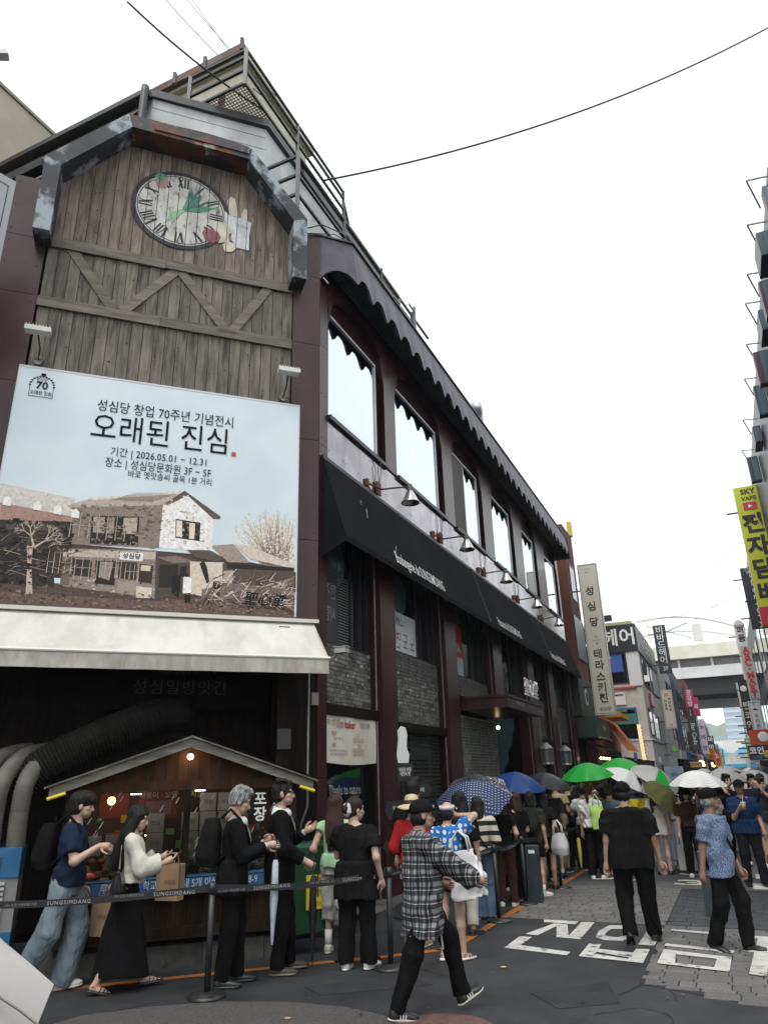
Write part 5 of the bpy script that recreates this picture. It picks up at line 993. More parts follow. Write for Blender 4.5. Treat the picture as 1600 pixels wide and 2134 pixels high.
# narrow houses right after the bakery
def house(label, v0, v1, d, z, mat, depth=7, cat='building', name='street_house'):
    t = thing(name, label, cat, P2(v0, -d, 0), RZ2); MB().box(0, v1 - v0, 0, depth, 0, z).build('wall', mat, t); return t
def wpart(t, xa, xb, y, za, zb, mat=TINT, fr=BLACKM, th=.06):
    w_ = MB().box(xa, xb, y - .02, y + .02, za, za + th).box(xa, xb, y - .02, y + .02, zb - th, zb).box(xa, xa + th, y - .018, y + .018, za, zb).box(xb - th, xb, y - .018, y + .018, za, zb).build('window', fr, t)
    MB().box(xa + th, xb - th, y - .008, y + .008, za + th, zb - th).build('pane', mat, w_); return w_
BEIGE = pm('beige_cladding', (.42, .35, .29), (.48, .41, .35), scale=2, rough=.7); RBR = pm('red_brick_face', (.11, .03, .022), (.16, .05, .038), (.06, .025, .02), scale=30, stretch=(1, 1, 4), lo3=.5, hi3=.6, rough=.85, bump=.004, bscale=30)
t = house('narrow beige clad house end just past the bakery', 19.75, 21.4, -.35, 10.9, BEIGE)
for z in np.arange(4.5, 10.8, .9): MB().box(0, 1.65, -.006, 0, z, z + .012).build('joint', flat('joint_brown', (.2, .16, .13)), t)
t = house('tall narrow red brick building behind the cream sign', 21.4, 23.6, .1, 12.3, RBR); MB().box(.02, 2.18, -.05, 0, 6.4, 8.2).build('dark_panel', CHAR, t)
wpart(t, .5, 1.7, -.012, 9.0, 10.6); MB().box(1.9, 2.2, -.1, .1, 12.3, 13.0).build('yellow_pipe', flat('yel_pipe', (.5, .4, .05)), t)
for q in range(60): 
    if q < 26: MB().box(-.02, 2.22, -.012, 0, 8.4 + q * .15, 8.41 + q * .15).build('brick_course', MORTAR, t)
mt_ = house('white corrugated lift shaft on the roof past the bakery', 20.6, 22.4, -2.2, 14.3, pm('white_corrugated', (.5, .51, .52), (.58, .59, .6), scale=8, stretch=(6, 6, .1), rough=.5), 2.4)
for q in range(12): MB().box(q * .15, q * .15 + .07, -.03, 0, 10, 14.3).build('rib', flat('rib_white', (.6, .61, .62)), mt_)
# green cafe front
DG = pm('dark_green_sheet', (.012, .032, .022), (.018, .042, .03), scale=2, rough=.45)
t = thing('cafe_front', 'dark green coffee shop front with white emblem below the cream sign', 'shop', P2(19.8, 0, 0), RZ2)
MB().box(0, 3.3, -.28, .2, 3.95, 5.5).build('fascia', DG, t); MB().box(.1, 3.2, -.75, .0, 3.15, 3.9).build('box_sign', DG, t); MB().box(.1, 3.2, -.85, -.76, 3.1, 3.16).build('lamp_rail', flat('brass_rail', (.35, .28, .15)), t)
text('coffee', .3, WHITEL, t, (1.9, -.76, 3.55)); put('emblem', MB().lathe([(.0, 0), (.33, 0), (.33, .01), (0, .01)], 24).mesh('emblem', WHITEL), t, (1.4, -.29, 4.75), rot=(math.pi / 2, 0, 0)); put('emblem_core', MB().lathe([(.0, 0), (.2, 0), (.2, .01), (0, .01)], 20).mesh('emblem_core', DG), t, (1.4, -.305, 4.75), rot=(math.pi / 2, 0, 0))
MB().box(0, 3.3, .0, 3, 0, 3.15).build('dark_room', DARKIN, t); MB().add([(0, -.2, 3.0), (3.3, -.2, 3.0), (3.3, -1.1, 2.65), (0, -1.1, 2.65), (0, -1.1, 2.5), (3.3, -1.1, 2.5)], [(0, 1, 2, 3), (3, 2, 5, 4)]).build('small_awning', FABB, t)
for q in range(4): MB().ball((.5 + q * .7, -.7, 2.4), .05, 8, 6).build('bulb', BULB, t)
MB().box(.6, 1.3, -.6, -.55, 1.95, 2.4).build('menu_board', flat('dull_green_board', (.05, .08, .07)), t)
# terracotta house with an orange awning
TER = pm('terracotta_render', (.26, .09, .055), (.31, .12, .075), scale=2, rough=.8)
t = house('terracotta fronted snack shop with orange awning', 23.6, 29.6, .3, 4.4, TER, 6); 
MB().prism([(0.2, 4.3), (3.2, 4.3), (3.2, 4.1), (.2, 4.1)], -.9, -.2).build('yellow_beam', flat('yellow_beam', (.55, .30, .04)), t)
oa = MB(); 
for q in range(10): oa.add([(.3 + q * .45, -.1, 4.1), (.75 + q * .45, -.1, 4.1), (.75 + q * .45, -.95, 2.75), (.3 + q * .45, -.95, 2.75)], [(0, 1, 2, 3)], q % 2)
oa.build('orange_awning', [pm('orange_fabric', (.50, .14, .02), (.44, .11, .02), scale=3, rough=.8), pm('brown_fabric', (.24, .05, .025), None, rough=.8)], t, fix=False)
ls = MB().prism([(4.5, 4.0), (4.75, 4.0), (5.15, 2.4), (4.9, 2.4)], -1.2, -1.05).build('lit_frame', flat('lit_cream', (.8, .6, .3), emit=.8), t)
for q in range(9): MB().box(4.6 + q * .043, 4.72 + q * .043, -1.22, -1.2, 3.8 - q * .16, 3.88 - q * .16).build('rung', BLACKM, t)
MB().add([(4.9, -.1, 2.6), (5.9, -.1, 2.6), (5.9, -1.5, 2.35), (4.9, -1.5, 2.35)], [(0, 1, 2, 3)]).build('pink_awning', flat('pink_cloth', (.5, .3, .25)), t)
MB().box(2.4, 3.4, -.99, -.96, 2.35, 2.7).build('blue_board', flat('blue_board', (.05, .16, .4)), t)
MB().box(.2, 5.8, -.03, .0, .2, 2.6).build('dark_front', DARKIN, t)
# hair salon block standing forward
CB = pm('cream_tile', (.42, .40, .35), (.48, .46, .42), scale=3, rough=.6); 
hb = thing('salon_building', 'cream three storey corner block with black salon fascia', 'building', P2(30, 0, 0), RZ3)       # x = outwards from the street line, y = along
MB().box(-4, 1.70, .02, 10.5, 3.3, 7.75).build('wall', CB, hb); MB().box(-4, 1.78, -.12, 10.6, 7.75, 9.15).build('fascia', CHAR, hb); MB().box(-4, 1.6, .1, 10, 9.15, 9.35).build('roof', flat('roof_yellow', (.38, .36, .2)), hb)
text('드헤어', .95, WHITEL, hb, (.45, -.135, 8.45), bold=.02); text('비바드헤어', 1.0, WHITEL, hb, (1.79, 4.2, 8.45), rot=(math.pi / 2, 0, math.pi / 2), bold=.02)
wf = wpart(hb, -.9, 1.1, .0, 6.15, 7.72, TINT); MB().box(-.7, .9, -.02, -.011, 6.75, 7.7).build('blue_poster', flat('blue_poster', (.03, .09, .33)), wf); text('HAIR', .16, WHITEL, wf, (.2, -.03, 7.5)); text('헤어', .18, flat('poster_red', (.5, .03, .08)), wf, (.3, -.03, 7.2))
MB().box(1.12, 1.74, -.05, .02, 6.0, 7.74).build('corner_panel', flat('white_panel', (.6, .6, .6)), hb); MB().box(-1, 1.4, -.09, .0, 5.9, 5.98).build('red_tube', flat('red_tube', (.45, .07, .05)), hb)
MB().box(-.6, .8, -.06, .0, 5.1, 5.7).build('white_board', flat('white_board', (.62, .6, .6)), hb); MB().box(-.6, .72, -.07, -.06, 5.55, 5.63).build('board_line', flat('maroon_line', (.12, .03, .04)), hb)
w2 = wpart(hb, -.9, 1.25, .0, 3.35, 4.95, TINT, flat('blue_frame', (.02, .13, .28)), .1); MB().box(-.8, 1.15, -.03, -.018, 4.15, 4.65).build('green_blind', pm('green_blind', (.03, .16, .10), (.04, .2, .13), scale=3, rough=.6), w2); text('BEST CAKE COOKIE', .13, flat('yl', (.5, .42, .1)), w2, (.2, -.035, 4.8))
for k, (ya, yb, za, zb) in enumerate(((1.2, 4.6, 6.1, 7.7), (5.4, 9.6, 6.1, 7.7), (1.0, 2.4, 3.6, 5.0), (3.2, 5.6, 3.4, 4.9), (6.4, 9.4, 3.4, 4.9))):
    w3 = MB().box(1.70, 1.73, ya, yb, za, zb).build('window', BLACKM, hb); MB().box(1.731, 1.735, ya + .08, yb - .08, za + .08, zb - .08).build('pane', GLASS if k < 2 else TINT, w3)
MB().box(1.72, 1.8, 2.6, 4.4, 5.2, 5.85).build('red_notice', flat('notice_red', (.4, .03, .06)), hb); MB().box(1.801, 1.803, 3.0, 4.3, 5.25, 5.8).build('notice_white', WHITEL, hb)
WR = pm('white_roughcast', (.42, .42, .43), (.5, .5, .51), scale=10, rough=.85, bump=.004, bscale=30)
MB().box(-1.0, 1.82, -.5, 7, 0, 3.32).build('white_ground_storey', WR, hb); MB().box(-1.05, 1.86, -.54, 7.05, 3.32, 3.38).build('ledge', flat('ledge_white', (.55, .55, .55)), hb)
MB().box(1.823, 1.83, 2.2, 3.6, .1, 2.2).build('door', flat('brown_door', (.06, .035, .03)), hb); MB().box(1.83, 1.95, 1.2, 1.5, 2.3, 2.55).build('wall_lamp', flat('wl', (.5, .5, .48)), hb)
MB().box(.2, .75, -.75, -.52, 9.3, 9.6).build('rooftop_floodlight', BLACKM, hb)
t = hanging_sign('black vertical salon sign with white lettering and 3F', 38, 2.1, 7.45, .72, 2.95, CHAR)
for k, s_ in enumerate('비바드헤어'): ST(t, s_, .52, .36, 2.62 - k * .46, WHITEL)
ST(t, '3F', .36, .38, .28, WHITEL)
t = hanging_sign('cream vertical cafe sign with stacked dark letters and 2F', 34, 2.24, 4.05, .55, 2.02, CREAM, flat('thin_brown', (.2, .14, .08)))
for k, c in enumerate('NOOK'): ST(t, c, .19, .38, 1.55 - k * .2, BLACKL, bold=.03)
for k, c in enumerate('ODD'): ST(t, c, .19, .17, 1.44 - k * .2, BLACKL, bold=.03)
ST(t, '2F', .15, .3, .16, BLACKL); MB().box(.16, .38, -.006, -.003, 1.68, 1.86).build('orange_badge', flat('orange_badge', (.5, .22, .06)), t)
# more houses on the left
FAR = [('white tiled house behind the cream cafe sign', 41, 47, 2.1, 8.2, pm('pale_tile', (.3, .3, .32), (.36, .36, .38), scale=3, rough=.6)), ('slate blue modern house left of the bridge', 47, 58, 2.35, 8.6, pm('slate_panel', (.035, .045, .065), (.05, .062, .085), scale=1, rough=.5)),
       ('brown brick house end next to the bridge', 58, 64, 2.6, 9.2, RBR), ('dark timber fronted pub house with warm lamps', 64, 73, 2.7, 8.0, pm('pub_black', (.02, .02, .022), None, rough=.6)),
       ('grey concrete house beyond the bridge at left', 84, 96, 2.6, 7.2, pm('far_grey', (.3, .3, .3), (.36, .36, .37), scale=.5, rough=.8)), ('pale house far down the left side', 96, 112, 2.7, 8.2, pm('far_pale', (.42, .42, .44), None, rough=.8)), ('mint coloured house far down the left side', 112, 130, 2.6, 6.6, pm('far_mint', (.25, .42, .42), None, rough=.8)), ('small white house at the far left end', 130, 150, 2.5, 6.0, pm('far_white', (.5, .5, .52), None, rough=.8))]
for lb, v0, v1, d, z, mt in FAR:
    t = house(lb, v0, v1, d, z, mt, 8); n_ = max(2, int((v1 - v0) / 2.6))
    for f in range(2 if z > 7 else 1):
        for k in range(n_): wpart(t, .5 + k * (v1 - v0 - .6) / n_, .5 + k * (v1 - v0 - .6) / n_ + 1.5, -.025, 3.3 + f * 2.5, 4.9 + f * 2.5)
    MB().box(0, v1 - v0, -.02, 0, .2, 2.9).build('shopfront', DARKIN, t); MB().box(.1, v1 - v0 - .1, -.3, -.02, 2.6, 3.1).build('shop_fascia', col_(*rnd.choice([(.3, .03, .05), (.5, .5, .5), (.4, .15, .02), (.02, .1, .3), (.45, .4, .3)])), t)
    if 'pub' in lb or 'slate' in lb:
        MB().add([(0, -.1, 3.0), (v1 - v0, -.1, 3.0), (v1 - v0, -1.0, 2.7), (0, -1.0, 2.7)], [(0, 1, 2, 3)]).build('awning', FABB, t)
        for q in range(6): MB().ball((1 + q * 1.3, -.8, 2.45 - .2 * (q % 2)), .09, 8, 6).build('bulb', BULB, t)
SG = [('magenta vertical shop sign with white letters, upper one at left', 50, 2.8, 6.3, .55, 1.25, (.42, .03, .14), '공장방', (.75, .6, .65)), ('dark vertical bar sign with white serif letters', 42, 3.05, 3.05, .5, 2.1, (.03, .035, .045), None, None), ('grey square sign with a green leaf shape', 32, 2.4, 2.5, .42, .85, (.16, .17, .17), None, None), ('crimson shop sign below the magenta one', 56, 3.0, 6.0, .5, 1.5, (.35, .02, .08), '회', (.7, .7, .7)), ('white vertical sign with lavender top at left', 60, 3.05, 3.2, .5, 2.6, (.55, .52, .6), '노래방', (.1, .05, .2)), ('black noodle sign with white letters at left', 70, 3.3, 3.6, .6, 1.4, (.02, .02, .02), '바마', (.7, .7, .7)), ('red and black photo sign at left', 76, 3.4, 2.6, .7, 1.3, (.3, .04, .04), '소', (.7, .6, .5)),
      ('orange vertical grill sign at left', 66, 3.2, 2.3, .7, 1.4, (.5, .16, .02), '자라이', (.05, .02, .02)), ('yellow vertical sign at left', 80, 3.5, 2.2, .7, 1.3, (.55, .35, .02), '로보', (.3, .02, .02)), ('white clinic sign far along at left', 88, 3.4, 2.6, .6, 2.2, (.6, .6, .6), '드리', (.05, .15, .3)), ('teal vertical sign far along at left', 98, 3.5, 2.6, .8, 1.8, (.05, .3, .35), '전인', (.7, .7, .7))]
for lb, v, d, z, wd, hh, c, s_, tcol in SG:
    t = hanging_sign(lb, v, d, z, wd, hh, col_(*c))
    if s_:
        for k, ch in enumerate(s_): ST(t, ch, min(wd * .85, hh / len(s_) * .95), wd / 2, hh - (k + .5) * hh / len(s_), col_(*tcol), bold=.02)
    elif 'bar' in lb:
        o = ST(t, 'Bar Code', .34, .24, hh * .48, WHITEL); o.rotation_euler = (math.pi / 2, math.pi / 2, 0)
        for q in range(5): MB().box(.1 + q * .06, .12 + q * .06, -.008, -.003, .05, .35).build('bar_mark', flat('bar_grey', (.12, .12, .13)), t)
    else: MB().ball((wd / 2, -.01, hh * .5), .12, 8, 6, q=(.8, .1, 1.2)).build('leaf_shape', flat('leaf_green', (.1, .42, .04)), t)
t = hanging_sign('ochre wooden shop board hanging over the left pavement', 39, 2.9, 2.05, .65, .32, flat('ochre_board', (.42, .26, .10))); ST(t, 'KOHIYA', .16, .32, .16, BLACKL)
t = hanging_sign('pale blue standing menu panel at left beyond the umbrellas', 33, 1.9, .2, .9, 1.9, flat('pale_blue_panel', (.35, .45, .6))); ST(t, 'BEST', .17, .45, 1.5, BLACKL)
# right-hand houses: mostly past the picture edge, seen at a glancing angle
RB = [('dark glazed office block along the right side of the street', 2.7, 17.5, 7.55, 11.85, pm('right_dark', (.05, .055, .065), (.08, .085, .095), scale=1, rough=.4)), ('ribbed grey house on the right below the perfume sign', 17.6, 36, 7.6, 11.8, pm('right_ribbed', (.22, .22, .22), (.3, .3, .3), scale=6, stretch=(8, 8, .2), rough=.6)), ('dark slate house further along on the right', 36, 60, 7.6, 10.5, pm('right_slate', (.035, .04, .048), None, rough=.5)), ('pale plastered house past the bridge on the right', 86, 130, 7.8, 7.0, pm('right_pale', (.42, .41, .4), None, rough=.8))]
for lb, v0, v1, d, z, mt in RB:
    t = thing('street_house', lb, 'building', P2(v0, -d, 0), RZ2); MB().box(0, v1 - v0, -9, 0, 0, z).build('wall', mt, t); n_ = int((v1 - v0) / 3.4)
    for f in range(3):
        for k in range(n_):
            xa = .6 + k * 3.4; w3 = MB().box(xa, xa + 2.6, 0, .04, .4 + f * 3.1, 2.7 + f * 3.1).build('window', BLACKM, t); MB().box(xa + .08, xa + 2.52, .041, .045, .48 + f * 3.1, 2.62 + f * 3.1).build('pane', TINT, w3)
# sign boxes with steel brackets along the right eave
for k, (v, z, ln, shp) in enumerate(((2.3, 10.95, 1.0, 0), (3.3, 10.8, .8, 1), (4.7, 10.7, 1.0, 0), (5.9, 10.8, .9, 1), (7.3, 10.6, 1.2, 0), (9.2, 10.7, 1.3, 0), (11.8, 10.75, 1.3, 1), (14.2, 10.8, 1.4, 0))):
    t = thing('bracket_sign', 'dark sign box on the right eave, %s down the street' % ('first', 'second', 'third', 'fourth', 'fifth', 'sixth', 'seventh', 'eighth')[k], 'sign', P2(v, -7.52, z), RZ2, 'sign boxes on the right eave')
    MB().box(0, .22, -.02, .9 * .0 + .0, 0, .0).build('foot', BLACKM, t) if False else None
    if shp == 2: put('ring', MB().lathe([(0, -.06), (.26, -.06), (.30, -.1), (.36, -.1), (.36, .1), (.30, .1), (.26, .06), (0, .06)], 26).mesh('ring', pm('navy_sheet', (.03, .05, .07), None, rough=.4)), t, (.3, .3, -.25), rot=(0, math.pi / 2, 0))
    hb_ = (.62, .3, .5)[shp]; MB().box(0, .24 + .5 * (shp == 1), 0, (.2, .3, .24)[k % 3], -hb_, .2).build('box', pm('navy_sheet', (.03, .05, .07), None, rough=.4) if k % 2 else pm('plum_sheet', (.07, .03, .045), None, rough=.4), t)
    MB().box(-.006, 0, .02, .18, -hb_ + .03, .17).build('face', flat('sign_face_blue', (.08, .12, .16)), t)
    MB().slab((.1, 0, .45), (.1, .38, .5), .025, .025).slab((.1, .38, .5), (.55, .2, .2), .025, .025).build('bracket', STEELG, t)
# right-hand vertical signs
t = hanging_sign('tall lime yellow vertical vape shop sign with black letters', 17, 6.83, 6.2, .8, 4.85, pm('lime_acrylic', (.52, .56, .03), (.56, .6, .04), scale=1, rough=.4))
MB().box(0, .8, -.008, -.003, 0, .62).build('red_footer', flat('footer_red', (.5, .03, .06)), t); ST(t, 'VAPE', .2, .42, .14, WHITEL, bold=.02); MB().prism([(.3, .3), (.5, .3), (.5, .5), (.4, .58), (.3, .5)], -.012, -.009).build('footer_mark', WHITEL, t)
ST(t, 'SKY', .26, .42, 4.65, BLACKL, bold=.03); ST(t, 'VAPE', .2, .42, 4.4, BLACKL, bold=.02); MB().box(.2, .62, -.012, -.006, 3.98, 4.26).build('red_badge', flat('badge_red', (.5, .04, .07)), t); MB().prism([(.35, 4.05), (.49, 4.12), (.35, 4.19)], -.016, -.013).build('play_mark', WHITEL, t)
for k, s_ in enumerate('전자담배'): ST(t, s_, .72, .4, 3.45 - k * .8, BLACKL, bold=.04)
t = hanging_sign('black vertical escape room sign with white serif letters', 24, 6.88, 7.3, .75, 2.6, CHAR); o = ST(t, 'ESCAPE TOP X', .38, .42, 1.25, WHITEL); o.rotation_euler = (math.pi / 2, math.pi / 2, 0); ST(t, '오라인\n방문', .14, .32, 2.45, WHITEL)
t = hanging_sign('grey shoe store sign with big red letters', 30, 6.47, 5.0, .46, 2.5, flat('grey_plate', (.40, .39, .38)))
for k, c in enumerate('ABC·MART'): ST(t, c, .42, .23, 2.28 - k * .3, flat('store_red', (.5, .03, .05)), bold=.04)
t = hanging_sign('white round topped perfume sign behind the shoe store sign', 32, 6.45, 5.6, .5, 3.3, flat('white_plate', (.62, .62, .62))); MB().lathe([(0, 0), (.25, 0), (.25, .2), (0, .2)], 24, (0, 0, 0)).build('round_top', flat('white_plate', (.62, .62, .62)), t, loc=(.25, .2, 3.3)).rotation_euler = (math.pi / 2, 0, 0)
for k, s_ in enumerate('퍼퓸'): ST(t, s_, .4, .26, 3.0 - k * .42, BLACKL, bold=.02)
t = hanging_sign('cyan vertical sign with white letters behind the shoe store sign', 34, 6.55, 4.4, .45, 2.6, flat('cyan_plate', (.03, .42, .55)))
for k, s_ in enumerate('바로미'): ST(t, s_, .4, .22, 2.2 - k * .7, WHITEL, bold=.02)
t = hanging_sign('white framed tea house sign with hat drawing', 27, 6.25, 3.3, .48, 1.36, flat('white_plate2', (.58, .59, .62)), BLACKL)
for k, s_ in enumerate('우리존'): ST(t, s_, .2, .24, .72 - k * .22, BLACKL)
ST(t, '맛', .14, .22, 1.22, BLACKL); MB().ball((.24, -.01, 1.0), .09, 12, 6, q=(1.3, .1, .25)).ball((.24, -.01, 1.02), .05, 10, 6, q=(1, .1, .7)).build('hat_drawing', BLACKL, t)
t = hanging_sign('black vertical karaoke sign with pale letters', 29, 6.05, 3.3, .38, 2.5, flat('black_plate', (.015, .016, .016)))
for k, s_ in enumerate('탑코인'): ST(t, s_, .36, .19, 1.3 - k * .42, flat('pale_yellow', (.6, .58, .4)), bold=.02)
MB().ball((.19, -.01, 2.1), .14, 12, 8, q=(1, .1, 1)).build('round_mark', WHITEL, t)
t = hanging_sign('white narrow sign with brown syllables on the right', 36, 6.1, 4.2, .42, 2.2, flat('white_plate3', (.56, .54, .52)))
for k, s_ in enumerate('어라이오'): ST(t, s_, .2, .24, 1.5 - k * .32, flat('brown_l', (.12, .07, .05)))
t = hanging_sign('orange and red photo booth sign with a white disc', 25, 6.0, 2.75, .75, .62, pm('orange_red_plate', (.48, .1, .03), (.4, .05, .03), scale=2, rough=.5)); MB().ball((.5, -.02, .33), .2, 18, 8, q=(1, .1, 1)).build('disc', WHITEL, t); ST(t, 'Photo\nCoin', .12, .5, .34, flat('purple_l', (.15, .03, .2)), bold=.02)
t = hanging_sign('dark coin karaoke sign with white letters and round badge', 24.4, 5.85, 2.2, .8, .55, flat('navy_plate', (.02, .02, .035))); ST(t, '코인', .3, .3, .33, WHITEL, bold=.04); ST(t, '노래방', .13, .3, .1, flat('cyan_l', (.03, .4, .5))); MB().ball((.66, -.02, .2), .15, 14, 8, q=(1, .1, 1)).build('badge', flat('badge_gold', (.45, .32, .05)), t)
t = hanging_sign('lime green narrow snack sign on the right', 28, 5.85, 2.4, .3, .75, flat('lime_plate', (.28, .4, .03))); ST(t, '탑', .26, .15, .55, WHITEL, bold=.03)
t = hanging_sign('white standing notice board at the right edge', 22, 6.35, .1, .8, 1.8, flat('notice_plate', (.55, .55, .52)))
for q in range(6): MB().box(.1, .7, -.006, -.003, .4 + q * .2, .43 + q * .2).build('print_line', GREYL, t)
t = thing('shop_kiosk', 'dark snack stand with yellow lantern box at the right edge', 'stall', P2(26, -6.6, 0), RZ3); MB().box(-.3, 1.0, 0, 1.2, 0, 1.9).build('body', pm('kiosk_brown', (.05, .03, .025), None, rough=.7), t); MB().box(-.35, 1.05, -.1, 1.25, 1.9, 2.2).build('top', flat('kiosk_black', (.02, .02, .02)), t); MB().box(.0, .4, -.15, .1, 1.75, 2.1).build('lantern_box', flat('lantern_yellow', (.45, .34, .12)), t)
# ---- bridge across the street
CON = pm('pale_concrete', (.58, .58, .57), (.66, .66, .65), (.46, .46, .45), scale=.5, lo3=.55, hi3=.8, rough=.8, bump=.003, bscale=8); YC = pm('pale_yellow_cladding', (.62, .61, .48), (.70, .69, .60), scale=.6, rough=.7)  # both colours paled to imitate haze at this distance
br = thing('covered_footbridge', 'pale curved shopping footbridge spanning the street with white roof arches', 'bridge', P2(75, 0, 0), RZ3)
def bow(x): return .9 * ((x - 4.5) / 9.5) ** 2
m = MB(); m2 = MB(); m3 = MB(); m4 = MB()
for i in range(28):
    xa, xb = -8 + i * .95, -7.05 + i * .95; ya, yb = -bow(xa) + .0, -bow(xb)
    def strip(mm, y0, y1, z0, z1): mm.add([(xa, ya + y0, z0), (xb, yb + y0, z0), (xb, yb + y0, z1), (xa, ya + y0, z1), (xa, ya + y1, z0), (xb, yb + y1, z0), (xb, yb + y1, z1), (xa, ya + y1, z1)], [(0, 1, 2, 3), (7, 6, 5, 4), (0, 4, 5, 1), (3, 2, 6, 7)])
    strip(m, 0, 8, 11.15, 12.3); strip(m2, .6, 7.5, 12.3, 13.2); strip(m3, -.3, 8, 13.2, 14.6); strip(m4, .5, 7.5, 9.4, 11.15)
m.build('deck_edge', CON, br, fix=False); m2.build('glazing', pm('bridge_glass', (.10, .105, .10), (.14, .145, .14), scale=.5, rough=.3), br, fix=False); m3.build('upper_band', YC, br, fix=False); m4.build('dark_underside', pm('bridge_under', (.02, .022, .022), None, rough=.8), br, fix=False)
MB().box(-8, 18, 6.5, 8.2, 8.5, 9.4).build('rear_beam', CON, br)
for i in range(6): MB().box(-5 + i * 3.3, -4.75 + i * 3.3, .3 - bow(-5 + i * 3.3), .58, 12.3, 13.2).build('mullion', CON, br)
for i in range(9): MB().tube([(-4 + i * 2, -bow(-4 + i * 2), 14.6), (-4 + i * 2, -bow(-4 + i * 2), 15.4)], .05, 6).build('rail_post', CON, br)
MB().tube([(-6 + i * 1.2, -bow(-6 + i * 1.2), 15.35) for i in range(18)], .04, 6).build('handrail', CON, br)
TW = pm('white_tube', (.58, .58, .57), None, rough=.5)
for off, h0, h1 in ((0, 17.9, 15.3), (2.5, 16.6, 14.9)):
    MB().tube([(-2 + 12 * i / 14, off + 1, h0 + (h1 - h0) * (i / 14) ** 2 + .5 * math.sin(math.pi * i / 14)) for i in range(15)], .13, 8).build('arch_tube', TW, br, smooth=True)
MB().tube([(-1, 1, 17.3), (4, 1.5, 15.4)], .05, 6).tube([(-1, 2, 16.0), (3.2, 1.2, 17.3)], .05, 6).build('stay_cable', STEELG, br); MB().box(3.6, 4.6, .8, 1.6, 15.2, 17.0).build('white_mast', TW, br)
lt = MB()
for q in range(8): lt.slab((-1.6, 0, 15.2 + q * .36), (-.8, 0, 15.56 + q * .36), .06, .06).slab((-.8, 0, 15.2 + q * .36), (-1.6, 0, 15.56 + q * .36), .06, .06)
lt.slab((-1.6, 0, 14.6), (-1.6, 0, 18.2), .12, .12).slab((-.8, 0, 14.6), (-.8, 0, 18.2), .12, .12).build('lattice_mast', YC, br)
# ---- far blue and white arcade hall, tower, hill
fb = thing('arcade_hall', 'white market hall with blue wave sign closing the street', 'building', P2(190, 0, 0), RZ3)
MB().box(-8, 22, 0, 20, 0, 8.6).build('wall', pm('hall_white', (.6, .6, .57), (.66, .66, .64), scale=.2, rough=.7), fb); MB().box(1.5, 9.5, -.4, 0, .0, 1.2).build('blue_base', flat('hall_blue', (.03, .24, .5)), fb); MB().box(1.5, 9.6, -.5, 0, 2.3, 3.2).build('blue_canopy', flat('hall_blue2', (.04, .3, .5)), fb)
wv = MB(); pts = [(1.5 + i * .35, 6.4 + .75 * math.sin(i * .36 + .6)) for i in range(26)]
for (xa, za), (xb, zb) in zip(pts, pts[1:]): wv.add([(xa, -.5, 5.4), (xb, -.5, 5.4), (xb, -.5, zb), (xa, -.5, za)], [(0, 1, 2, 3)])
wv.build('wave_sign', flat('wave_blue', (.12, .42, .60)), fb, fix=False); text('SKY', .8, WHITEL, fb, (4.6, -.55, 6.0))
for q in range(18): MB().box(1.5 + q * .45, 1.6 + q * .45, -.05, 0, 8.6, 9.6).build('roof_fin', flat('fin_blue', (.35, .5, .6)), fb)
for q in range(4): MB().box(3.2 + q * 1.3, 4.3 + q * 1.3, -.08, .0, 3.6, 5.2).build('panel', flat('hall_cream', (.5, .5, .42)), fb)
tw = thing('office_tower', 'pale blue glass office tower above the market hall', 'building', P2(260, -5.2, 0), RZ3); MB().box(0, 9, 0, 12, 0, 30).build('shaft', pm('tower_glass', (.30, .38, .46), (.36, .44, .52), scale=.3, rough=.3), tw)
for q in range(14): MB().box(-.05, 9.05, -.1, 0, 2 * q + 1.6, 2 * q + 2.3).build('floor_band', flat('tower_band', (.5, .55, .6)), tw)
hl = MB(); nx = 60; hd = 900
prof = lambda a: 26 + 22 * math.exp(-((a + 18) / 42) ** 2) + 14 * math.exp(-((a - 70) / 60) ** 2) + 3 * math.sin(a * .12) + 2 * math.sin(a * .31 + 1) + 18 * math.exp(-((a + 190) / 90) ** 2)
for i in range(nx):
    aa, ab = -300 + i * 10, -290 + i * 10; hl.add([(aa, 0, -5), (ab, 0, -5), (ab, 140, prof(ab) + 10), (aa, 140, prof(aa) + 10)], [(0, 1, 2, 3)]); hl.add([(aa, 140, prof(aa) + 10), (ab, 140, prof(ab) + 10), (ab, 400, 0), (aa, 400, 0)], [(0, 1, 2, 3)])
o = hl.build('hill', pm('wooded_hill', (.035, .065, .035), (.06, .095, .05), scale=.03, rough=1.0, spec=.1), None, loc=tuple(P2(hd, -5.2, 0)), rz=RZ3, fix=False); o['kind'] = 'structure'
for lb, v0, v1, d, z, mt in (('low pale house between bridge and hall at left', 150, 188, 2.2, 4.5, 'far_white'), ('low pale house between bridge and hall at right', 132, 188, 8.0, 5.0, 'right_pale')):
    t = thing('street_house', lb, 'building', P2(v0, -d, 0), RZ2); s_ = -1 if 'right' in lb else 1; MB().box(0, v1 - v0, min(0, s_ * 6), max(0, s_ * 6), 0, z).build('wall', M[mt], t)
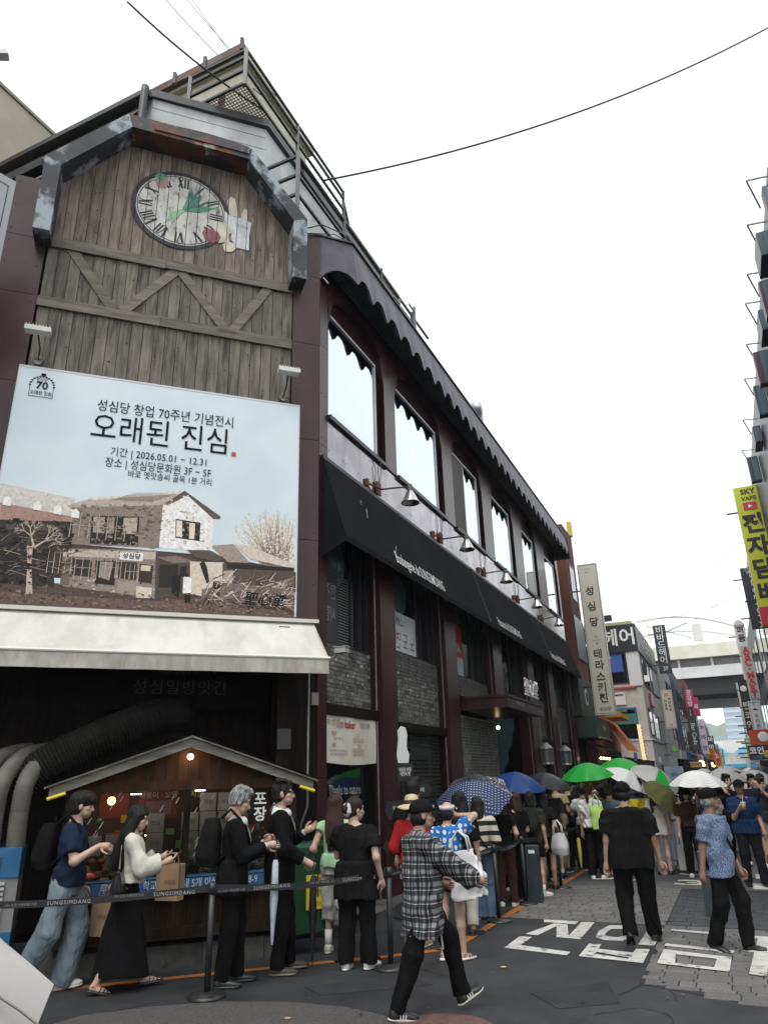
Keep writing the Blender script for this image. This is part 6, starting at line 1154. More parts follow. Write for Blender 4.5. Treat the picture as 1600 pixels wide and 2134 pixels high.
# ---- left edge: neighbour sign, concrete wall behind, lamp arm
t = thing('neighbour_sign', 'grey framed sign box at the left picture edge beside the gable', 'sign', P1(-4.68, -1.2, 8.3), RZ1 + .5); MB().box(-1.2, 0, 0, .25, 0, 1.5).build('box', pm('sign_grey', (.30, .31, .33), None, rough=.4), t); MB().box(-1.1, -.08, -.006, -.003, 1.36, 1.37).box(-1.1, -.08, -.006, -.003, .1, .11).box(-.09, -.08, -.006, -.003, .1, 1.37).build('border_line', BLACKL, t)
MB().slab((-.4, .2, .0), (-.4, 1.0, -.2), .1, .1).slab((-.3, .25, -.3), (-.3, 1.0, -.3), .25, .3).build('bracket', BLACKM, t)
t = thing('concrete_block', 'tall beige concrete wall behind the roof at upper left', 'building', P2(-12, 9.0, 0), RZ2); MB().box(0, 12.95, 0, 5, 0, 18.9).build('wall', pm('beige_concrete', (.30, .26, .215), (.35, .305, .26), scale=1, rough=.9, bump=.003, bscale=6), t)
MB().box(-.1, 13.0, -.06, 5, 18.9, 19.0).build('coping', flat('coping_brown', (.2, .18, .16)), t)
t = thing('street_lamp_head', 'white lamp arm poking in at the upper left edge', 'lamp', P1(-5.17, -1.0, 12.35), RZ1); MB().slab((0, 0, 0), (-1.0, 0, -.4), .09, .14).build('head', flat('lamp_white', (.6, .6, .6)), t); MB().slab((-1.0, 0, -.4), (-1.6, 0, -.9), .06, .06).slab((-1.6, 0, -.9), (-1.6, .9, -12.3), .1, .1).build('arm', STEELG, t)
# houses behind the viewer and to the left close the square
for lb, x_, y_, wx, wy, z in (('brown brick house behind the viewer', -6, -22, 22, 6, 7), ('grey rendered house to the left of the viewer', -26, -8, 7, 16, 7)):
    t = thing('street_house', lb, 'building', (x_, y_, 0), 0); MB().box(0, wx, 0, wy, 0, z).build('wall', pm('back_house', (.2, .17, .15), (.25, .22, .19), scale=1, rough=.8), t)
    for k in range(4): wpart(t, 1 + k * 1.5, 2.1 + k * 1.5, wy + .03, 4, 5.6)
# ---- wires
WIRE = flat('wire_black', (.012, .012, .013))
def wire(label, a, b, r, sag, n=24):
    a, b = Vector(a), Vector(b); m = MB().tube([a.lerp(b, i / n) - Vector((0, 0, sag * 4 * (i / n) * (1 - i / n))) for i in range(n + 1)], r, 6); o = m.build('overhead_wire', WIRE, None, smooth=True); return tag(o, label, 'wire')
def ray_pt(d, t): return tuple(Vector((0, 0, CAMH)) + Vector(d) * t)
wire('black cable sagging from the roof rail across the white sky', tuple(P2(.62, .3, 13.2)), (9.6, 12.0, 18.6), .02, .55)
wire('thick dark cable from the top edge to the roof balcony', (-4.4, 8.75, 15.2), tuple(P2(-.4, 1.0, 14.35)), .02, .15)
wire('thin cable left of the twin wires above the roof hut', (-4.6, 10.9, 18.5), tuple(P2(-.2, 1.3, 15.2)), .010, .1)
wire('upper of the twin thin wires over the roof hut', (-4.2, 11.0, 18.7), tuple(P2(.3, 1.2, 15.6)), .008, .1); wire('lower of the twin thin wires over the roof hut', (-4.05, 11.0, 18.65), tuple(P2(.4, 1.3, 15.45)), .008, .12)
for k, z in enumerate((11.0, 10.6, 12.0)): wire('faint thin wire across the street, %s of three' % ('middle', 'lowest', 'highest')[k], tuple(P2(44 + k * 4, -2.2, z + 1)), tuple(P2(40 - k * 5, -7.6, z + 1.2)), .012, .35)
# ================================================================== people: implicit surfaces turned into meshes
def _rot(ax, a):
    c, s = math.cos(a), math.sin(a)
    return np.array({'x': [[1, 0, 0], [0, c, -s], [0, s, c]], 'y': [[c, 0, s], [0, 1, 0], [-s, 0, c]], 'z': [[c, -s, 0], [s, c, 0], [0, 0, 1]]}[ax], float)
def A3(*p): return np.array(p, float)
def _pb(p):
    k = p[0]
    if k in 'cf': a, b, r = A3(*p[1]), A3(*p[2]), max(p[3], p[4]) * (1.0 if k == 'c' else 1.05); return np.minimum(a, b) - r, np.maximum(a, b) + r
    if k == 'e': r = max(p[2]); return A3(*p[1]) - r, A3(*p[1]) + r
    if k == 'L':
        Rm, t, rings = p[2], p[3], p[1]; pts = []
        for z, cx, cy, rx, ry in rings:
            for sx in (-1, 1):
                for sy in (-1, 1): pts.append(Rm @ A3(cx + sx * rx, cy + sy * ry, z) + t)
        pts = np.array(pts); return pts.min(0), pts.max(0)
def _pd(p, X, Y, Z):
    k = p[0]
    if k in 'cf':
        a, b = p[1], p[2]; d = [b[i] - a[i] for i in range(3)]; L2_ = sum(v * v for v in d) + 1e-9
        px, py, pz = X - a[0], Y - a[1], Z - a[2]; t = (px * d[0] + py * d[1] + pz * d[2]) / L2_; tc = np.clip(t, 0, 1)
        q = np.sqrt((px - tc * d[0]) ** 2 + (py - tc * d[1]) ** 2 + (pz - tc * d[2]) ** 2) if k == 'c' else np.sqrt((px - t * d[0]) ** 2 + (py - t * d[1]) ** 2 + (pz - t * d[2]) ** 2)
        q = q - (p[3] + (p[4] - p[3]) * tc)
        if k == 'f': L = math.sqrt(L2_); q = np.maximum(q, np.maximum(-t, t - 1) * L)
        return q
    if k == 'e':
        c, r = p[1], p[2]; px, py, pz = X - c[0], Y - c[1], Z - c[2]
        if len(p) > 3 and p[3] is not None:
            m = p[3]; px, py, pz = (px * m[0, i] + py * m[1, i] + pz * m[2, i] for i in range(3))
        return (np.sqrt((px / r[0]) ** 2 + (py / r[1]) ** 2 + (pz / r[2]) ** 2) - 1) * min(r)
    if k == 'L':
        rings, Rm, t = p[1], p[2], p[3]; px, py, pz = X - t[0], Y - t[1], Z - t[2]
        px, py, pz = (px * Rm[0, i] + py * Rm[1, i] + pz * Rm[2, i] for i in range(3))
        zs = [r[0] for r in rings]; f = [np.interp(pz, zs, [r[j] for r in rings]) for j in (1, 2, 3, 4)]
        pw = p[4] if len(p) > 4 else 2.3
        q = ((np.abs((px - f[0]) / f[2]) ** pw + np.abs((py - f[1]) / f[3]) ** pw) ** (1 / pw) - 1) * np.minimum(f[2], f[3])
        return np.maximum(q, np.maximum(zs[0] - pz, pz - zs[-1]))
def implicit(prims, vox, k=.02, fold=0.0, ffreq=(30, 30, 9), seed=0, cut=()):
    "prims -> (verts, quads) by surface nets"
    bb = [_pb(p) for p in prims]; lo = np.min([b[0] for b in bb], 0) - 3 * vox - fold; hi = np.max([b[1] for b in bb], 0) + 3 * vox + fold
    n = np.ceil((hi - lo) / vox).astype(int) + 1; F = np.full(n, 1.0, np.float32); ax = [lo[i] + vox * np.arange(n[i]) for i in range(3)]
    m = k + 2.5 * vox + fold * 2
    for p, (a, b) in zip(prims, bb):
        s = tuple(slice(max(0, int((a[i] - m - lo[i]) / vox)), min(n[i], int((b[i] + m - lo[i]) / vox) + 2)) for i in range(3))
        X, Y, Z = np.meshgrid(*(ax[i][s[i]] for i in range(3)), indexing='ij', sparse=True)
        d = _pd(p, X, Y, Z).astype(np.float32); f = F[s]; h = np.clip(.5 + .5 * (f - d) / k, 0, 1); F[s] = f * (1 - h) + d * h - k * h * (1 - h)
    if fold:
        rr = np.random.RandomState(seed); X, Y, Z = np.meshgrid(*ax, indexing='ij', sparse=True); N_ = 0
        for q in range(5):
            w_ = rr.normal(size=3) * np.array(ffreq) * (.6 + .35 * q); N_ = N_ + np.sin(w_[0] * X + w_[1] * Y + w_[2] * Z + rr.uniform(0, 6.28) + 1.2 * np.sin(4 * Z + q)) / (1 + .6 * q)
        F = F + (fold * .5 * N_).astype(np.float32)
    for p in cut:
        X, Y, Z = np.meshgrid(*ax, indexing='ij', sparse=True); F = np.maximum(F, -_pd(p, X, Y, Z).astype(np.float32))
    return surfnet(F, lo, vox)
def surfnet(F, lo, h):
    S_ = F < 0; c = np.zeros(tuple(np.array(F.shape) - 1), np.int8)
    offs = [(i, j, k) for i in (0, 1) for j in (0, 1) for k in (0, 1)]; sh = c.shape
    sl = lambda o: tuple(slice(o[i], o[i] + sh[i]) for i in range(3))
    for o in offs: c += S_[sl(o)]
    I = np.argwhere((c > 0) & (c < 8)); idx = np.full(sh, -1, np.int32); idx[tuple(I.T)] = np.arange(len(I))
    fv = {o: F[I[:, 0] + o[0], I[:, 1] + o[1], I[:, 2] + o[2]] for o in offs}; acc = np.zeros((len(I), 3)); cnt = np.zeros(len(I))
    for a in offs:
        for d in range(3):
            if a[d] == 0:
                b = list(a); b[d] = 1; b = tuple(b); f0, f1 = fv[a], fv[b]; x = (f0 < 0) != (f1 < 0)
                t = np.where(x, f0 / np.where(x, f0 - f1, 1), 0); p = np.tile(np.array(a, float), (len(I), 1)); p[:, d] += t; acc += p * x[:, None]; cnt += x
    V = lo + h * (I + acc / np.maximum(cnt, 1)[:, None]); Q = []
    for d in range(3):
        e, g = [(1, 2), (2, 0), (0, 1)][d]; s0 = [slice(None)] * 3; s1 = [slice(None)] * 3; s0[d] = slice(0, -1); s1[d] = slice(1, None)
        for q in (e, g): s0[q] = slice(1, -1); s1[q] = slice(1, -1)
        a, b = S_[tuple(s0)], S_[tuple(s1)]; 
        for flip in (0, 1):
            E_ = np.argwhere(a & ~b if not flip else b & ~a)
            if not len(E_): continue
            E_[:, e] += 1; E_[:, g] += 1; cs = []
            for de, dg in ((-1, -1), (0, -1), (0, 0), (-1, 0)):
                J = E_.copy(); J[:, e] += de; J[:, g] += dg; cs.append(idx[J[:, 0], J[:, 1], J[:, 2]])
            Q.append(np.stack(cs if not flip else cs[::-1], 1))
    return V, np.concatenate(Q) if Q else np.zeros((0, 4), int)
def npmesh(name, V, Q, mats, smooth=True, mi=None):
    me = bpy.data.meshes.new(name); V = np.asarray(V, np.float32); Q = np.asarray(Q, np.int32)
    me.vertices.add(len(V)); me.vertices.foreach_set('co', V.ravel()); me.loops.add(Q.size); me.loops.foreach_set('vertex_index', Q.ravel())
    me.polygons.add(len(Q)); me.polygons.foreach_set('loop_start', np.arange(0, Q.size, 4, dtype=np.int32)); me.polygons.foreach_set('loop_total', np.full(len(Q), 4, np.int32))
    for mt in (mats if isinstance(mats, (list, tuple)) else [mats]): me.materials.append(mt)
    if mi is not None: me.polygons.foreach_set('material_index', mi)
    if smooth: me.polygons.foreach_set('use_smooth', np.ones(len(Q), bool))
    me.update(); me.validate(); return me
# ------------------------------------------------------------------ cloth, skin, hair materials
def cloth(name, c, rough=.85, var=.75, **k): return pm(name, c, tuple(v * var for v in c), scale=7, rough=rough, spec=.1, bump=.014, bscale=8, **k)
SKIN = {q: pm('skin_' + q, c, tuple(v * .86 for v in c), scale=9, rough=.5, spec=.35, bump=.0006, bscale=60) for q, c in dict(fair=(.50, .33, .25), mid=(.40, .245, .175), tan=(.27, .15, .10)).items()}
LIP = flat('lip', (.33, .12, .105), rough=.45); EYEW = flat('eye_white', (.5, .48, .45), rough=.3); EYEB = flat('iris', (.012, .008, .006), rough=.2)
def hairm(name, c): return pm(name, c, tuple(v * .45 for v in c), scale=10, stretch=(14, 14, .8), rough=.45, spec=.3, bump=.012, bscale=9, detail=5)
HBLK, HBRN, HGRY = hairm('black_hair', (.011, .0095, .009)), hairm('brown_hair', (.045, .02, .013)), pm('grey_hair', (.05, .05, .052), (.30, .30, .30), scale=16, stretch=(6, 6, 1), rough=.55, bump=.006, bscale=20)
# ------------------------------------------------------------------ heads (head frame: origin between the ears, y forward)
_hc = {}
def head_mesh(sex):
    if sex in _hc: return _hc[sex]
    j = .9 if sex == 'f' else 1.0
    pr = [('e', (0, -.012, .03), (.074, .094, .088)), ('e', (0, .026, -.03), (.062 * j, .068, .078)), ('e', (0, .052, -.085), (.034 * j, .034, .028)), ('c', (-.03, .05, -.06), (.03, .05, -.06), .032 * j, .032 * j),
          ('c', (0, .088, .004), (0, .107, -.032), .009, .0135), ('e', (-.013, .096, -.035), (.010, .011, .009)), ('e', (.013, .096, -.035), (.010, .011, .009)),
          ('c', (-.045, .07, .03), (.045, .07, .03), .016, .016), ('e', (-.045, .055, -.02), (.024, .026, .022)), ('e', (.045, .055, -.02), (.024, .026, .022)),
          ('c', (-.018, .085, -.062), (.018, .085, -.062), .0095, .0095), ('c', (-.014, .082, -.074), (.014, .082, -.074), .009, .009),
          ('e', (-.076, -.006, -.008), (.012, .022, .034)), ('e', (.076, -.006, -.008), (.012, .022, .034)), ('c', (0, -.02, -.03), (0, -.035, -.16), .056 * j, .055 * j)]
    V, Q = implicit(pr, .0065, .014)
    mi = np.zeros(len(Q), np.int32); c = V[Q].mean(1)
    mi[(np.abs(c[:, 0]) < .024) & (c[:, 1] > .083) & (c[:, 2] < -.056) & (c[:, 2] > -.079)] = 1
    mi[(np.abs(np.abs(c[:, 0]) - .033) < .019) & (c[:, 1] > .06) & (np.abs(c[:, 2] - .030 - .05 * (.03 - np.abs(np.abs(c[:, 0]) - .033))) < .0065)] = 3
    eb = MB()
    for s_ in (-1, 1): eb.ball((s_ * .032, .0755, .006), .0145, 10, 7, 0, q=(1.05, .75, .62)); eb.ball((s_ * .032, .0845, .006), .0068, 8, 6, 1, q=(1, .6, 1))
    eb.slab((-.049, .084, .0135), (-.017, .088, .0135), .004, .006, 1).slab((.017, .088, .0135), (.049, .084, .0135), .004, .006, 1)
    V2 = np.array(eb.v); Q2 = np.array([(*f, f[-1])[:4] for f in eb.f]); mi2 = np.array(eb.mi) + 2
    # material slots: 0 skin 1 lip 2 eye white 3 dark
    _hc[sex] = (np.concatenate([V, V2]), np.concatenate([Q, Q2 + len(V)]), np.concatenate([mi, mi2])); return _hc[sex]
def hair_mesh(kind, seed=0):
    key = ('hair', kind, seed)
    if key in _hc: return _hc[key]
    face = ('e', (0, .112, -.035), (.066, .085, .085)); cut = [face]; vox, k = .0085, .02
    cap = [('e', (0, -.02, .042), (.088, .108, .094))]
    if kind == 'short': pr = cap + [('e', (0, -.05, -.02), (.078, .066, .07)), ('c', (-.072, .005, .03), (-.074, .0, -.03), .016, .009), ('c', (.072, .005, .03), (.074, .0, -.03), .016, .009), ('e', (0, .05, .105), (.062, .05, .03)), ('e', (.02, -.01, .125), (.06, .07, .03))]; fo = .010
    elif kind == 'bowl': pr = cap + [('e', (0, .02, .07), (.094, .095, .07)), ('e', (0, -.045, -.03), (.085, .07, .08)), ('c', (-.05, .082, .045), (.05, .082, .045), .027, .027)]; cut = [('e', (0, .13, -.045), (.068, .085, .075))]; fo = .008
    elif kind == 'long': pr = cap + [('L', [(-.52, 0, -.085, .10, .035), (-.36, 0, -.085, .118, .05), (-.18, 0, -.065, .11, .065), (-.02, 0, -.03, .098, .085), (.06, 0, -.015, .085, .09)], np.eye(3), A3(0, 0, 0), 2.0), ('c', (-.084, .0, .03), (-.10, -.02, -.28), .026, .016), ('c', (.084, .0, .03), (.10, -.02, -.28), .026, .016)]; fo = .010; cut = [('e', (0, .125, -.05), (.074, .095, .11))]
    elif kind == 'bob': pr = cap + [('L', [(-.20, 0, -.045, .095, .07), (-.08, 0, -.03, .105, .085), (.05, 0, -.015, .088, .092)], np.eye(3), A3(0, 0, 0), 2.0), ('c', (-.082, .01, .03), (-.088, .0, -.16), .024, .018), ('c', (.082, .01, .03), (.088, .0, -.16), .024, .018)]; fo = .009; cut = [('e', (0, .125, -.05), (.072, .092, .10))]
    elif kind == 'pony': pr = cap + [('e', (0, -.05, -.02), (.078, .066, .07)), ('e', (0, -.125, .03), (.035, .035, .035)), ('c', (0, -.13, .02), (.01, -.15, -.14), .035, .03), ('c', (.01, -.15, -.14), (0, -.12, -.27), .03, .012)]; fo = .008
    elif kind == 'bun': pr = cap + [('e', (0, -.05, -.02), (.078, .07, .075)), ('e', (0, -.125, .0), (.05, .045, .05))]; fo = .008
    elif kind == 'back': pr = [('e', (0, -.035, -.02), (.082, .085, .085)), ('c', (-.07, .0, .0), (-.072, .0, -.04), .014, .009), ('c', (.07, .0, .0), (.072, .0, -.04), .014, .009)]; cut = [face, ('e', (0, .0, .12), (.12, .15, .08))]; fo = .006
    V, Q = implicit(pr, vox, k, fo, (75, 75, 16), seed + 3, cut); _hc[key] = (V, Q); return _hc[key]
def hat_parts(kind):
    "list of (part name, V, Q, slot)"
    key = ('hat', kind)
    if key in _hc: return _hc[key]
    if kind == 'cap':
        V, Q = implicit([('e', (0, -.015, .05), (.098, .117, .098))], .009, .01, 0, cut=[('L', [(-.3, 0, 0, .3, .3), (.032, 0, 0, .3, .3)], _rot('x', .12), A3(0, 0, 0))])
        m = MB(); n = 14
        for i in range(n + 1):
            a = math.pi * (i / n) ; x = -.092 * math.cos(a); yb = .06 + .045 * math.sin(a); yf = .075 + .105 * math.sin(a) ** .7
            m.v += [(x, yb, .052 - .1 * x * x * 8), (x * .98, yf, .034 - .1 * x * x * 14), (x * .98, yf, .028 - .1 * x * x * 14), (x, yb, .044 - .1 * x * x * 8)]
        for i in range(n):
            for q in range(4): m.f.append((i * 4 + q, i * 4 + (q + 1) % 4, (i + 1) * 4 + (q + 1) % 4, (i + 1) * 4 + q)); m.mi.append(0)
        r = [('crown', V, Q), ('brim', np.array(m.v), np.array(m.f))]
    elif kind == 'visor':
        m = MB(); n = 20
        for i in range(n + 1):
            a = 2 * math.pi * i / n; m.v += [(.094 * math.sin(a), -.015 + .114 * math.cos(a), .035), (.095 * math.sin(a), -.015 + .115 * math.cos(a), .08), (.086 * math.sin(a), -.015 + .106 * math.cos(a), .08), (.086 * math.sin(a), -.015 + .106 * math.cos(a), .035)]
        m.f = [(i * 4 + q, i * 4 + (q + 1) % 4, (i + 1) * 4 + (q + 1) % 4, (i + 1) * 4 + q) for i in range(n) for q in range(4)]
        r = [('band', np.array(m.v), np.array(m.f)), ('brim', *[hat_parts('cap')[1][j] + (np.array([[0, .0, .006]]) if j == 1 else 0) for j in (1, 2)])]
    elif kind == 'sunhat':
        V, Q = implicit([('L', [(.02, 0, -.015, .098, .116), (.09, 0, -.015, .094, .11), (.135, 0, -.015, .07, .085)], np.eye(3), A3(0, 0, 0), 2.0), ('e', (0, -.015, .12), (.075, .088, .035))], .009, .02)
        m = MB(); n = 30
        for i in range(n + 1):
            a = 2 * math.pi * i / n
            for rr, zz in ((.1, .03), (.17, .005 + .01 * math.sin(3 * a)), (.205, -.02 + .018 * math.sin(3 * a)), (.203, -.027 + .018 * math.sin(3 * a)), (.1, .022)): m.v.append((rr * math.sin(a), -.015 + rr * 1.08 * math.cos(a), zz))
        m.f = [(i * 5 + q, i * 5 + q + 1, (i + 1) * 5 + q + 1, (i + 1) * 5 + q) for i in range(n) for q in range(4)]
        r = [('crown', V, Q), ('brim', np.array(m.v), np.array(m.f))]
    elif kind == 'bucket':
        V, Q = implicit([('L', [(.0, 0, -.015, .105, .12), (.06, 0, -.015, .1, .116), (.13, 0, -.015, .086, .1)], np.eye(3), A3(0, 0, 0), 2.0)], .009, .02)
        m = MB(); n = 24
        for i in range(n + 1):
            a = 2 * math.pi * i / n
            for rr, zz in ((.105, .03), (.15, -.015), (.148, -.02), (.105, .022)): m.v.append((rr * math.sin(a), -.015 + rr * 1.08 * math.cos(a), zz))
        m.f = [(i * 4 + q, i * 4 + q + 1, (i + 1) * 4 + q + 1, (i + 1) * 4 + q) for i in range(n) for q in range(3)]
        r = [('crown', V, Q), ('brim', np.array(m.v), np.array(m.f))]
    _hc[key] = r; return r
def shoe_mesh(kind):
    "foot frame: ankle at origin, y towards the toe, ground at z=-.085"
    key = ('shoe', kind)
    if key in _hc: return _hc[key]
    up = [('e', (0, -.025, -.045), (.038, .045, .042)), ('e', (0, .05, -.045), (.042, .085, .036)), ('e', (0, .125, -.056), (.046, .062, .026)), ('f', (0, -.015, -.06), (0, -.02, .005), .045, .041)]
    sole = [('e', (0, -.025, -.073), (.041, .052, .015)), ('c', (0, -.02, -.073), (.0, .13, -.073), .015, .015), ('e', (0, .11, -.073), (.049, .082, .015)), ('e', (0, .04, -.073), (.04, .09, .015))]
    if kind == 'boot': up = up[:3] + [('f', (0, -.015, -.06), (0, -.01, .25), .046, .062)]
    if kind == 'dress': up = [('e', (0, -.025, -.05), (.035, .043, .04)), ('e', (0, .05, -.05), (.038, .088, .032)), ('e', (0, .13, -.06), (.036, .07, .022)), ('f', (0, -.015, -.06), (0, -.02, -.01), .042, .04)]
    if kind == 'sandal': up = None
    r = []
    if up: V, Q = implicit(up, .0085, .025); r.append(('upper', V, Q))
    V, Q = implicit(sole, .0085, .015); V[:, 2] = np.maximum(V[:, 2], -.0865); r.append(('sole', V, Q))
    _hc[key] = r; return r
def ik(a, b, l1, l2, pole):
    d = b - a; L = np.linalg.norm(d); mx = (l1 + l2) * .9985
    if L > mx: b = a + d / L * mx; d = b - a; L = mx
    x = (l1 * l1 - l2 * l2 + L * L) / (2 * L); y = math.sqrt(max(l1 * l1 - x * x, 0)); u = d / L; pn = pole - u * (pole @ u); pn = pn / (np.linalg.norm(pn) + 1e-9)
    return a + u * x + pn * y, b
def hand_geo(wrist, direc, palm_n, curl, side, spread=.0):
    "palm and five fingers as tapered tubes; direc = pointing direction, palm_n = palm facing"
    d = direc / np.linalg.norm(direc); n = palm_n - d * (palm_n @ d); n /= np.linalg.norm(n) + 1e-9; s = np.cross(d, n)          # across the knuckles
    m = MB(); c = lambda a, b, e: tuple(wrist + d * a + s * b + n * e)
    m.tube([c(-.015, 0, 0), c(.03, 0, .002), c(.075, 0, .002), c(.092, 0, .004)], [.024, .034, .038, .03], 10)
    for k, (o, ln) in enumerate(((-.03, .07), (-.0105, .079), (.0095, .074), (.028, .058))):
        p = wrist + d * .085 + s * o; a = curl * .45; pts = [p]
        for q in range(3):
            dd = d * math.cos(a) + n * math.sin(a) + s * spread * (k - 1.5); pts.append(pts[-1] + dd * ln * (.42, .32, .26)[q]); a += curl * .55
        m.tube([tuple(q) for q in pts], [.0098, .009, .0082, .0062], 7)
    th = -1.0; p0 = wrist + d * .022 + s * th * .028 + n * .006; p1 = p0 + (d * .6 + s * th * .65 + n * .3) * .036; p2 = p1 + (d * .9 + s * th * .12 + n * .25 * (1 + curl)) * .036; p3 = p2 + (d * .95 - s * th * .15 * curl + n * .2) * .025
    m.tube([tuple(p0), tuple(p1), tuple(p2), tuple(p3)], [.014, .0125, .0105, .007], 7)
    return m
GARM = {}
def person(name_label, pos, az, h=1.72, build=1.0, sex='m', skin='fair', lean=0, roll=0, twist=0, head=(0, 0), feet=None, hips=(0, 0, 0), hands=None, hcurl=(.7, .7), hdir=(None, None), hpalm=(None, None), top=None, bottom=None,
           shoes=None, hair=('short', None), hat=None, vox=.012, group=None, socks=None, extra=None, seed=0, elbow=(None, None)):
    s = h / 1.72; t = thing('person', name_label, 'person', (pos[0], pos[1], 0), -R(az), group); B = build
    feet = feet or [(-.10, .0, 0, 0, 8), (.10, .03, 0, 0, -8)]     # x,y,lift,pitch,yaw : left, right
    pel = A3(hips[0], hips[1], .948 + hips[2]) * s; cov = bool(bottom) and bottom['kind'] != 'shorts'; thn = .86 if bottom else 1.0
    RT = _rot('z', R(twist)) @ _rot('x', -R(lean)) @ _rot('y', R(roll)); T = lambda p: RT @ (A3(*p) * s) + pel      # torso frame: origin pelvis
    sh = [T((-.172 * B, -.014, .428)), T((.172 * B, -.014, .428))]; neck = T((0, -.020, .475)); hc = T((0, .012, .662))
    RH = _rot('z', R(twist) - R(head[0])) @ _rot('x', -R(lean) * .35 + R(head[1])) @ _rot('y', R(roll) * .4)
    ank, knee, hipj, frot = [], [], [], []
    for q, (fx, fy, lift, pit, yaw) in enumerate(feet):
        fr = _rot('z', R(yaw)) @ _rot('x', R(pit)); a = A3(fx, fy, lift) * s + A3(0, 0, .087 * s); hp = pel + A3((-1, 1)[q] * .085 * B, 0, -.01) * s
        kn, a = ik(hp, a, .43 * s, .425 * s, A3((-1, 1)[q] * .08, 1, 0)); ank.append(a); knee.append(kn); hipj.append(hp); frot.append(fr)
    hands = hands or [(-.235 * B, .03, -.10), (.235 * B, .03, -.10)]          # wrist in torso frame (upright), from pelvis
    elb, wri = [], []
    for q in (0, 1):
        w_ = pel + A3(*hands[q]) * s; pole = A3(*elbow[q]) if elbow[q] is not None else A3((-1, 1)[q] * .35, -1, -.25); e, w2 = ik(sh[q], w_, .285 * s, .25 * s, pole); elb.append(e); wri.append(w2)
    # ---- body: one continuous surface
    I3 = np.eye(3); g = .95 if sex == 'f' else 1.0
    tor = [(-.09, 0, 0, .15 * B, .105), (.0, 0, -.005, .158 * B, .108), (.13, 0, .0, .128 * B * g, .092), (.27, 0, .0, .148 * B, .105), (.385, 0, -.01, .152 * B, .10), (.455, 0, -.02, .10 * B, .068)]
    torl = ('L', [(z * s, x * s, y * s, a * s, b * s) for z, x, y, a, b in tor], RT, pel)
    pr = [torl, ('c', tuple(neck), tuple(sh[0]), .056 * s, .052 * s), ('c', tuple(neck), tuple(sh[1]), .056 * s, .052 * s), ('c', tuple(neck), tuple(hc + RH @ A3(0, -.02, -.06) * s), .056 * s * g, .052 * s * g)]
    for q in (0, 1):
        pr += [('c', tuple(sh[q]), tuple(elb[q]), .050 * s * (.85 + .15 * B) * g, .038 * s), ('c', tuple(elb[q]), tuple(wri[q]), .040 * s * g, .027 * s), ('c', tuple(hipj[q]), tuple(knee[q]), .080 * s * B * thn, (.042 if cov else .050) * s), ('c', tuple(knee[q]), tuple(knee[q] * .64 + ank[q] * .36 + A3(0, -.004 if cov else -.014, 0)), (.042 if cov else .048) * s, (.040 if cov else .050) * s), ('c', tuple(knee[q] * .64 + ank[q] * .36 + A3(0, -.004 if cov else -.014, 0)), tuple(ank[q]), (.040 if cov else .050) * s, .033 * s)]
        f = lambda *p: tuple(ank[q] + frot[q] @ (A3(*p) * s)); pr += [('c', f(0, -.02, -.045), f(0, .08, -.055), .032 * s, .028 * s), ('c', f(0, .06, -.06), f(0, .15, -.068), .026 * s, .018 * s)]
    V, Q = implicit(pr, vox, .03 * s); mi = np.zeros(len(Q), np.int32)
    HV, HQ, HM = head_mesh(sex); HV2 = (RH @ (HV * s * 1.0).T).T + hc; Vs, Qs, Ms = [V, HV2], [Q, HQ + len(V)], [mi, HM]; off = len(V) + len(HV2)
    for q in (0, 1):
        fd = wri[q] - elb[q]; fd /= np.linalg.norm(fd); dd = A3(*hdir[q]) if hdir[q] is not None else fd; pn = A3(*hpalm[q]) if hpalm[q] is not None else A3((1, -1)[q], .25, 0)
        hm = hand_geo(wri[q], dd, pn, hcurl[q], q); hv = (np.array(hm.v) - wri[q]) * s + wri[q]; hq = np.array([(*f, f[-1])[:4] if len(f) < 4 else f[:4] for f in hm.f]); Vs.append(hv); Qs.append(hq + off); Ms.append(np.zeros(len(hq), np.int32)); off += len(hv)
    me = npmesh('body', np.concatenate(Vs), np.concatenate(Qs), [SKIN[skin], LIP, EYEW, EYEB], mi=np.concatenate(Ms)); put('body', me, t)
    # ---- clothes
    def garment(nm, prims, mat, fold=.008, ff=(22, 22, 7), k=.03, vx=None):
        V, Q = implicit(prims, vx or vox, k * s, fold * s, ff, seed + len(nm)); return put(nm, npmesh(nm, V, Q, mat), t)
    if bottom:
        kind, mat = bottom['kind'], bottom['mat']; wd = bottom.get('w', 1.0); nm = bottom.get('name', {'pants': 'trousers', 'shorts': 'shorts', 'skirt': 'skirt'}[kind])
        hipl = ('L', [(z * s, 0, 0, a * s, b * s) for z, a, b in ((-.11, .165 * B, .118), (.0, .17 * B, .12), (.10, .142 * B, .104))], RT, pel)
        if kind == 'skirt':
            ln = bottom['len']; fl = bottom.get('flare', 1.3); fwd = (ank[0][1] + ank[1][1]) / 2; sx = abs(ank[1][0] - ank[0][0]) / 2; sy = abs(ank[0][1] - ank[1][1]) / 2
            rings = [(-ln * s, 0, fwd * .75 - pel[1] * .75, (.15 * fl * s + sx * .6), (.12 * fl * s + sy * .62)), (-ln * .5 * s, 0, fwd * .3 - pel[1] * .3, .165 * B * s * (1 + (fl - 1) * .5) + sx * .15, .125 * s * (1 + (fl - 1) * .5) + sy * .35), (-.02 * s, 0, 0, .172 * B * s, .122 * s), (.11 * s, 0, 0, .138 * B * s, .102 * s)]
            garment(nm, [('L', rings, I3, pel)], mat, bottom.get('fold', .014), (26, 26, 2.5))
        else:
            P_ = [hipl]
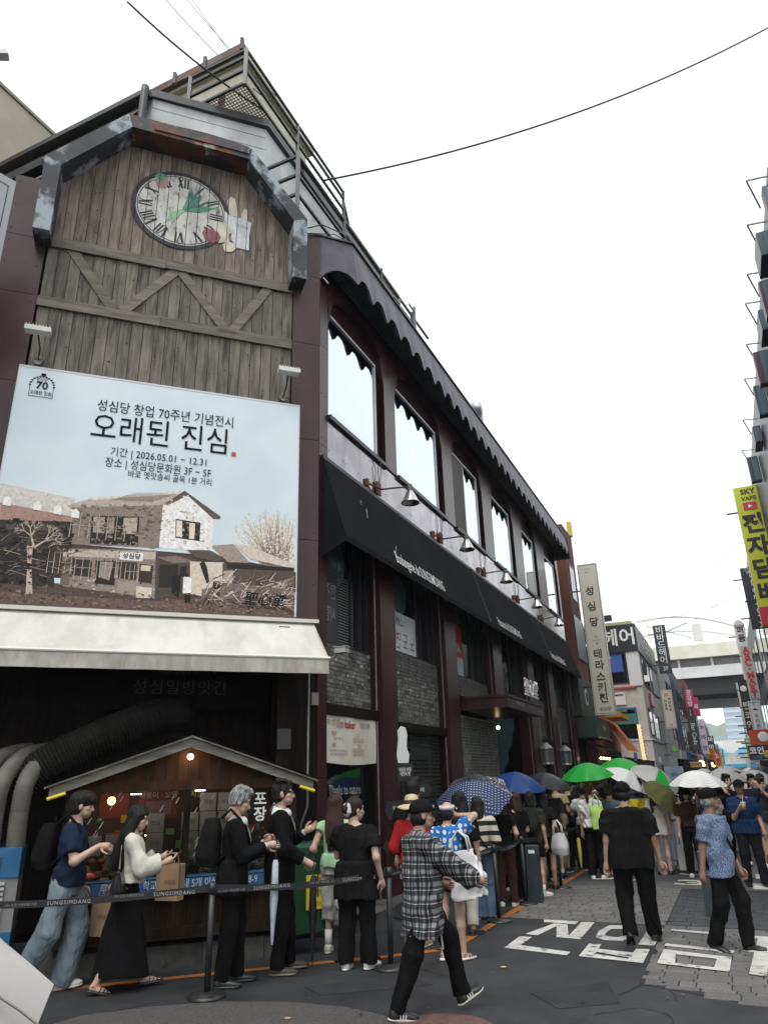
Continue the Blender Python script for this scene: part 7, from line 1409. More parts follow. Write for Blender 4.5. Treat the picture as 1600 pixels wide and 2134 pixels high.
            for q in (0, 1):
                kn, an = knee[q], ank[q]; r0, r1, r2 = .096 * B * s * (.6 + .4 * wd), .072 * s * wd, .062 * s * wd
                if kind == 'pants':
                    an2 = an + (kn - an) / np.linalg.norm(kn - an) * bottom.get('up', -.03) * s; P_ += [('f', tuple(hipj[q] + A3(0, 0, .04 * s)), tuple(kn), r0, r1), ('c', tuple(kn * .98 + hipj[q] * .02), tuple(kn), r1, r1), ('f', tuple(kn), tuple(an2), r1, r2 * bottom.get('flare', 1.0))]
                else:
                    e = hipj[q] + (kn - hipj[q]) * bottom['len']; P_ += [('f', tuple(hipj[q] + A3(0, 0, .05 * s)), tuple(e), r0 * 1.02, r0 * bottom.get('flare', 1.0))]
            garment(nm, P_, mat, min(bottom.get('fold', .009), .013), (42, 42, 13))
    if top:
        mat = top['mat']; ls = max(top.get('loose', .018), .02); hem = top.get('hem', -.05); slv = top.get('sleeve', .5); nm = top.get('name', 'shirt'); bx = top.get('boxy', 0.0)
        def infl(z, x, y, a, b): return (z * s, x * s, y * s, (max(a, .16 * B * bx) + ls) * s, (max(b, .115 * bx) + ls) * s)
        base = [(hem, 0, 0, .178 * B, .13)] + ([(.02, 0, 0, .176 * B, .126), (.11, 0, 0, (.163 if ls > .021 else .150) * B, .114)] if hem < 0 else []) + [r for r in tor if r[0] > max(hem + .03, .125)][:-2] + [(.36, 0, -.01, .142 * B, .098), (.425, 0, -.012, .105 * B, .082), (.478, 0, -.018, .072 * B, .06)]
        P_ = [('L', [infl(*r) for r in base], RT, pel), ('c', tuple(neck - RT @ A3(0, 0, .02) * s), tuple(sh[0]), (.054 + ls * .5) * s, (.046 + ls * .7) * s), ('c', tuple(neck - RT @ A3(0, 0, .02) * s), tuple(sh[1]), (.054 + ls * .5) * s, (.046 + ls * .7) * s)]
        for q in (0, 1):
            ru, rf = (.056 + ls) * s * (.85 + .15 * B), (.043 + ls * .8) * s * top.get('cuff', 1.0)
            if slv <= 1: P_ += [('c', tuple(sh[q] + (elb[q] - sh[q]) * .04), tuple(sh[q] + (elb[q] - sh[q]) * min(.3, slv * .5)), ru * .86, ru * .98), ('f', tuple(sh[q] + (elb[q] - sh[q]) * min(.25, slv * .4)), tuple(sh[q] + (elb[q] - sh[q]) * slv), ru * .97, ru * top.get('sflare', 1.06))]
            else: P_ += [('c', tuple(sh[q]), tuple(elb[q]), ru, (ru + rf) / 2), ('f', tuple(elb[q]), tuple(elb[q] + (wri[q] - elb[q]) * (slv - 1)), (ru + rf) / 2, rf * top.get('sflare', 1.0))]
        o = garment(nm, P_, mat, top.get('fold', .008) * 1.25, (24, 24, 13)); o['_'] = 0; del o['_']
        if top.get('collar'):
            m = MB(); n = 16; cm = top['collar']
            for i in range(n + 1):
                a = -2.5 + 5.0 * i / n; rx, ry = .066 * s, .064 * s
                for dz, rr in ((-.035, 1.25), (.052, 1.04), (.055, 1.16), (-.022, 1.5)): m.v.append(tuple(RT @ A3(rx * rr * math.sin(a), -.012 * s - ry * rr * math.cos(a), (.488 + dz) * s - .02 * s * (1 - math.cos(a))) + pel))
            m.f = [(i * 4 + q, i * 4 + q + 1, (i + 1) * 4 + q + 1, (i + 1) * 4 + q) for i in range(n) for q in range(3)]; m.mi = [0] * len(m.f); m.build('collar', cm, t, smooth=True)
        if top.get('shirtfront'):
            for sx in (-1, 1): MB().poly([tuple(T(p)) for p in ((sx * .02, .128, .425), (sx * .075, .07, .462), (sx * .10, .105, .40), (sx * .075, .148, .30), (sx * .015, .158, .20))]).build('lapel', pm('satin_lapel', (.014, .014, .016), None, rough=.5), t)
            MB().ball((0, 0, 0), 1, 14, 10, q=(.058 * s, .05 * s, .062 * s)).build('shirt_chest', top['shirtfront'], t, loc=tuple(T((0, .055, .462))), smooth=True)
            m = MB(); m.poly([tuple(T(p)) for p in ((-.062, .088, .47), (.062, .088, .47), (.05, .135, .38), (.02, .155, .28), (.0, .158, .22), (-.02, .155, .28), (-.05, .135, .38))]); m.build('shirt_front', top['shirtfront'], t)
            for q in (0, 1):
                c0 = elb[q] + (wri[q] - elb[q]) * .9; MB().tube([tuple(c0), tuple(wri[q])], .031 * s, 12).build('shirt_cuff', top['shirtfront'], t, smooth=True)
    if shoes:
        kind, mu, ms = shoes
        for q in (0, 1):
            first = None
            for nm, V, Q in shoe_mesh(kind):
                key = ('shoeobj', kind, nm, mu.name, ms.name); me = _hc.get(key)
                if me is None: me = npmesh('shoe' if nm == 'upper' else 'sole', V, Q, mu if nm == 'upper' else ms); _hc[key] = me
                o = put('shoe' if nm == 'upper' or first is None else 'sole', me, t if first is None else first)
                if first is None:
                    o.matrix_local = Matrix.Translation(Vector(ank[q])) @ Matrix(frot[q].tolist()).to_4x4() @ Matrix.Diagonal((s, s, s, 1)); first = o
            if kind == 'sandal':
                m = MB(); F_ = lambda *p: tuple(A3(*p))
                for yy, zz in ((.12, -.052), (.085, -.042), (.05, -.03)): m.tube([F_(-.043, yy, -.068), F_(-.03, yy + .01, zz), F_(.0, yy + .012, zz + .008), F_(.03, yy + .01, zz), F_(.043, yy, -.068)], .005, 6)
                m.tube([F_(-.037, -.02, -.03), F_(0, .035, -.01), F_(.037, -.02, -.03), F_(0, -.05, -.03), F_(-.037, -.02, -.03)], .005, 6); m.tube([F_(.02, .11, -.05), F_(-.01, .06, -.028), F_(.02, .02, -.012)], .004, 6); m.build('strap', mu, first, smooth=True)
            if socks: d = knee[q] - ank[q]; d /= np.linalg.norm(d); MB().tube([tuple(ank[q] - d * .03), tuple(ank[q] + d * socks[1] * s)], [.040 * s, .045 * s], 14).build('sock', socks[0], t, smooth=True)
    MH = Matrix.Translation(Vector(hc)) @ Matrix(RH.tolist()).to_4x4() @ Matrix.Diagonal((s, s, s, 1))
    if hair:
        V, Q = hair_mesh(hair[0], hair[2] if len(hair) > 2 else 0); key = ('hairobj', hair[0], hair[1].name if hair[1] else 'b', hair[2] if len(hair) > 2 else 0); me = _hc.get(key)
        if me is None: me = npmesh('hair', V, Q, hair[1] or HBLK); _hc[key] = me
        o = put('hair', me, t); o.matrix_local = MH
    if hat:
        first = None
        for k_, (nm, V, Q) in enumerate(hat_parts(hat[0])):
            mt = hat[1 + k_] if len(hat) > 1 + k_ else hat[1]; key = ('hatobj', hat[0], nm, mt.name); me = _hc.get(key)
            if me is None: me = npmesh('hat' if first is None else nm, V, Q, mt); _hc[key] = me
            o = put('hat' if first is None else nm, me, t if first is None else first)
            if first is None: o.matrix_local = MH; first = o
    inf = dict(t=t, s=s, pel=pel, T=T, RT=RT, hc=hc, RH=RH, MH=MH, wri=wri, elb=elb, sh=sh, knee=knee, ank=ank, az=R(az), pos=pos); return inf
def W(inf, p):
    "figure frame -> world"
    a = -inf['az']; return Vector((inf['pos'][0] + p[0] * math.cos(a) - p[1] * math.sin(a), inf['pos'][1] + p[0] * math.sin(a) + p[1] * math.cos(a), p[2]))
def glasses(inf, mat):
    m = MB()
    for s_ in (-1, 1): m.tube([(s_ * .033 + .024 * math.cos(a * .524), .098, .004 + .018 * math.sin(a * .524)) for a in range(13)], .0025, 5); m.tube([(s_ * .057, .096, .008), (s_ * .078, .0, .006)], .0025, 5)
    m.tube([(-.01, .1, .006), (.01, .1, .006)], .0025, 5); o = m.build('glasses', mat, inf['t'], smooth=True); o.matrix_local = inf['MH']
# ------------------------------------------------------------------ things people carry
def umbrella(label, apex, tip_dir, r, mats, ribs=8, droop=.32, handle=.75, name='umbrella', group='open umbrellas', scallop=.10, tip=None):
    "open umbrella: apex point, tip_dir = direction of its tip, canopy radius"
    z = Vector(tip_dir).normalized(); x = z.cross(Vector((.3, .9, .1))).normalized()
    if tip is not None:                                   # turn it so that one rib ends at this point
        D_ = Vector(tip) - Vector(apex); Dn = D_.normalized(); n_ = (z - Dn * z.dot(Dn)).normalized(); th = math.atan(droop * 1.6); x = Dn * math.cos(th) + n_ * math.sin(th); z = n_ * math.cos(th) - Dn * math.sin(th); r = D_.length * math.cos(th)
    y = z.cross(x); Mx = Matrix(((x.x, y.x, z.x), (x.y, y.y, z.y), (x.z, y.z, z.z))).to_4x4()
    t = thing(name, label, 'umbrella', tuple(apex), 0, group); H = r * droop * 1.6; nr = 7; sub = 6; m = MB(); n = ribs * sub
    for j in range(nr + 1):
        tt = j / nr
        for i in range(n):
            a = 2 * math.pi * i / n; fr = (i % sub) / sub; sag = math.sin(math.pi * fr); rr = r * tt * (1 - scallop * sag * tt ** 2); zz = -H * (tt ** 1.9) + .03 * r * sag * tt * (-1.2); m.v.append((rr * math.cos(a), rr * math.sin(a), zz))
    for j in range(nr):
        for i in range(n): m.f.append((j * n + i, (j + 1) * n + i, (j + 1) * n + (i + 1) % n, j * n + (i + 1) % n)); m.mi.append((i // sub) % len(mats))
    o = m.build('canopy', mats, t, smooth=True); o.matrix_local = Mx
    rb = MB()
    for i in range(ribs):
        a = 2 * math.pi * i / ribs; pts = [(r * q / 5 * math.cos(a) * .995, r * q / 5 * math.sin(a) * .995, -H * ((q / 5) ** 1.9) - .008) for q in range(6)]; rb.tube(pts, .0035, 5); p = pts[3]; rb.tube([p, (0, 0, -H * 1.2 - .1)], .003, 4)
    o = rb.build('ribs', STEELG, t, fix=False); o.matrix_local = Mx; o['kind'] = 'stuff'
    o = MB().tube([(0, 0, .05), (0, 0, -handle)], .008, 8).build('shaft', BLACKM, t); o.matrix_local = Mx
    o = MB().tube([(0, 0, -handle), (0, 0, -handle - .12)], .016, 8).build('handle', BLACKM, t); o.matrix_local = Mx; return t
def tote(label, c, az, wd, hh, dp, mat, strap, st_h=.25, seed=1, tilt=0, name='tote_bag', group=None, bulge=.02, kind='bag'):
    t = thing(name, label, 'bag', tuple(c), -R(az), group); V, Q = implicit([('L', [(0, 0, 0, wd * .42, dp * .5), (hh * .3, 0, 0, wd * .5, dp * .62), (hh * .75, 0, 0, wd * .47, dp * .4), (hh, 0, 0, wd * .44, dp * .22)], np.eye(3), A3(0, 0, 0), 3.0)], .012, .02, bulge, (18, 18, 14), seed)
    put('pouch', npmesh('pouch', V, Q, mat), t)
    for sy in (-1, 1): MB().tube([(-wd * .25, sy * dp * .2, hh * .95), (-wd * .22, sy * dp * .15, hh + st_h * .6), (0, sy * .01, hh + st_h), (wd * .22, sy * dp * .15, hh + st_h * .6), (wd * .25, sy * dp * .2, hh * .95)], .01, 6).build('strap', strap, t, smooth=True)
    t.rotation_euler[1] = tilt; return t
def paper_bag(label, c, az, wd=.26, hh=.32, dp=.12, group='paper bags'):
    t = thing('paper_bag', label, 'bag', tuple(c), -R(az), group); m = MB().add([(-wd / 2, -dp / 2, 0), (wd / 2, -dp / 2, 0), (wd / 2, dp / 2, 0), (-wd / 2, dp / 2, 0), (-wd / 2, -dp / 2, hh), (wd / 2, -dp / 2, hh), (wd / 2, dp / 2, hh), (-wd / 2, dp / 2, hh), (-wd / 2 + .02, 0, .05), (wd / 2 - .02, 0, .05), (-wd / 2 + .02, 0, hh - .01), (wd / 2 - .02, 0, hh - .01)], [(0, 1, 2, 3), (0, 4, 5, 1), (3, 2, 6, 7), (1, 5, 11, 9), (1, 9, 2), (2, 9, 11, 6), (0, 8, 10, 4), (0, 3, 8), (3, 7, 10, 8)])
    m.build('bag', KRAFT, t); 
    for sy in (-1, 1): MB().tube([(-.06, sy * dp * .4, hh), (-.05, sy * .03, hh + .1), (.05, sy * .03, hh + .1), (.06, sy * dp * .4, hh)], .004, 5).build('handle', flat('twine', (.4, .3, .2)), t)
    text('성심당', .05, flat('bag_ink', (.10, .05, .03)), t, (.03, -dp / 2 - .004, hh * .5)); return t
def backpack(label, inf, mat, hh=.44, wd=.30, dp=.17, z=.12, group='backpacks'):
    c = inf['T']((0, -.13 - dp / 2, z)); t = thing('backpack', label, 'backpack', tuple(W(inf, c)), -inf['az'], group)
    V, Q = implicit([('L', [(0, 0, 0, wd * .45, dp * .42), (hh * .2, 0, -.01, wd * .5, dp * .55), (hh * .7, 0, 0, wd * .48, dp * .5), (hh * .95, 0, .01, wd * .36, dp * .36)], np.eye(3), A3(0, 0, 0), 2.8), ('e', (0, -dp * .48, hh * .3), (wd * .36, dp * .25, hh * .22))], .013, .03, .008, (20, 20, 14), 4)
    put('pack', npmesh('pack', V, Q, mat), t)
    for sx in (-1, 1): MB().tube([(sx * .09, .1, hh * .95), (sx * .10, .19, hh + .06), (sx * .12, .30, hh * .9), (sx * .13, .27, hh * .45), (sx * .12, .08, hh * .1)], .017, 7).build('shoulder_strap', mat, t, smooth=True)
    MB().tube([(-.03, .05, hh * .98), (0, .05, hh + .04), (.03, .05, hh * .98)], .008, 6).build('top_loop', mat, t); return t
def closed_umbrella(label, grip, az, ln, mat, tilt=0.0, band=None, roll=0.0):
    t = thing('folded_umbrella', label, 'umbrella', tuple(grip), -R(az), 'folded umbrellas'); t.rotation_euler[0] = tilt; t.rotation_euler[1] = roll
    MB().tube([(0, 0, .07), (0, 0, -.02)], .014, 10).build('grip', BLACKM, t); MB().tube([(0, 0, -.02), (0, 0, -.12)], .006, 8).build('shaft', BLACKM, t)
    m = MB(); n = 16
    rings = [(-.12, .02), (-.16, .034), (-ln * .5, .036), (-ln + .1, .014), (-ln + .06, .007)]
    for z, r in rings:
        for k in range(n): a = 2 * math.pi * k / n; rr = r * (1 + .18 * math.sin(a * 4 + z * 9)); m.v.append((rr * math.cos(a), rr * math.sin(a), z))
    m.f = [(i * n + k, i * n + (k + 1) % n, (i + 1) * n + (k + 1) % n, (i + 1) * n + k) for i in range(len(rings) - 1) for k in range(n)]; m.mi = [0] * len(m.f); m.build('furled_canopy', mat, t, smooth=True)
    MB().tube([(0, 0, -ln + .06), (0, 0, -ln)], .005, 6).build('ferrule', BLACKM, t); return t
def phone(label, c, az, pitch=.6): 
    t = thing('phone', label, 'phone', tuple(c), -R(az), 'phones in hands'); t.rotation_euler[0] = pitch; MB().box(-.036, .036, -.004, .004, -.075, .075).build('case', BLACKM, t); MB().box(-.033, .033, -.006, -.0045, -.07, .07).build('screen', flat('phone_screen', (.05, .06, .07), rough=.1), t); return t
# ================================================================== patterned cloths
def pattern(name, fn, rough=.85, bump=.0025, bscale=18):
    if name in M: return M[name]
    m = bpy.data.materials.new(name); m.use_nodes = True; t = m.node_tree; b = t.nodes['Principled BSDF']; L = t.links.new
    b.inputs['Roughness'].default_value = rough; b.inputs['Specular IOR Level'].default_value = .25
    tc = _nn(t, 'ShaderNodeTexCoord'); sp_ = _nn(t, 'ShaderNodeSeparateXYZ'); L(tc.outputs['Object'], sp_.inputs[0])
    def math_(op, a, b_=None, c=None):
        n = _nn(t, 'ShaderNodeMath', operation=op)
        for i, v in enumerate((a, b_, c)):
            if v is None: continue
            if isinstance(v, (int, float)): n.inputs[i].default_value = v
            else: L(v, n.inputs[i])
        return n.outputs[0]
    def mixc(f, a, c):
        n = _nn(t, 'ShaderNodeMix', data_type='RGBA'); L(f, n.inputs[0])
        for i, v in ((6, a), (7, c)):
            if isinstance(v, tuple): n.inputs[i].default_value = (*v, 1)
            else: L(v, n.inputs[i])
        return n.outputs[2]
    def noise(sc, vec=None, det=4):
        n = _nn(t, 'ShaderNodeTexNoise'); n.inputs['Scale'].default_value = sc; n.inputs['Detail'].default_value = det; L(vec or tc.outputs['Object'], n.inputs['Vector']); return n.outputs['Fac']
    def vor(sc, vec, rand=1.0):
        n = _nn(t, 'ShaderNodeTexVoronoi'); n.inputs['Scale'].default_value = sc; n.inputs['Randomness'].default_value = rand; L(vec, n.inputs['Vector']); return n
    def comb(x, y, z):
        n = _nn(t, 'ShaderNodeCombineXYZ')
        for i, v in enumerate((x, y, z)):
            if isinstance(v, (int, float)): n.inputs[i].default_value = v
            else: L(v, n.inputs[i])
        return n.outputs[0]
    x, y, z = sp_.outputs; col = fn(dict(x=x, y=y, z=z, m=math_, mix=mixc, noise=noise, vor=vor, comb=comb, obj=tc.outputs['Object'])); L(col, b.inputs['Base Color'])
    bn = _nn(t, 'ShaderNodeBump'); bn.inputs['Distance'].default_value = bump; L(noise(bscale), bn.inputs['Height']); L(bn.outputs[0], b.inputs['Normal']); M[name] = m; return m
def _band(k, v, per, wd, ph=0.0): return k['m']('LESS_THAN', k['m']('FRACT', k['m']('MULTIPLY_ADD', v, 1 / per, ph)), wd)
def f_plaid(k):
    w_ = k['m']('MULTIPLY_ADD', k['noise'](3.0), .05, k['m']('ADD', k['x'], k['y'])); zz = k['m']('MULTIPLY_ADD', k['noise'](3.5), .04, k['z'])
    a = k['m']('ADD', k['m']('MULTIPLY', _band(k, w_, .092, .36), .42), k['m']('MULTIPLY', _band(k, w_, .092, .07, .28), .62)); b = k['m']('ADD', k['m']('MULTIPLY', _band(k, zz, .1, .34), .38), k['m']('MULTIPLY', _band(k, zz, .1, .07, .3), .62)); t_ = k['m']('MULTIPLY', k['m']('ADD', a, b), .8)
    return k['mix'](k['m']('POWER', t_, 2.3), (.010, .011, .013), (.64, .66, .68))
def f_daisy(k):
    v = k['comb'](k['m']('ADD', k['x'], k['m']('MULTIPLY', k['y'], .8)), 0, k['z']); n = k['vor'](13.5, v, .35); d = n.outputs['Distance']; an = k['noise'](60, v, 1); d2 = k['m']('MULTIPLY_ADD', an, .22, k['m']('ADD', d, -.11))
    return k['mix'](k['m']('LESS_THAN', d, .085), k['mix'](k['m']('LESS_THAN', d2, .36), (.02, .13, .40), (.62, .64, .62)), (.45, .38, .12))
def f_stripe(k): return k['mix'](_band(k, k['m']('MULTIPLY_ADD', k['noise'](4), .03, k['z']), .135, .46), (.50, .45, .37), (.014, .014, .015))
def f_blueprint(k):
    n = k['noise'](75, k['comb'](k['m']('MULTIPLY', k['x'], 1.6), k['m']('MULTIPLY', k['y'], 1.6), k['z']), 3); f = k['m']('MULTIPLY_ADD', n, 5, -2.05); f = k['m']('MAXIMUM', k['m']('MINIMUM', f, 1), 0); return k['mix'](f, (.035, .06, .13), (.21, .27, .38))
def f_leopard(k): f = k['m']('GREATER_THAN', k['noise'](42), .52); return k['mix'](f, (.42, .41, .35), (.03, .03, .028))
def f_dots(k): n = k['vor'](23, k['comb'](k['x'], k['y'], 0), 0.0); return k['mix'](k['m']('LESS_THAN', n.outputs['Distance'], .17), (.02, .036, .095), (.5, .52, .56))
def f_splat(k):
    n = k['vor'](34, k['comb'](k['x'], k['y'], 0), 1.0); r_ = k['m']('SQRT', k['m']('ADD', k['m']('MULTIPLY', k['x'], k['x']), k['m']('MULTIPLY', k['y'], k['y']))); th = k['m']('MULTIPLY_ADD', r_, .75, .02); return k['mix'](k['m']('LESS_THAN', n.outputs['Distance'], th), (.016, .018, .028), (.52, .48, .42))
def f_lines(k):
    r_ = k['m']('SQRT', k['m']('ADD', k['m']('MULTIPLY', k['x'], k['x']), k['m']('MULTIPLY', k['y'], k['y']))); f = k['m']('MULTIPLY', _band(k, r_, .045, .13), k['m']('GREATER_THAN', r_, .27)); return k['mix'](f, (.66, .66, .64), (.36, .36, .36))
def f_weave(k): n = k['vor'](40, k['comb'](k['x'], k['y'], k['z']), .0); return k['mix'](k['m']('LESS_THAN', n.outputs['Distance'], .3), (.55, .53, .53), (.25, .24, .25))
def f_jean(k): f = k['noise'](2.2, None, 6); f = k['m']('MAXIMUM', k['m']('MINIMUM', k['m']('MULTIPLY_ADD', f, 4, -1.7), 1), 0); return k['mix'](f, (.055, .095, .16), (.17, .24, .32))
def f_jersey(k): return k['mix'](k['m']('GREATER_THAN', k['z'], 1.36), (.52, .36, .02), (.02, .035, .09))
PLAID, DAISY, STRIPE, BLUEPR = pattern('plaid_shirt', f_plaid), pattern('daisy_print', f_daisy), pattern('cream_black_stripe', f_stripe), pattern('blue_printed_shirt', f_blueprint, bump=.004, bscale=10)
LEO, DOTS, SPLAT, LINES, WEAVE, JEAN, JERSEY = pattern('leopard_cloth', f_leopard), pattern('polka_dots', f_dots, .6), pattern('splatter_dots', f_splat, .6), pattern('lined_white', f_lines, .6), pattern('woven_white', f_weave), pattern('blue_denim', f_jean), pattern('yellow_jersey', f_jersey)
C_ = lambda n, *c, **k: cloth(n, c, **k)
BLK, BLK2, NAVY, NAVYP, WHT, CRM, GRY, GRN, RED, GRYW = C_('black_cotton', .0065, .0065, .0072), C_('soft_black', .0095, .0095, .0102), C_('navy_tee', .014, .02, .045), C_('navy_polo', .012, .03, .085), C_('white_cotton', .62, .62, .61, var=.88), C_('cream_knit', .56, .54, .48, var=.88), C_('charcoal_tee', .05, .052, .056), C_('pale_green', .34, .52, .32, var=.85), C_('red_knit', .36, .018, .02), C_('pale_grey_jersey', .42, .42, .41, var=.88)
SUIT = C_('black_suiting', .0055, .0055, .0062, var=.8); BEI, BRN, LAV, BGR, SKYB, KHA, OLV = C_('beige_tee', .40, .34, .22), C_('dark_brown_tee', .045, .022, .018), C_('lavender_cotton', .42, .45, .55, var=.85), C_('blue_grey_shirt', .10, .13, .17), C_('sky_shirt', .25, .35, .45), C_('khaki_cotton', .28, .24, .17), C_('olive_nylon', .085, .085, .035)
WJ = pm('washed_wide_denim', (.10, .135, .165), (.20, .25, .28), scale=2.6, stretch=(1, 1, .4), lo=.35, hi=.65, rough=.85, bump=.002, bscale=30)
SW, SB, SK, SBR, SCR = flat('shoe_white', (.58, .58, .57)), flat('shoe_black', (.014, .014, .015), rough=.4), flat('sole_cream', (.5, .47, .4)), flat('shoe_brown', (.05, .035, .028)), pm('cream_boot', (.36, .30, .21), (.22, .17, .11), scale=9, rough=.5)
def nylon(name, c, tr=.45):
    "thin cloth: lets part of the sky light through"
    m = pm(name, c, tuple(v * .85 for v in c), scale=3, rough=.45, spec=.35); t = m.node_tree; b = t.nodes['Principled BSDF']; o_ = t.nodes['Material Output']
    if not any(n.type == 'BSDF_TRANSLUCENT' for n in t.nodes):
        tl = _nn(t, 'ShaderNodeBsdfTranslucent'); tl.inputs[0].default_value = (*c, 1); mx = _nn(t, 'ShaderNodeMixShader'); mx.inputs[0].default_value = tr; t.links.new(b.outputs[0], mx.inputs[1]); t.links.new(tl.outputs[0], mx.inputs[2]); t.links.new(mx.outputs[0], o_.inputs[0])
    return m
GRNU, BLUU, BLKU, WHU, WGU = [nylon('nylon_' + n, c, .15 if n == 'black' else .45) for n, c in (('green', (.035, .52, .075)), ('blue', (.02, .07, .28)), ('black', (.012, .014, .02)), ('white', (.62, .61, .60)), ('greenstripe', (.05, .45, .12)))]
stand = [(-.10, .0, 0, 0, 8), (.10, .02, 0, 0, -8)]
N_ = .0105
# ---------------------------------------------------------------- left to right, near row
p = person('young man in navy tee and wide faded jeans walking past the stall', (-3.32, 8.05), 82, 1.83, .97, lean=4, head=(-8, -6), feet=[(-.10, .02, .0, 6, 6), (.09, -.32, .04, -28, -4)], hips=(0, 0, -.03), hands=[(-.22, .08, -.08), (.17, .30, .30)], elbow=(None, (.5, -.8, -.6)), hdir=(None, (.0, 1, -.1)), hpalm=(None, (-.6, 0, -.8)), hcurl=(.8, 1.1), top=dict(mat=NAVY, sleeve=.72, loose=.026, hem=-.03, fold=.012), bottom=dict(kind='pants', mat=WJ, w=1.36, flare=1.3, up=-.05, fold=.022), shoes=('sneaker', SW, SW), hair=('bowl', HBLK), vox=N_, seed=1)
backpack('black backpack worn by the young man in navy tee', p, BLK, .46, .3, .19, .08)
paper_bag('brown paper bag hanging below the belt beside the faded jeans', (-3.02, 8.36, .42), 15, .24, .36)
p = person('long haired woman in white cardigan and long black skirt with phone', (-2.70, 8.05), 70, 1.66, .9, 'f', lean=3, head=(10, -14), feet=[(-.07, .24, 0, 4, 0), (.08, -.22, .02, -14, 0)], hips=(0, 0, -.015), hands=[(-.16, .30, .24), (.15, .34, .22)], hdir=((.2, .9, .3), (-.1, .9, .35)), hpalm=((0, -.3, 1), (-.2, -.2, 1)), hcurl=(.5, .5), top=dict(mat=CRM, sleeve=1.8, loose=.034, hem=.06, sflare=1.5, fold=.013, name='cardigan'), bottom=dict(kind='skirt', mat=BLK, len=.80, flare=1.1, fold=.018), shoes=('sandal', SB, SB), hair=('long', HBLK), vox=N_, seed=2)
phone('dark phone held up by the woman in the white cardigan', W(p, p['wri'][1] + A3(-.03, .12, .05)), 70, -.7)
tote('black leather shoulder bag behind the woman in white cardigan', W(p, A3(.21, -.10, .82)), 75, .34, .26, .12, pm('black_leather', (.01, .01, .01), None, rough=.3), BLK, .33, 3, bulge=.006, name='shoulder_bag')
paper_bag('brown paper bag on the arm of the woman in white cardigan', W(p, A3(-.1, .42, .74)), 15, .26, .34)
p = person('grey haired man in black suit holding a silver umbrella', (-1.66, 8.14), 80, 1.79, 1.06, lean=3, head=(-4, -20), feet=[(-.10, .08, 0, 0, 6), (.10, -.06, 0, 0, -6)], hands=[(-.14, .30, .26), (.14, .32, .25)], hdir=(None, (-.1, 1, .1)), hpalm=(None, (-.9, 0, -.3)), hcurl=(.9, .9), top=dict(mat=SUIT, sleeve=1.9, loose=.026, hem=-.2, fold=.008, name='jacket', shirtfront=WHT, collar=WHT), bottom=dict(kind='pants', mat=SUIT, w=1.08, fold=.010), shoes=('dress', SB, SB), hair=('short', HGRY), vox=N_, seed=3)
backpack('black backpack on the grey haired man in suit', p, BLK2, .48, .31, .2, .06)
closed_umbrella('silver folded umbrella hanging from the grey haired man’s hand', W(p, p['wri'][1] + A3(-.02, .10, -.02)), 80, .94, pm('silver_nylon', (.34, .36, .42), (.48, .5, .56), scale=8, rough=.35), tilt=-.02)
p = person('smiling man with glasses in black suit and white collar', (-1.24, 8.56), 80, 1.85, 1.04, lean=1, head=(6, 2), feet=[(-.12, .12, 0, 0, 4), (.10, .0, 0, 0, -6)], hands=[(-.16, .26, .28), (.20, .24, .04)], elbow=(None, (.5, -1, -.1)), hdir=((.1, .8, .4), (0, .8, -.5)), hpalm=((.6, -.3, .6), (-1, 0, 0)), hcurl=(.5, 1.3), top=dict(mat=SUIT, sleeve=1.88, loose=.026, hem=-.2, fold=.008, name='jacket', shirtfront=WHT, collar=WHT), bottom=dict(kind='pants', mat=SUIT, w=1.08, fold=.010), shoes=('dress', SBR, flat('sole_tan', (.16, .13, .1))), hair=('short', HBLK, 2), vox=N_, seed=4)
glasses(p, BLACKM); closed_umbrella('long black folded umbrella standing before the man with glasses', W(p, p['wri'][1] + A3(.0, .09, -.03)), 80, .96, BLKU)
p = person('long brown haired girl in green top and pale shorts, seen from behind', (-.70, 9.36), 8, 1.68, .88, 'f', head=(-10, -4), feet=[(-.09, .05, 0, 0, 6), (.10, -.02, 0, 0, -14)], hands=[(-.2, .12, .1), (.12, .24, .36)], hcurl=(.8, 1.0), top=dict(mat=GRN, sleeve=.22, loose=.016, hem=-.02, fold=.012, name='top'), bottom=dict(kind='pants', mat=GRYW, w=1.35, up=.26, fold=.014, name='long_shorts'), shoes=('sneaker', flat('cream_shoe', (.48, .47, .36)), SK), socks=(WHT, .16), hair=('long', HBRN, 1), vox=N_, seed=5)
phone('black phone raised by the girl in the green top', W(p, p['wri'][1] + A3(-.02, .05, .1)), 8, .1)
tote('woven white tote bag on the arm of the girl in green', W(p, A3(.25, -.02, .72)), 20, .30, .30, .13, WEAVE, flat('pale_strap', (.5, .4, .34)), .34, 2, bulge=.006)
p = person('woman in black tee with hair bun and white scrunchie, back turned', (-.42, 8.62), 18, 1.65, 1.2, 'f', head=(42, -2), feet=[(-.11, -.03, 0, 0, 6), (.13, .05, 0, 0, -22)], hands=[(-.16, .28, .30), (.30, .02, -.06)], hcurl=(1.0, .7), top=dict(mat=BLK2, sleeve=.62, loose=.03, hem=-.26, fold=.011), bottom=dict(kind='pants', mat=BLK, w=1.25, flare=1.15, fold=.012), shoes=('sneaker', SW, SW), hair=('bun', hairm('dark_brown_hair', (.03, .014, .01))), vox=N_, seed=6)
m = MB(); rr_ = random.Random(4)
for k in range(16): a = k * .3927; m.ball((.058 * math.cos(a), -.105 + .0 * k, .0 + .058 * math.sin(a)), .021 + rr_.uniform(0, .008), 8, 5)
o = m.build('scrunchie', WHT, p['t'], smooth=True); o.matrix_local = p['MH']
MB().ball((.079, 0, -.045), .007, 6, 5).build('earring', flat('pearl', (.7, .68, .62), rough=.2), p['t']).matrix_local = p['MH']
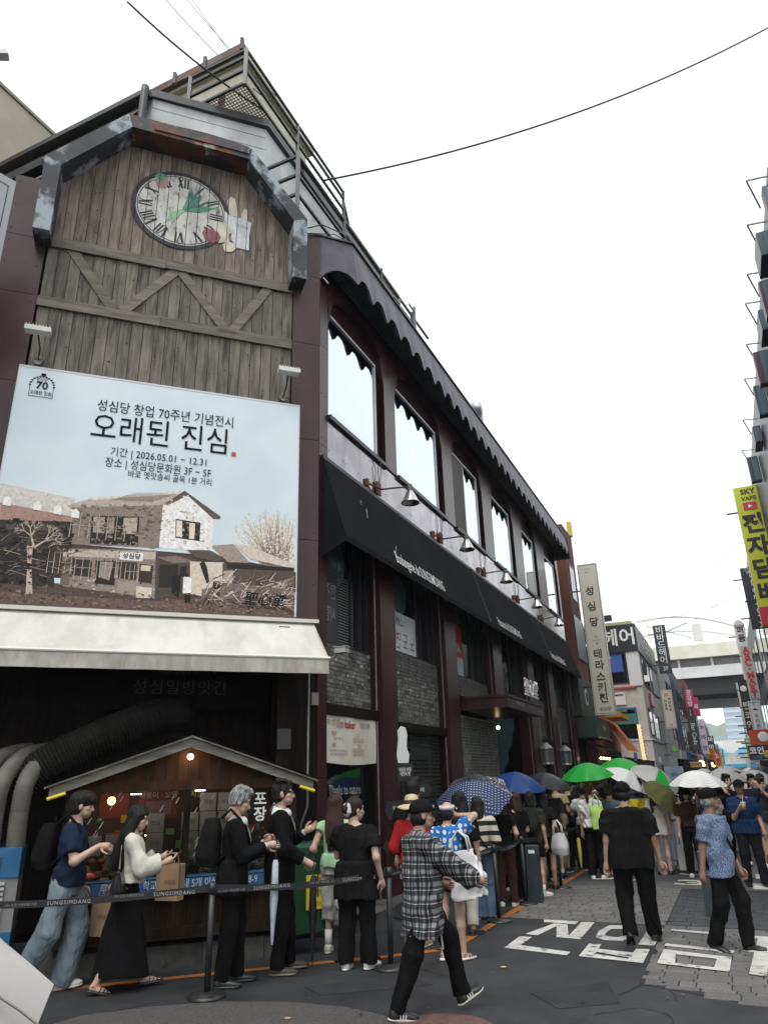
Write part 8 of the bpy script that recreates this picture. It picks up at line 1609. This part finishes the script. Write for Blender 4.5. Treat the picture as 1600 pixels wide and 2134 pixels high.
# second row
p = person('woman in straw sun hat, red knit top, white shorts and western boots', (.24, 9.62), 20, 1.63, .92, 'f', head=(-25, -4), hands=[(-.18, .15, .1), (.12, .2, .25)], top=dict(mat=RED, sleeve=1.8, loose=.014, hem=-.02, fold=.008, name='knit_top'), bottom=dict(kind='shorts', mat=WHT, len=.42, flare=1.1), shoes=('boot', SCR, SK), hair=('back', HBLK), hat=('sunhat', flat('straw', (.52, .43, .28)), flat('straw', (.52, .43, .28))), vox=N_, seed=7)
o = put('hat_band', MB().lathe([(.1, .03), (.103, .03), (.1, .075), (.097, .075)], 26).mesh('hat_band', flat('band_brown', (.04, .022, .016))), p['t']); o.matrix_local = p['MH'] @ Matrix.Translation((0, -.015, 0)) @ Matrix.Diagonal((1, 1.16, 1, 1))
person('tall black haired man in dark shirt behind the straw hat', (.28, 10.05), 15, 1.83, 1.0, top=dict(mat=BLK2, sleeve=.7), bottom=dict(kind='pants', mat=BLK), shoes=('sneaker', SB, SB), hair=('short', HBLK, 1), vox=.014, seed=8)
p = person('man in black cap and oversized plaid shirt striding right', (.24, 7.02), 80, 1.68, 1.0, skin='mid', lean=2, head=(2, -3), feet=[(-.09, .34, .045, 27, 2), (.09, -.27, .0, -4, -4)], hips=(0, 0, -.04), hands=[(-.16, .2, .08), (.16, .46, .12)], elbow=(None, (.6, -.8, -.4)), hdir=(None, (0, .9, -.2)), hcurl=(.8, .9), top=dict(mat=PLAID, sleeve=1.97, loose=.05, hem=-.30, fold=.016, boxy=1.1, cuff=1.25), bottom=dict(kind='pants', mat=BLK, w=1.12, up=-.02, fold=.012), shoes=('sneaker', SB, SK), hair=('back', HBLK), hat=('cap', BLK2), vox=.0095, seed=9)
# white side stripes on his shoes, drawn cord
for q in (0, 1):
    for k in range(3):
        for sx in (-1, 1):
            o = MB().box(sx * .0455, sx * .047, .018 + k * .022, .028 + k * .022, -.062, -.03).build('shoe_stripe', SW, p['t']); fr = [_rot('z', R(2)) @ _rot('x', R(27)), _rot('z', R(-4)) @ _rot('x', R(-4))][q]; o.matrix_local = Matrix.Translation(Vector(p['ank'][q])) @ Matrix(fr.tolist()).to_4x4()
MB().tube([tuple(p['T']((.1, .14, -.26))), tuple(p['T']((.1, .16, -.4)))], .007, 6).build('draw_cord', flat('cord_cream', (.5, .46, .38)), p['t'])
o = MB().ball((0, 0, 0), .02, 8, 6, q=(1.2, .25, .8)).build('cap_emblem', SW, p['t']); o.matrix_local = p['MH'] @ Matrix.Translation((.03, .095, .085))
p = person('woman in daisy print blue tee and white visor, hand to her head', (.62, 8.92), 35, 1.58, .95, 'f', lean=2, head=(-8, 4), feet=[(-.10, -.05, 0, 0, 4), (.11, .06, 0, 0, -18)], hands=[(-.18, .2, .2), (.07, .13, .62)], elbow=(None, (1, .15, .1)), hdir=(None, (-.8, .3, .3)), hpalm=(None, (-.2, -1, 0)), hcurl=(.8, .6), top=dict(mat=DAISY, sleeve=.62, loose=.026, hem=.07, fold=.012, sflare=1.15), bottom=dict(kind='shorts', mat=BLK, len=.5, flare=1.05, fold=.008), shoes=('sandal', SB, SW), hair=('back', HBLK, 1), hat=('visor', SW, SW), vox=N_, seed=10)
MB().box(-.045, .045, .075, .1, -.085, -.02).build('face_mask', BLK, p['t']).matrix_local = p['MH']
t_ = tote('big white fabric tote bag on the shoulder of the daisy print woman', W(p, A3(.30, -.06, .62)), 35, .42, .48, .17, pm('white_ripstop', (.60, .60, .60), (.52, .52, .53), scale=5, rough=.6, bump=.004, bscale=7), WHT, .2, 5, tilt=-.18, bulge=.02); MB().box(-.03, .02, -.125, -.12, .27, .31).box(-.02, .03, -.125, -.12, .2, .245).build('label_print', BLACKL, t_)
p = person('dark long haired woman in pale trousers behind the daisy print tee', (.90, 10.25), 20, 1.66, .92, 'f', feet=[(-.09, .0, 0, 0, 4), (.1, -.05, 0, 0, -30)], top=dict(mat=BLK, sleeve=.9, hem=-.08), bottom=dict(kind='pants', mat=C_('oat_linen', .46, .42, .37, var=.88), w=1.2, up=.03), shoes=('dress', SB, SB), hair=('long', HBLK, 2), vox=.013, seed=11)
p = person('woman in cream and black striped sweater and blue jeans, back turned', (1.24, 11.2), 16, 1.56, 1.12, 'f', head=(10, -8), top=dict(mat=STRIPE, sleeve=1.85, loose=.034, hem=-.03, fold=.011, name='sweater'), bottom=dict(kind='pants', mat=JEAN, w=1.4, flare=1.2, up=-.05, fold=.014), shoes=('sneaker', SW, SW), hair=('bob', HBLK, 1), vox=.013, hands=[(-.2, .16, .08), (.2, .22, .1)], seed=12)
m = MB(); m.tube([tuple(p['T'](q)) for q in ((-.10, -.13, .42), (.0, -.165, .25), (.12, -.17, .08), (.2, -.1, -.03))], .012, 6); m.build('crossbody_strap', BLK, p['t'], smooth=True)
umbrella('navy polka dot umbrella with splattered white panels over the striped sweater', (1.22, 11.95, 1.80), (-.22, -.5, .84), .62, [DOTS] * 4 + [SPLAT] * 4, handle=.7)
# ---------------------------------------------------------------- the shaded queue
CR = [('person in brown camouflage cap under the blue umbrella', (2.04, 13.6), 20, 1.66, BLK2, BLK, 'short', ('cap', C_('camo_brown', .09, .075, .05))), ('woman in black looking left in the shaded queue', (2.04, 12.75), 330, 1.58, BLK, BLK, 'bob', None), ('woman in black tee with grey shopping bag in the queue', (2.68, 13.75), 30, 1.55, BLK2, BLK, 'long', None), ('dark clothed woman close behind the striped sweater', (1.72, 12.2), 15, 1.55, BLK, BRN, 'bob', None),
      ('dark shirted man leaning out of the queue', (3.8, 16.5), 40, 1.7, BLK, BLK, 'short', None), ('man in beige tee and dark shorts in the queue', (3.42, 16.0), 30, 1.75, BEI, BLK, 'short', None), ('man in dark red shirt deep in the queue', (2.85, 14.75), 10, 1.62, C_('wine_shirt', .06, .015, .018), BLK, 'bob', None), ('person in white shirt behind the ponytail', (4.02, 16.2), 30, 1.62, WHT, BLK, 'short', None), ('woman facing left beside the ponytail', (4.6, 16.9), 300, 1.6, NAVY, BLK, 'bob', None), ('man in blue grey shirt left of the big black tee', (4.35, 15.4), 30, 1.6, BGR, BLK, 'short', None),
      ('woman in dark teal at the far end of the queue', (4.25, 17.9), 20, 1.58, C_('teal_top', .02, .10, .12), BLK, 'long', None), ('man in grey shirt further down the queue', (4.9, 19.2), 15, 1.72, GRY, BLK, 'short', None), ('woman in sky blue shirt further down the queue', (5.3, 20.4), 20, 1.6, SKYB, KHA, 'pony', None), ('man in white tee far down the queue', (5.9, 21.6), 25, 1.7, WHT, BLK, 'short', None), ('woman in olive dress far down the queue', (6.4, 23.2), 30, 1.6, OLV, OLV, 'bob', None)]
for k, (lb, ps, az, h, tm, bm_, hr, ht) in enumerate(CR):
    f = hr != 'short'; person(lb, ps, az, h, .95 if f else 1.02, 'f' if f else 'm', head=(rnd.uniform(-25, 25), rnd.uniform(-12, 5)), skin=rnd.choice(['fair', 'mid']), hands=[(-.2, rnd.uniform(.05, .3), rnd.uniform(-.08, .3)), (.2, rnd.uniform(.05, .3), rnd.uniform(-.08, .3))], top=dict(mat=tm, sleeve=rnd.choice([.55, .7]), loose=.022, hem=-.06, fold=.011), bottom=dict(kind='shorts', mat=bm_, len=.62, flare=1.12) if k in (2, 5) else dict(kind='pants', mat=bm_, w=1.15), shoes=('sneaker', SB if k % 3 else SW, SW if k % 2 else SB), hair=('back' if ht else hr, rnd.choice([HBLK, HBLK, HBRN]), k % 3), hat=ht, vox=.016, group='people queueing along the bakery front', seed=20 + k)
p = person('girl with green lined backpack and white sneakers in the queue', (2.36, 13.15), 24, 1.58, .95, 'f', feet=[(-.1, .0, 0, 0, 0), (.12, -.08, 0, 0, -45)], top=dict(mat=C_('dark_olive_tee', .035, .035, .02), sleeve=.7, hem=-.08), bottom=dict(kind='shorts', mat=BLK, len=.7, flare=1.15), shoes=('sneaker', SW, SW), socks=(WHT, .1), hair=('bob', HBLK, 2), vox=.014, seed=41); backpack('dark backpack of the girl with white sneakers', p, C_('dark_green_nylon', .02, .026, .022), .42, .3, .17, .08)
tote('grey white plastic shopping bag carried in the queue', W(p, A3(.42, .0, .62)), 30, .3, .32, .14, pm('plastic_grey', (.42, .43, .44), (.3, .31, .32), scale=5, rough=.4), WHT, .2, 7)
p = person('person in charcoal tee and black shorts beside a queue post', (3.12, 15.2), 18, 1.68, 1.0, top=dict(mat=GRY, sleeve=.7, loose=.03, hem=-.1, fold=.012), bottom=dict(kind='shorts', mat=BLK, len=.72, flare=1.15), shoes=('sneaker', SB, SB), socks=(WHT, .08), hair=('short', HBLK, 3), vox=.014, seed=42)
p = person('woman with ponytail in white tee and black trousers', (3.84, 14.95), 22, 1.65, .93, 'f', head=(15, 0), top=dict(mat=WHT, sleeve=.6, loose=.024, hem=-.02, fold=.012), bottom=dict(kind='pants', mat=BLK, w=1.15), shoes=('sneaker', SW, SW), hair=('pony', hairm('dark_brown_hair', (.03, .014, .01))), vox=.013, seed=43)
tote('lime green cloth bag on the ponytail woman’s shoulder', W(p, A3(.13, -.19, .86)), 22, .24, .42, .1, pm('lime_cloth', (.42, .60, .16), (.36, .54, .12), scale=6, rough=.7), flat('lime_strap', (.40, .58, .15)), .2, 8, bulge=.012)
closed_umbrella('yellow folded umbrella beside the ponytail woman', W(p, A3(-.30, .02, .82)), 20, .70, flat('yellow_nylon', (.55, .42, .08)))
p = person('heavy man in black tee and black cap walking away', (2.86, 9.5), 16, 1.72, 1.26, skin='mid', head=(0, -4), feet=[(-.13, -.10, .035, -34, 4), (.15, .14, 0, 0, -14)], hands=[(-.30, .0, -.13), (.34, .05, -.16)], hpalm=((.3, -1, 0), (-.3, -1, 0)), hcurl=(.7, .5), top=dict(mat=BLK2, sleeve=.78, loose=.036, hem=-.16, fold=.013, boxy=1.0), bottom=dict(kind='pants', mat=BLK, w=1.3, fold=.013), shoes=('sneaker', SB, SB), hair=('back', HBLK), hat=('cap', BLK2), vox=.0105, seed=44)
p = person('person in yellow and navy jersey with black cap facing left', (5.0, 15.6), 330, 1.72, 1.0, top=dict(mat=JERSEY, sleeve=.75, loose=.034, hem=-.16, fold=.012), bottom=dict(kind='pants', mat=BLK), shoes=('sneaker', SB, SW), hair=('back', HBLK, 1), hat=('cap', BLK2), vox=.014, seed=45)
p = person('woman in white blouse under the olive umbrella', (5.2, 15.2), 20, 1.6, .9, 'f', top=dict(mat=C_('ivory_blouse', .54, .50, .46, var=.88), sleeve=.7, hem=-.2), bottom=dict(kind='shorts', mat=C_('ivory_blouse', .54, .50, .46, var=.88), len=.45), shoes=('dress', SB, SB), hair=('long', HBLK, 1), vox=.014, seed=46)
p = person('woman in long lavender dress with a white suitcase', (5.85, 16.0), 20, 1.6, .95, 'f', top=dict(mat=LAV, sleeve=.6, hem=.05), bottom=dict(kind='skirt', mat=LAV, len=.78, flare=1.4, fold=.016), shoes=('sneaker', SW, SW), hair=('bob', HBLK), vox=.014, seed=47)
sc_ = thing('suitcase', 'white hard shell suitcase beside the lavender dress', 'suitcase', (5.72, 15.4, 0), -R(20)); V, Q = implicit([('L', [(.05, 0, 0, .18, .11), (.5, 0, 0, .18, .11)], np.eye(3), A3(0, 0, 0), 6.0)], .013, .02); put('shell', npmesh('shell', V, Q, pm('white_shell', (.55, .54, .5), None, rough=.35)), sc_); MB().box(-.1, -.085, -.01, .01, .5, .85).box(.085, .1, -.01, .01, .5, .85).box(-.1, .1, -.012, .012, .85, .875).build('handle', BLACKM, sc_)
for sx in (-.14, .14): MB().tube([(sx - .015, -.06, .03), (sx + .015, -.06, .03)], .03, 10).build('wheel', BLACKM, sc_)
p = person('woman in brown tee and black trousers carrying a leopard bag', (5.62, 14.75), 195, 1.56, .95, 'f', head=(-25, -5), top=dict(mat=BRN, sleeve=.75, loose=.022, hem=.02, fold=.011), bottom=dict(kind='pants', mat=BLK, w=1.25), feet=[(-.1, .18, .02, 14, 0), (.1, -.15, 0, -8, 0)], shoes=('sneaker', SK, SW), hair=('bob', HBLK, 2), hat=('bucket', BLK), vox=.013, seed=48)
tote('leopard print shoulder bag of the woman in brown tee', W(p, A3(-.26, .08, .72)), 195, .34, .36, .12, LEO, LEO, .4, 9, bulge=.01)
umbrella('white umbrella with fine grey lines over the brown tee woman', (5.80, 14.45, 1.86), (.02, -.05, 1), .52, [LINES], handle=.6)
p = person('woman with glasses in grey tee behind the old man', (6.45, 16.0), 190, 1.62, .95, 'f', top=dict(mat=GRY, sleeve=.7), bottom=dict(kind='pants', mat=BLK), shoes=('sneaker', SW, SW), hair=('bob', HBRN, 1), vox=.014, seed=49); glasses(p, BLACKM)
p = person('old man in blue printed shirt and black cap stepping right', (3.66, 8.92), 136, 1.65, .98, skin='tan', lean=1, head=(-42, 0), feet=[(-.09, .14, .005, 4, 0), (.10, -.16, .01, -10, -6)], hips=(0, 0, -.015), hands=[(-.22, .14, -.1), (.26, -.10, -.12)], hcurl=(.9, 1.0), top=dict(mat=BLUEPR, sleeve=.8, loose=.034, hem=-.16, fold=.014, boxy=1.05, collar=BLUEPR), bottom=dict(kind='pants', mat=BLK, w=1.2, fold=.013), shoes=('sneaker', SB, SW), hair=('back', HGRY), hat=('cap', BLK), vox=.0105, seed=50)
m = MB(); m.tube([tuple(p['T'](q)) for q in ((.10, -.08, .45), (.09, .10, .40), (.0, .155, .22), (-.12, .16, .04), (-.2, .06, -.08))], .012, 6); m.build('bag_strap', BLK, p['t'], smooth=True)
tote('small black crossbody bag at the old man’s hip', W(p, A3(-.24, -.02, .72)), 62, .2, .18, .07, BLK, BLK, .06, 4, bulge=.004, name='crossbody_bag')
p = person('man in navy polo and cap holding an iced coffee', (6.12, 13.5), 190, 1.66, 1.12, skin='mid', head=(20, -2), feet=[(-.12, .10, 0, 0, 6), (.12, -.05, 0, 0, -6)], hands=[(-.25, .12, -.06), (.12, .24, .32)], hpalm=(None, (-1, 0, 0)), hcurl=(.7, 1.1), top=dict(mat=NAVYP, sleeve=.75, loose=.03, hem=-.1, fold=.012, collar=NAVYP), bottom=dict(kind='pants', mat=C_('dark_navy_twill', .012, .014, .022), w=1.15), shoes=('dress', SB, SB), hair=('back', HBLK, 2), hat=('cap', BLK), vox=.012, seed=51)
cu_ = thing('coffee_cup', 'clear iced coffee cup with straw in the navy polo man’s hand', 'cup', tuple(W(p, p['wri'][1] + A3(-.05, .09, -.02)))); MB().lathe([(0, 0), (.032, 0), (.042, .11), (.038, .11), (.03, .01)], 14).build('cup', pm('milk_coffee', (.36, .22, .13), None, rough=.25), cu_, smooth=True); MB().lathe([(0, .112), (.044, .112), (.04, .13), (0, .132)], 14).build('lid', flat('clear_lid', (.5, .5, .5)), cu_); MB().tube([(0, 0, .1), (.012, .0, .24)], .005, 6).build('straw', flat('straw_yellow', (.6, .55, .2)), cu_)
paper_bag('small tan paper bag carried by the navy polo man', W(p, A3(-.28, .14, .5)), 20, .2, .26, .1)
MID = [('man in black tee scratching his head near the navy polo', (7.2, 16.4), 190, 1.74, BLK, BLK, 'short'), ('woman in white top with backpack straps walking closer', (8.2, 19.2), 195, 1.66, WHT, KHA, 'bob'), ('man in white shirt between two white umbrellas', (9.1, 20.0), 195, 1.78, WHT, BLK, 'short'), ('woman in black blouse under a white umbrella at right', (8.15, 17.3), 200, 1.68, BLK, BLK, 'long'), ('man in dark tee and khaki shorts at the right edge', (7.6, 15.8), 150, 1.66, C_('slate_tee', .03, .04, .055), KHA, 'short'), ('woman in pink top further down the street', (7.5, 20.5), 195, 1.58, C_('rose_top', .36, .14, .17), BLK, 'bob')]
for k, (lb, ps, az, h, tm, bm_, hr) in enumerate(MID):
    f = hr != 'short'; person(lb, ps, az, h, .95 if f else 1.02, 'f' if f else 'm', head=(rnd.uniform(-20, 20), 0), feet=[(-.1, .16, .01, 8, 0), (.1, -.14, .01, -12, 0)], hands=[(-.16, .2, .2), (.12, .16, .5)] if k in (0, 4) else None, top=dict(mat=tm, sleeve=.65, loose=.024, hem=-.08, fold=.011), bottom=dict(kind='shorts', mat=bm_, len=.72, flare=1.15) if k == 4 else dict(kind='pants', mat=bm_), shoes=('sneaker', SW, SW), hair=(hr, HBLK, k % 3), vox=.016, group='walkers coming up the street', seed=60 + k)
# umbrellas over the queue
umbrella('plain royal blue umbrella over the shaded queue', (2.24, 13.75, 1.92), (.05, -.12, 1), .55, [BLUU], handle=.5)
umbrella('black umbrella right of the royal blue one', (2.98, 14.7, 1.90), (.1, -.05, 1), .52, [BLKU], handle=.5)
umbrella('bright green umbrella with faint print, lower left one', (3.92, 15.25, 2.06), (-.1, -.12, 1), .52, [GRNU], handle=.6)
umbrella('bright green umbrella with upright shaft, higher one', (4.98, 16.45, 2.16), (.02, -.05, 1), .56, [GRNU], handle=.7)
umbrella('pale grey umbrella tilted below the higher green one', (4.92, 15.7, 1.90), (.45, -.2, .85), .50, [pm('nylon_pale', (.52, .52, .52), None, rough=.5)], handle=.55)
umbrella('white and green panelled umbrella left of the lined one', (5.62, 15.95, 1.92), (.45, -.25, .85), .56, [WHU, WHU, GRNU, WHU], handle=.6)
umbrella('olive umbrella tilted down behind the yellow jersey', (5.40, 15.0, 1.55), (.35, -.45, .55), .42, [OLV], handle=.4)
umbrella('small white umbrella beyond the lined one', (8.05, 18.4, 1.88), (0, -.05, 1), .52, [WHU], handle=.6); umbrella('white umbrella at the right edge behind the dark tee', (9.05, 18.9, 1.84), (.1, -.1, 1), .52, [WHU], handle=.6)
# near white umbrella poking in at the lower left
NW = pm('near_white_nylon', (.40, .375, .36), (.46, .435, .42), scale=3, rough=.6, bump=.002, bscale=12)
u_ = umbrella('white umbrella with tiny stitched flowers poking in at the lower left', (-.979, 1.064, 1.698), (.858, .249, .449), .6, [NW], ribs=8, droop=.286, tip=(-.634, 1.53, 1.512), scallop=.111, handle=.6)
fm = MB(); cn_ = [c for c in u_.children if c.name.startswith('canopy')][0]
for fa, fr_ in ((.12, .47), (-.22, .44), (.05, .36), (.30, .40), (-.10, .30), (-.42, .36)):
    for q in range(6):
        c_ = (fr_ * math.cos(fa) + .008 * math.cos(q * 1.047), fr_ * math.sin(fa) + .008 * math.sin(q * 1.047)); z_ = -.2535 * (fr_ / .554) ** 1.9 - .004; fm.ball((c_[0], c_[1], z_ + .006), .0055, 6, 4, q=(1, 1, .5))
for ra_, dim in ((0, .0), (math.pi / 4, 0), (-math.pi / 4, 0)):
    o = MB().tube([(.554 * q / 8 * math.cos(ra_), .554 * q / 8 * math.sin(ra_), -.2535 * (q / 8) ** 1.9 + .002) for q in range(9)], .0022, 5).build('seam', flat('seam_grey', (.27, .25, .24)), u_); o.matrix_local = cn_.matrix_local
hm_ = MB(); nn_ = 48
hm_.tube([(.554 * (1 - .111 * math.sin(math.pi * (i % 6) / 6)) * .985 * math.cos(2 * math.pi * i / nn_), .554 * (1 - .111 * math.sin(math.pi * (i % 6) / 6)) * .985 * math.sin(2 * math.pi * i / nn_), -.2535 * .975 - .02 * math.sin(math.pi * (i % 6) / 6) + .002) for i in range(nn_ + 1)], .0018, 5); o = hm_.build('hem', flat('seam_grey', (.27, .25, .24)), u_); o.matrix_local = cn_.matrix_local
MB().ball((.56, 0, -.257), .008, 8, 6).build('rib_tip', CHROME, u_).matrix_local = cn_.matrix_local
o = fm.build('stitched_flowers', flat('grey_thread', (.36, .34, .33)), u_, smooth=True); o.matrix_local = cn_.matrix_local; o['kind'] = 'stuff'
# ---------------------------------------------------------------- far crowd
rf_ = random.Random(11)
for k in range(34):
    a_ = 19 + 42 * (k / 34) ** 1.15 + rf_.uniform(-.6, .6); b_ = rf_.uniform(-1.7, 1.9); ps = SV * a_ + NV2 * b_; f = rf_.random() < .5; cn, tm = rf_.choice([('white', WHT), ('black', BLK), ('grey', GRY), ('blue', SKYB), ('black', BLK2), ('white', WHT), ('red', RED), ('navy', NAVY)]); toward = rf_.random() < .6; pn_, pt_ = rf_.choice([('black', BLK), ('black', BLK), ('khaki', KHA), ('denim', JEAN), ('pale', GRYW)]); sd_ = 'by the left shops' if b_ < -.6 else 'by the right signs' if b_ > .8 else 'mid street'
    person('distant walker %s, %s top and %s trousers, %s the bridge' % (sd_, cn, pn_, 'coming from' if toward else 'going towards'), (ps.x, ps.y), 24 + (180 if toward else 0) + rf_.uniform(-15, 15), rf_.uniform(1.56, 1.76), .97, 'f' if f else 'm', feet=[(-.1, .18, .02, 10, 0), (.1, -.16, .02, -16, 0)], top=dict(mat=tm, sleeve=.65, loose=.024, hem=-.08, fold=0), bottom=dict(kind='pants', mat=pt_, fold=0), shoes=('sneaker', SW, SB), hair=(rf_.choice(['bob', 'long', 'pony']) if f else 'short', HBLK, 1), vox=.03, group='distant walkers in the street', seed=90 + k)
ORD8 = ['nearest', 'second', 'third', 'fourth', 'fifth', 'sixth', 'seventh', 'farthest']
for k in range(8):
    a_ = 23 + k * 4.2; ps = SV * a_ + NV2 * rf_.uniform(-1.4, 1.2); nm_, mt = [('white', WHU), ('black', BLKU), ('white', WHU), ('pale', M['nylon_pale'])][k % 4]; umbrella('distant %s umbrella, %s of eight going away' % (nm_, ORD8[k]), (ps.x, ps.y, 1.95), (rf_.uniform(-.15, .15), rf_.uniform(-.15, .15), 1), .5, [mt], handle=.5, group='distant umbrellas')
# ================================================================== damp summer air
hz = bpy.data.materials.new('haze_air'); hz.use_nodes = True; t = hz.node_tree; t.nodes.clear(); ho = t.nodes.new('ShaderNodeOutputMaterial'); pv = t.nodes.new('ShaderNodeVolumePrincipled'); pv.inputs['Density'].default_value = .00042; pv.inputs['Color'].default_value = (.86, .90, .95, 1); t.links.new(pv.outputs[0], ho.inputs['Volume'])
o = MB().box(-60, 1400, -420, 420, -6.5, 95).build('haze', hz, None, rz=RZ2); o['kind'] = 'stuff'; o['label'] = 'pale damp air over the whole street'; o['category'] = 'haze'
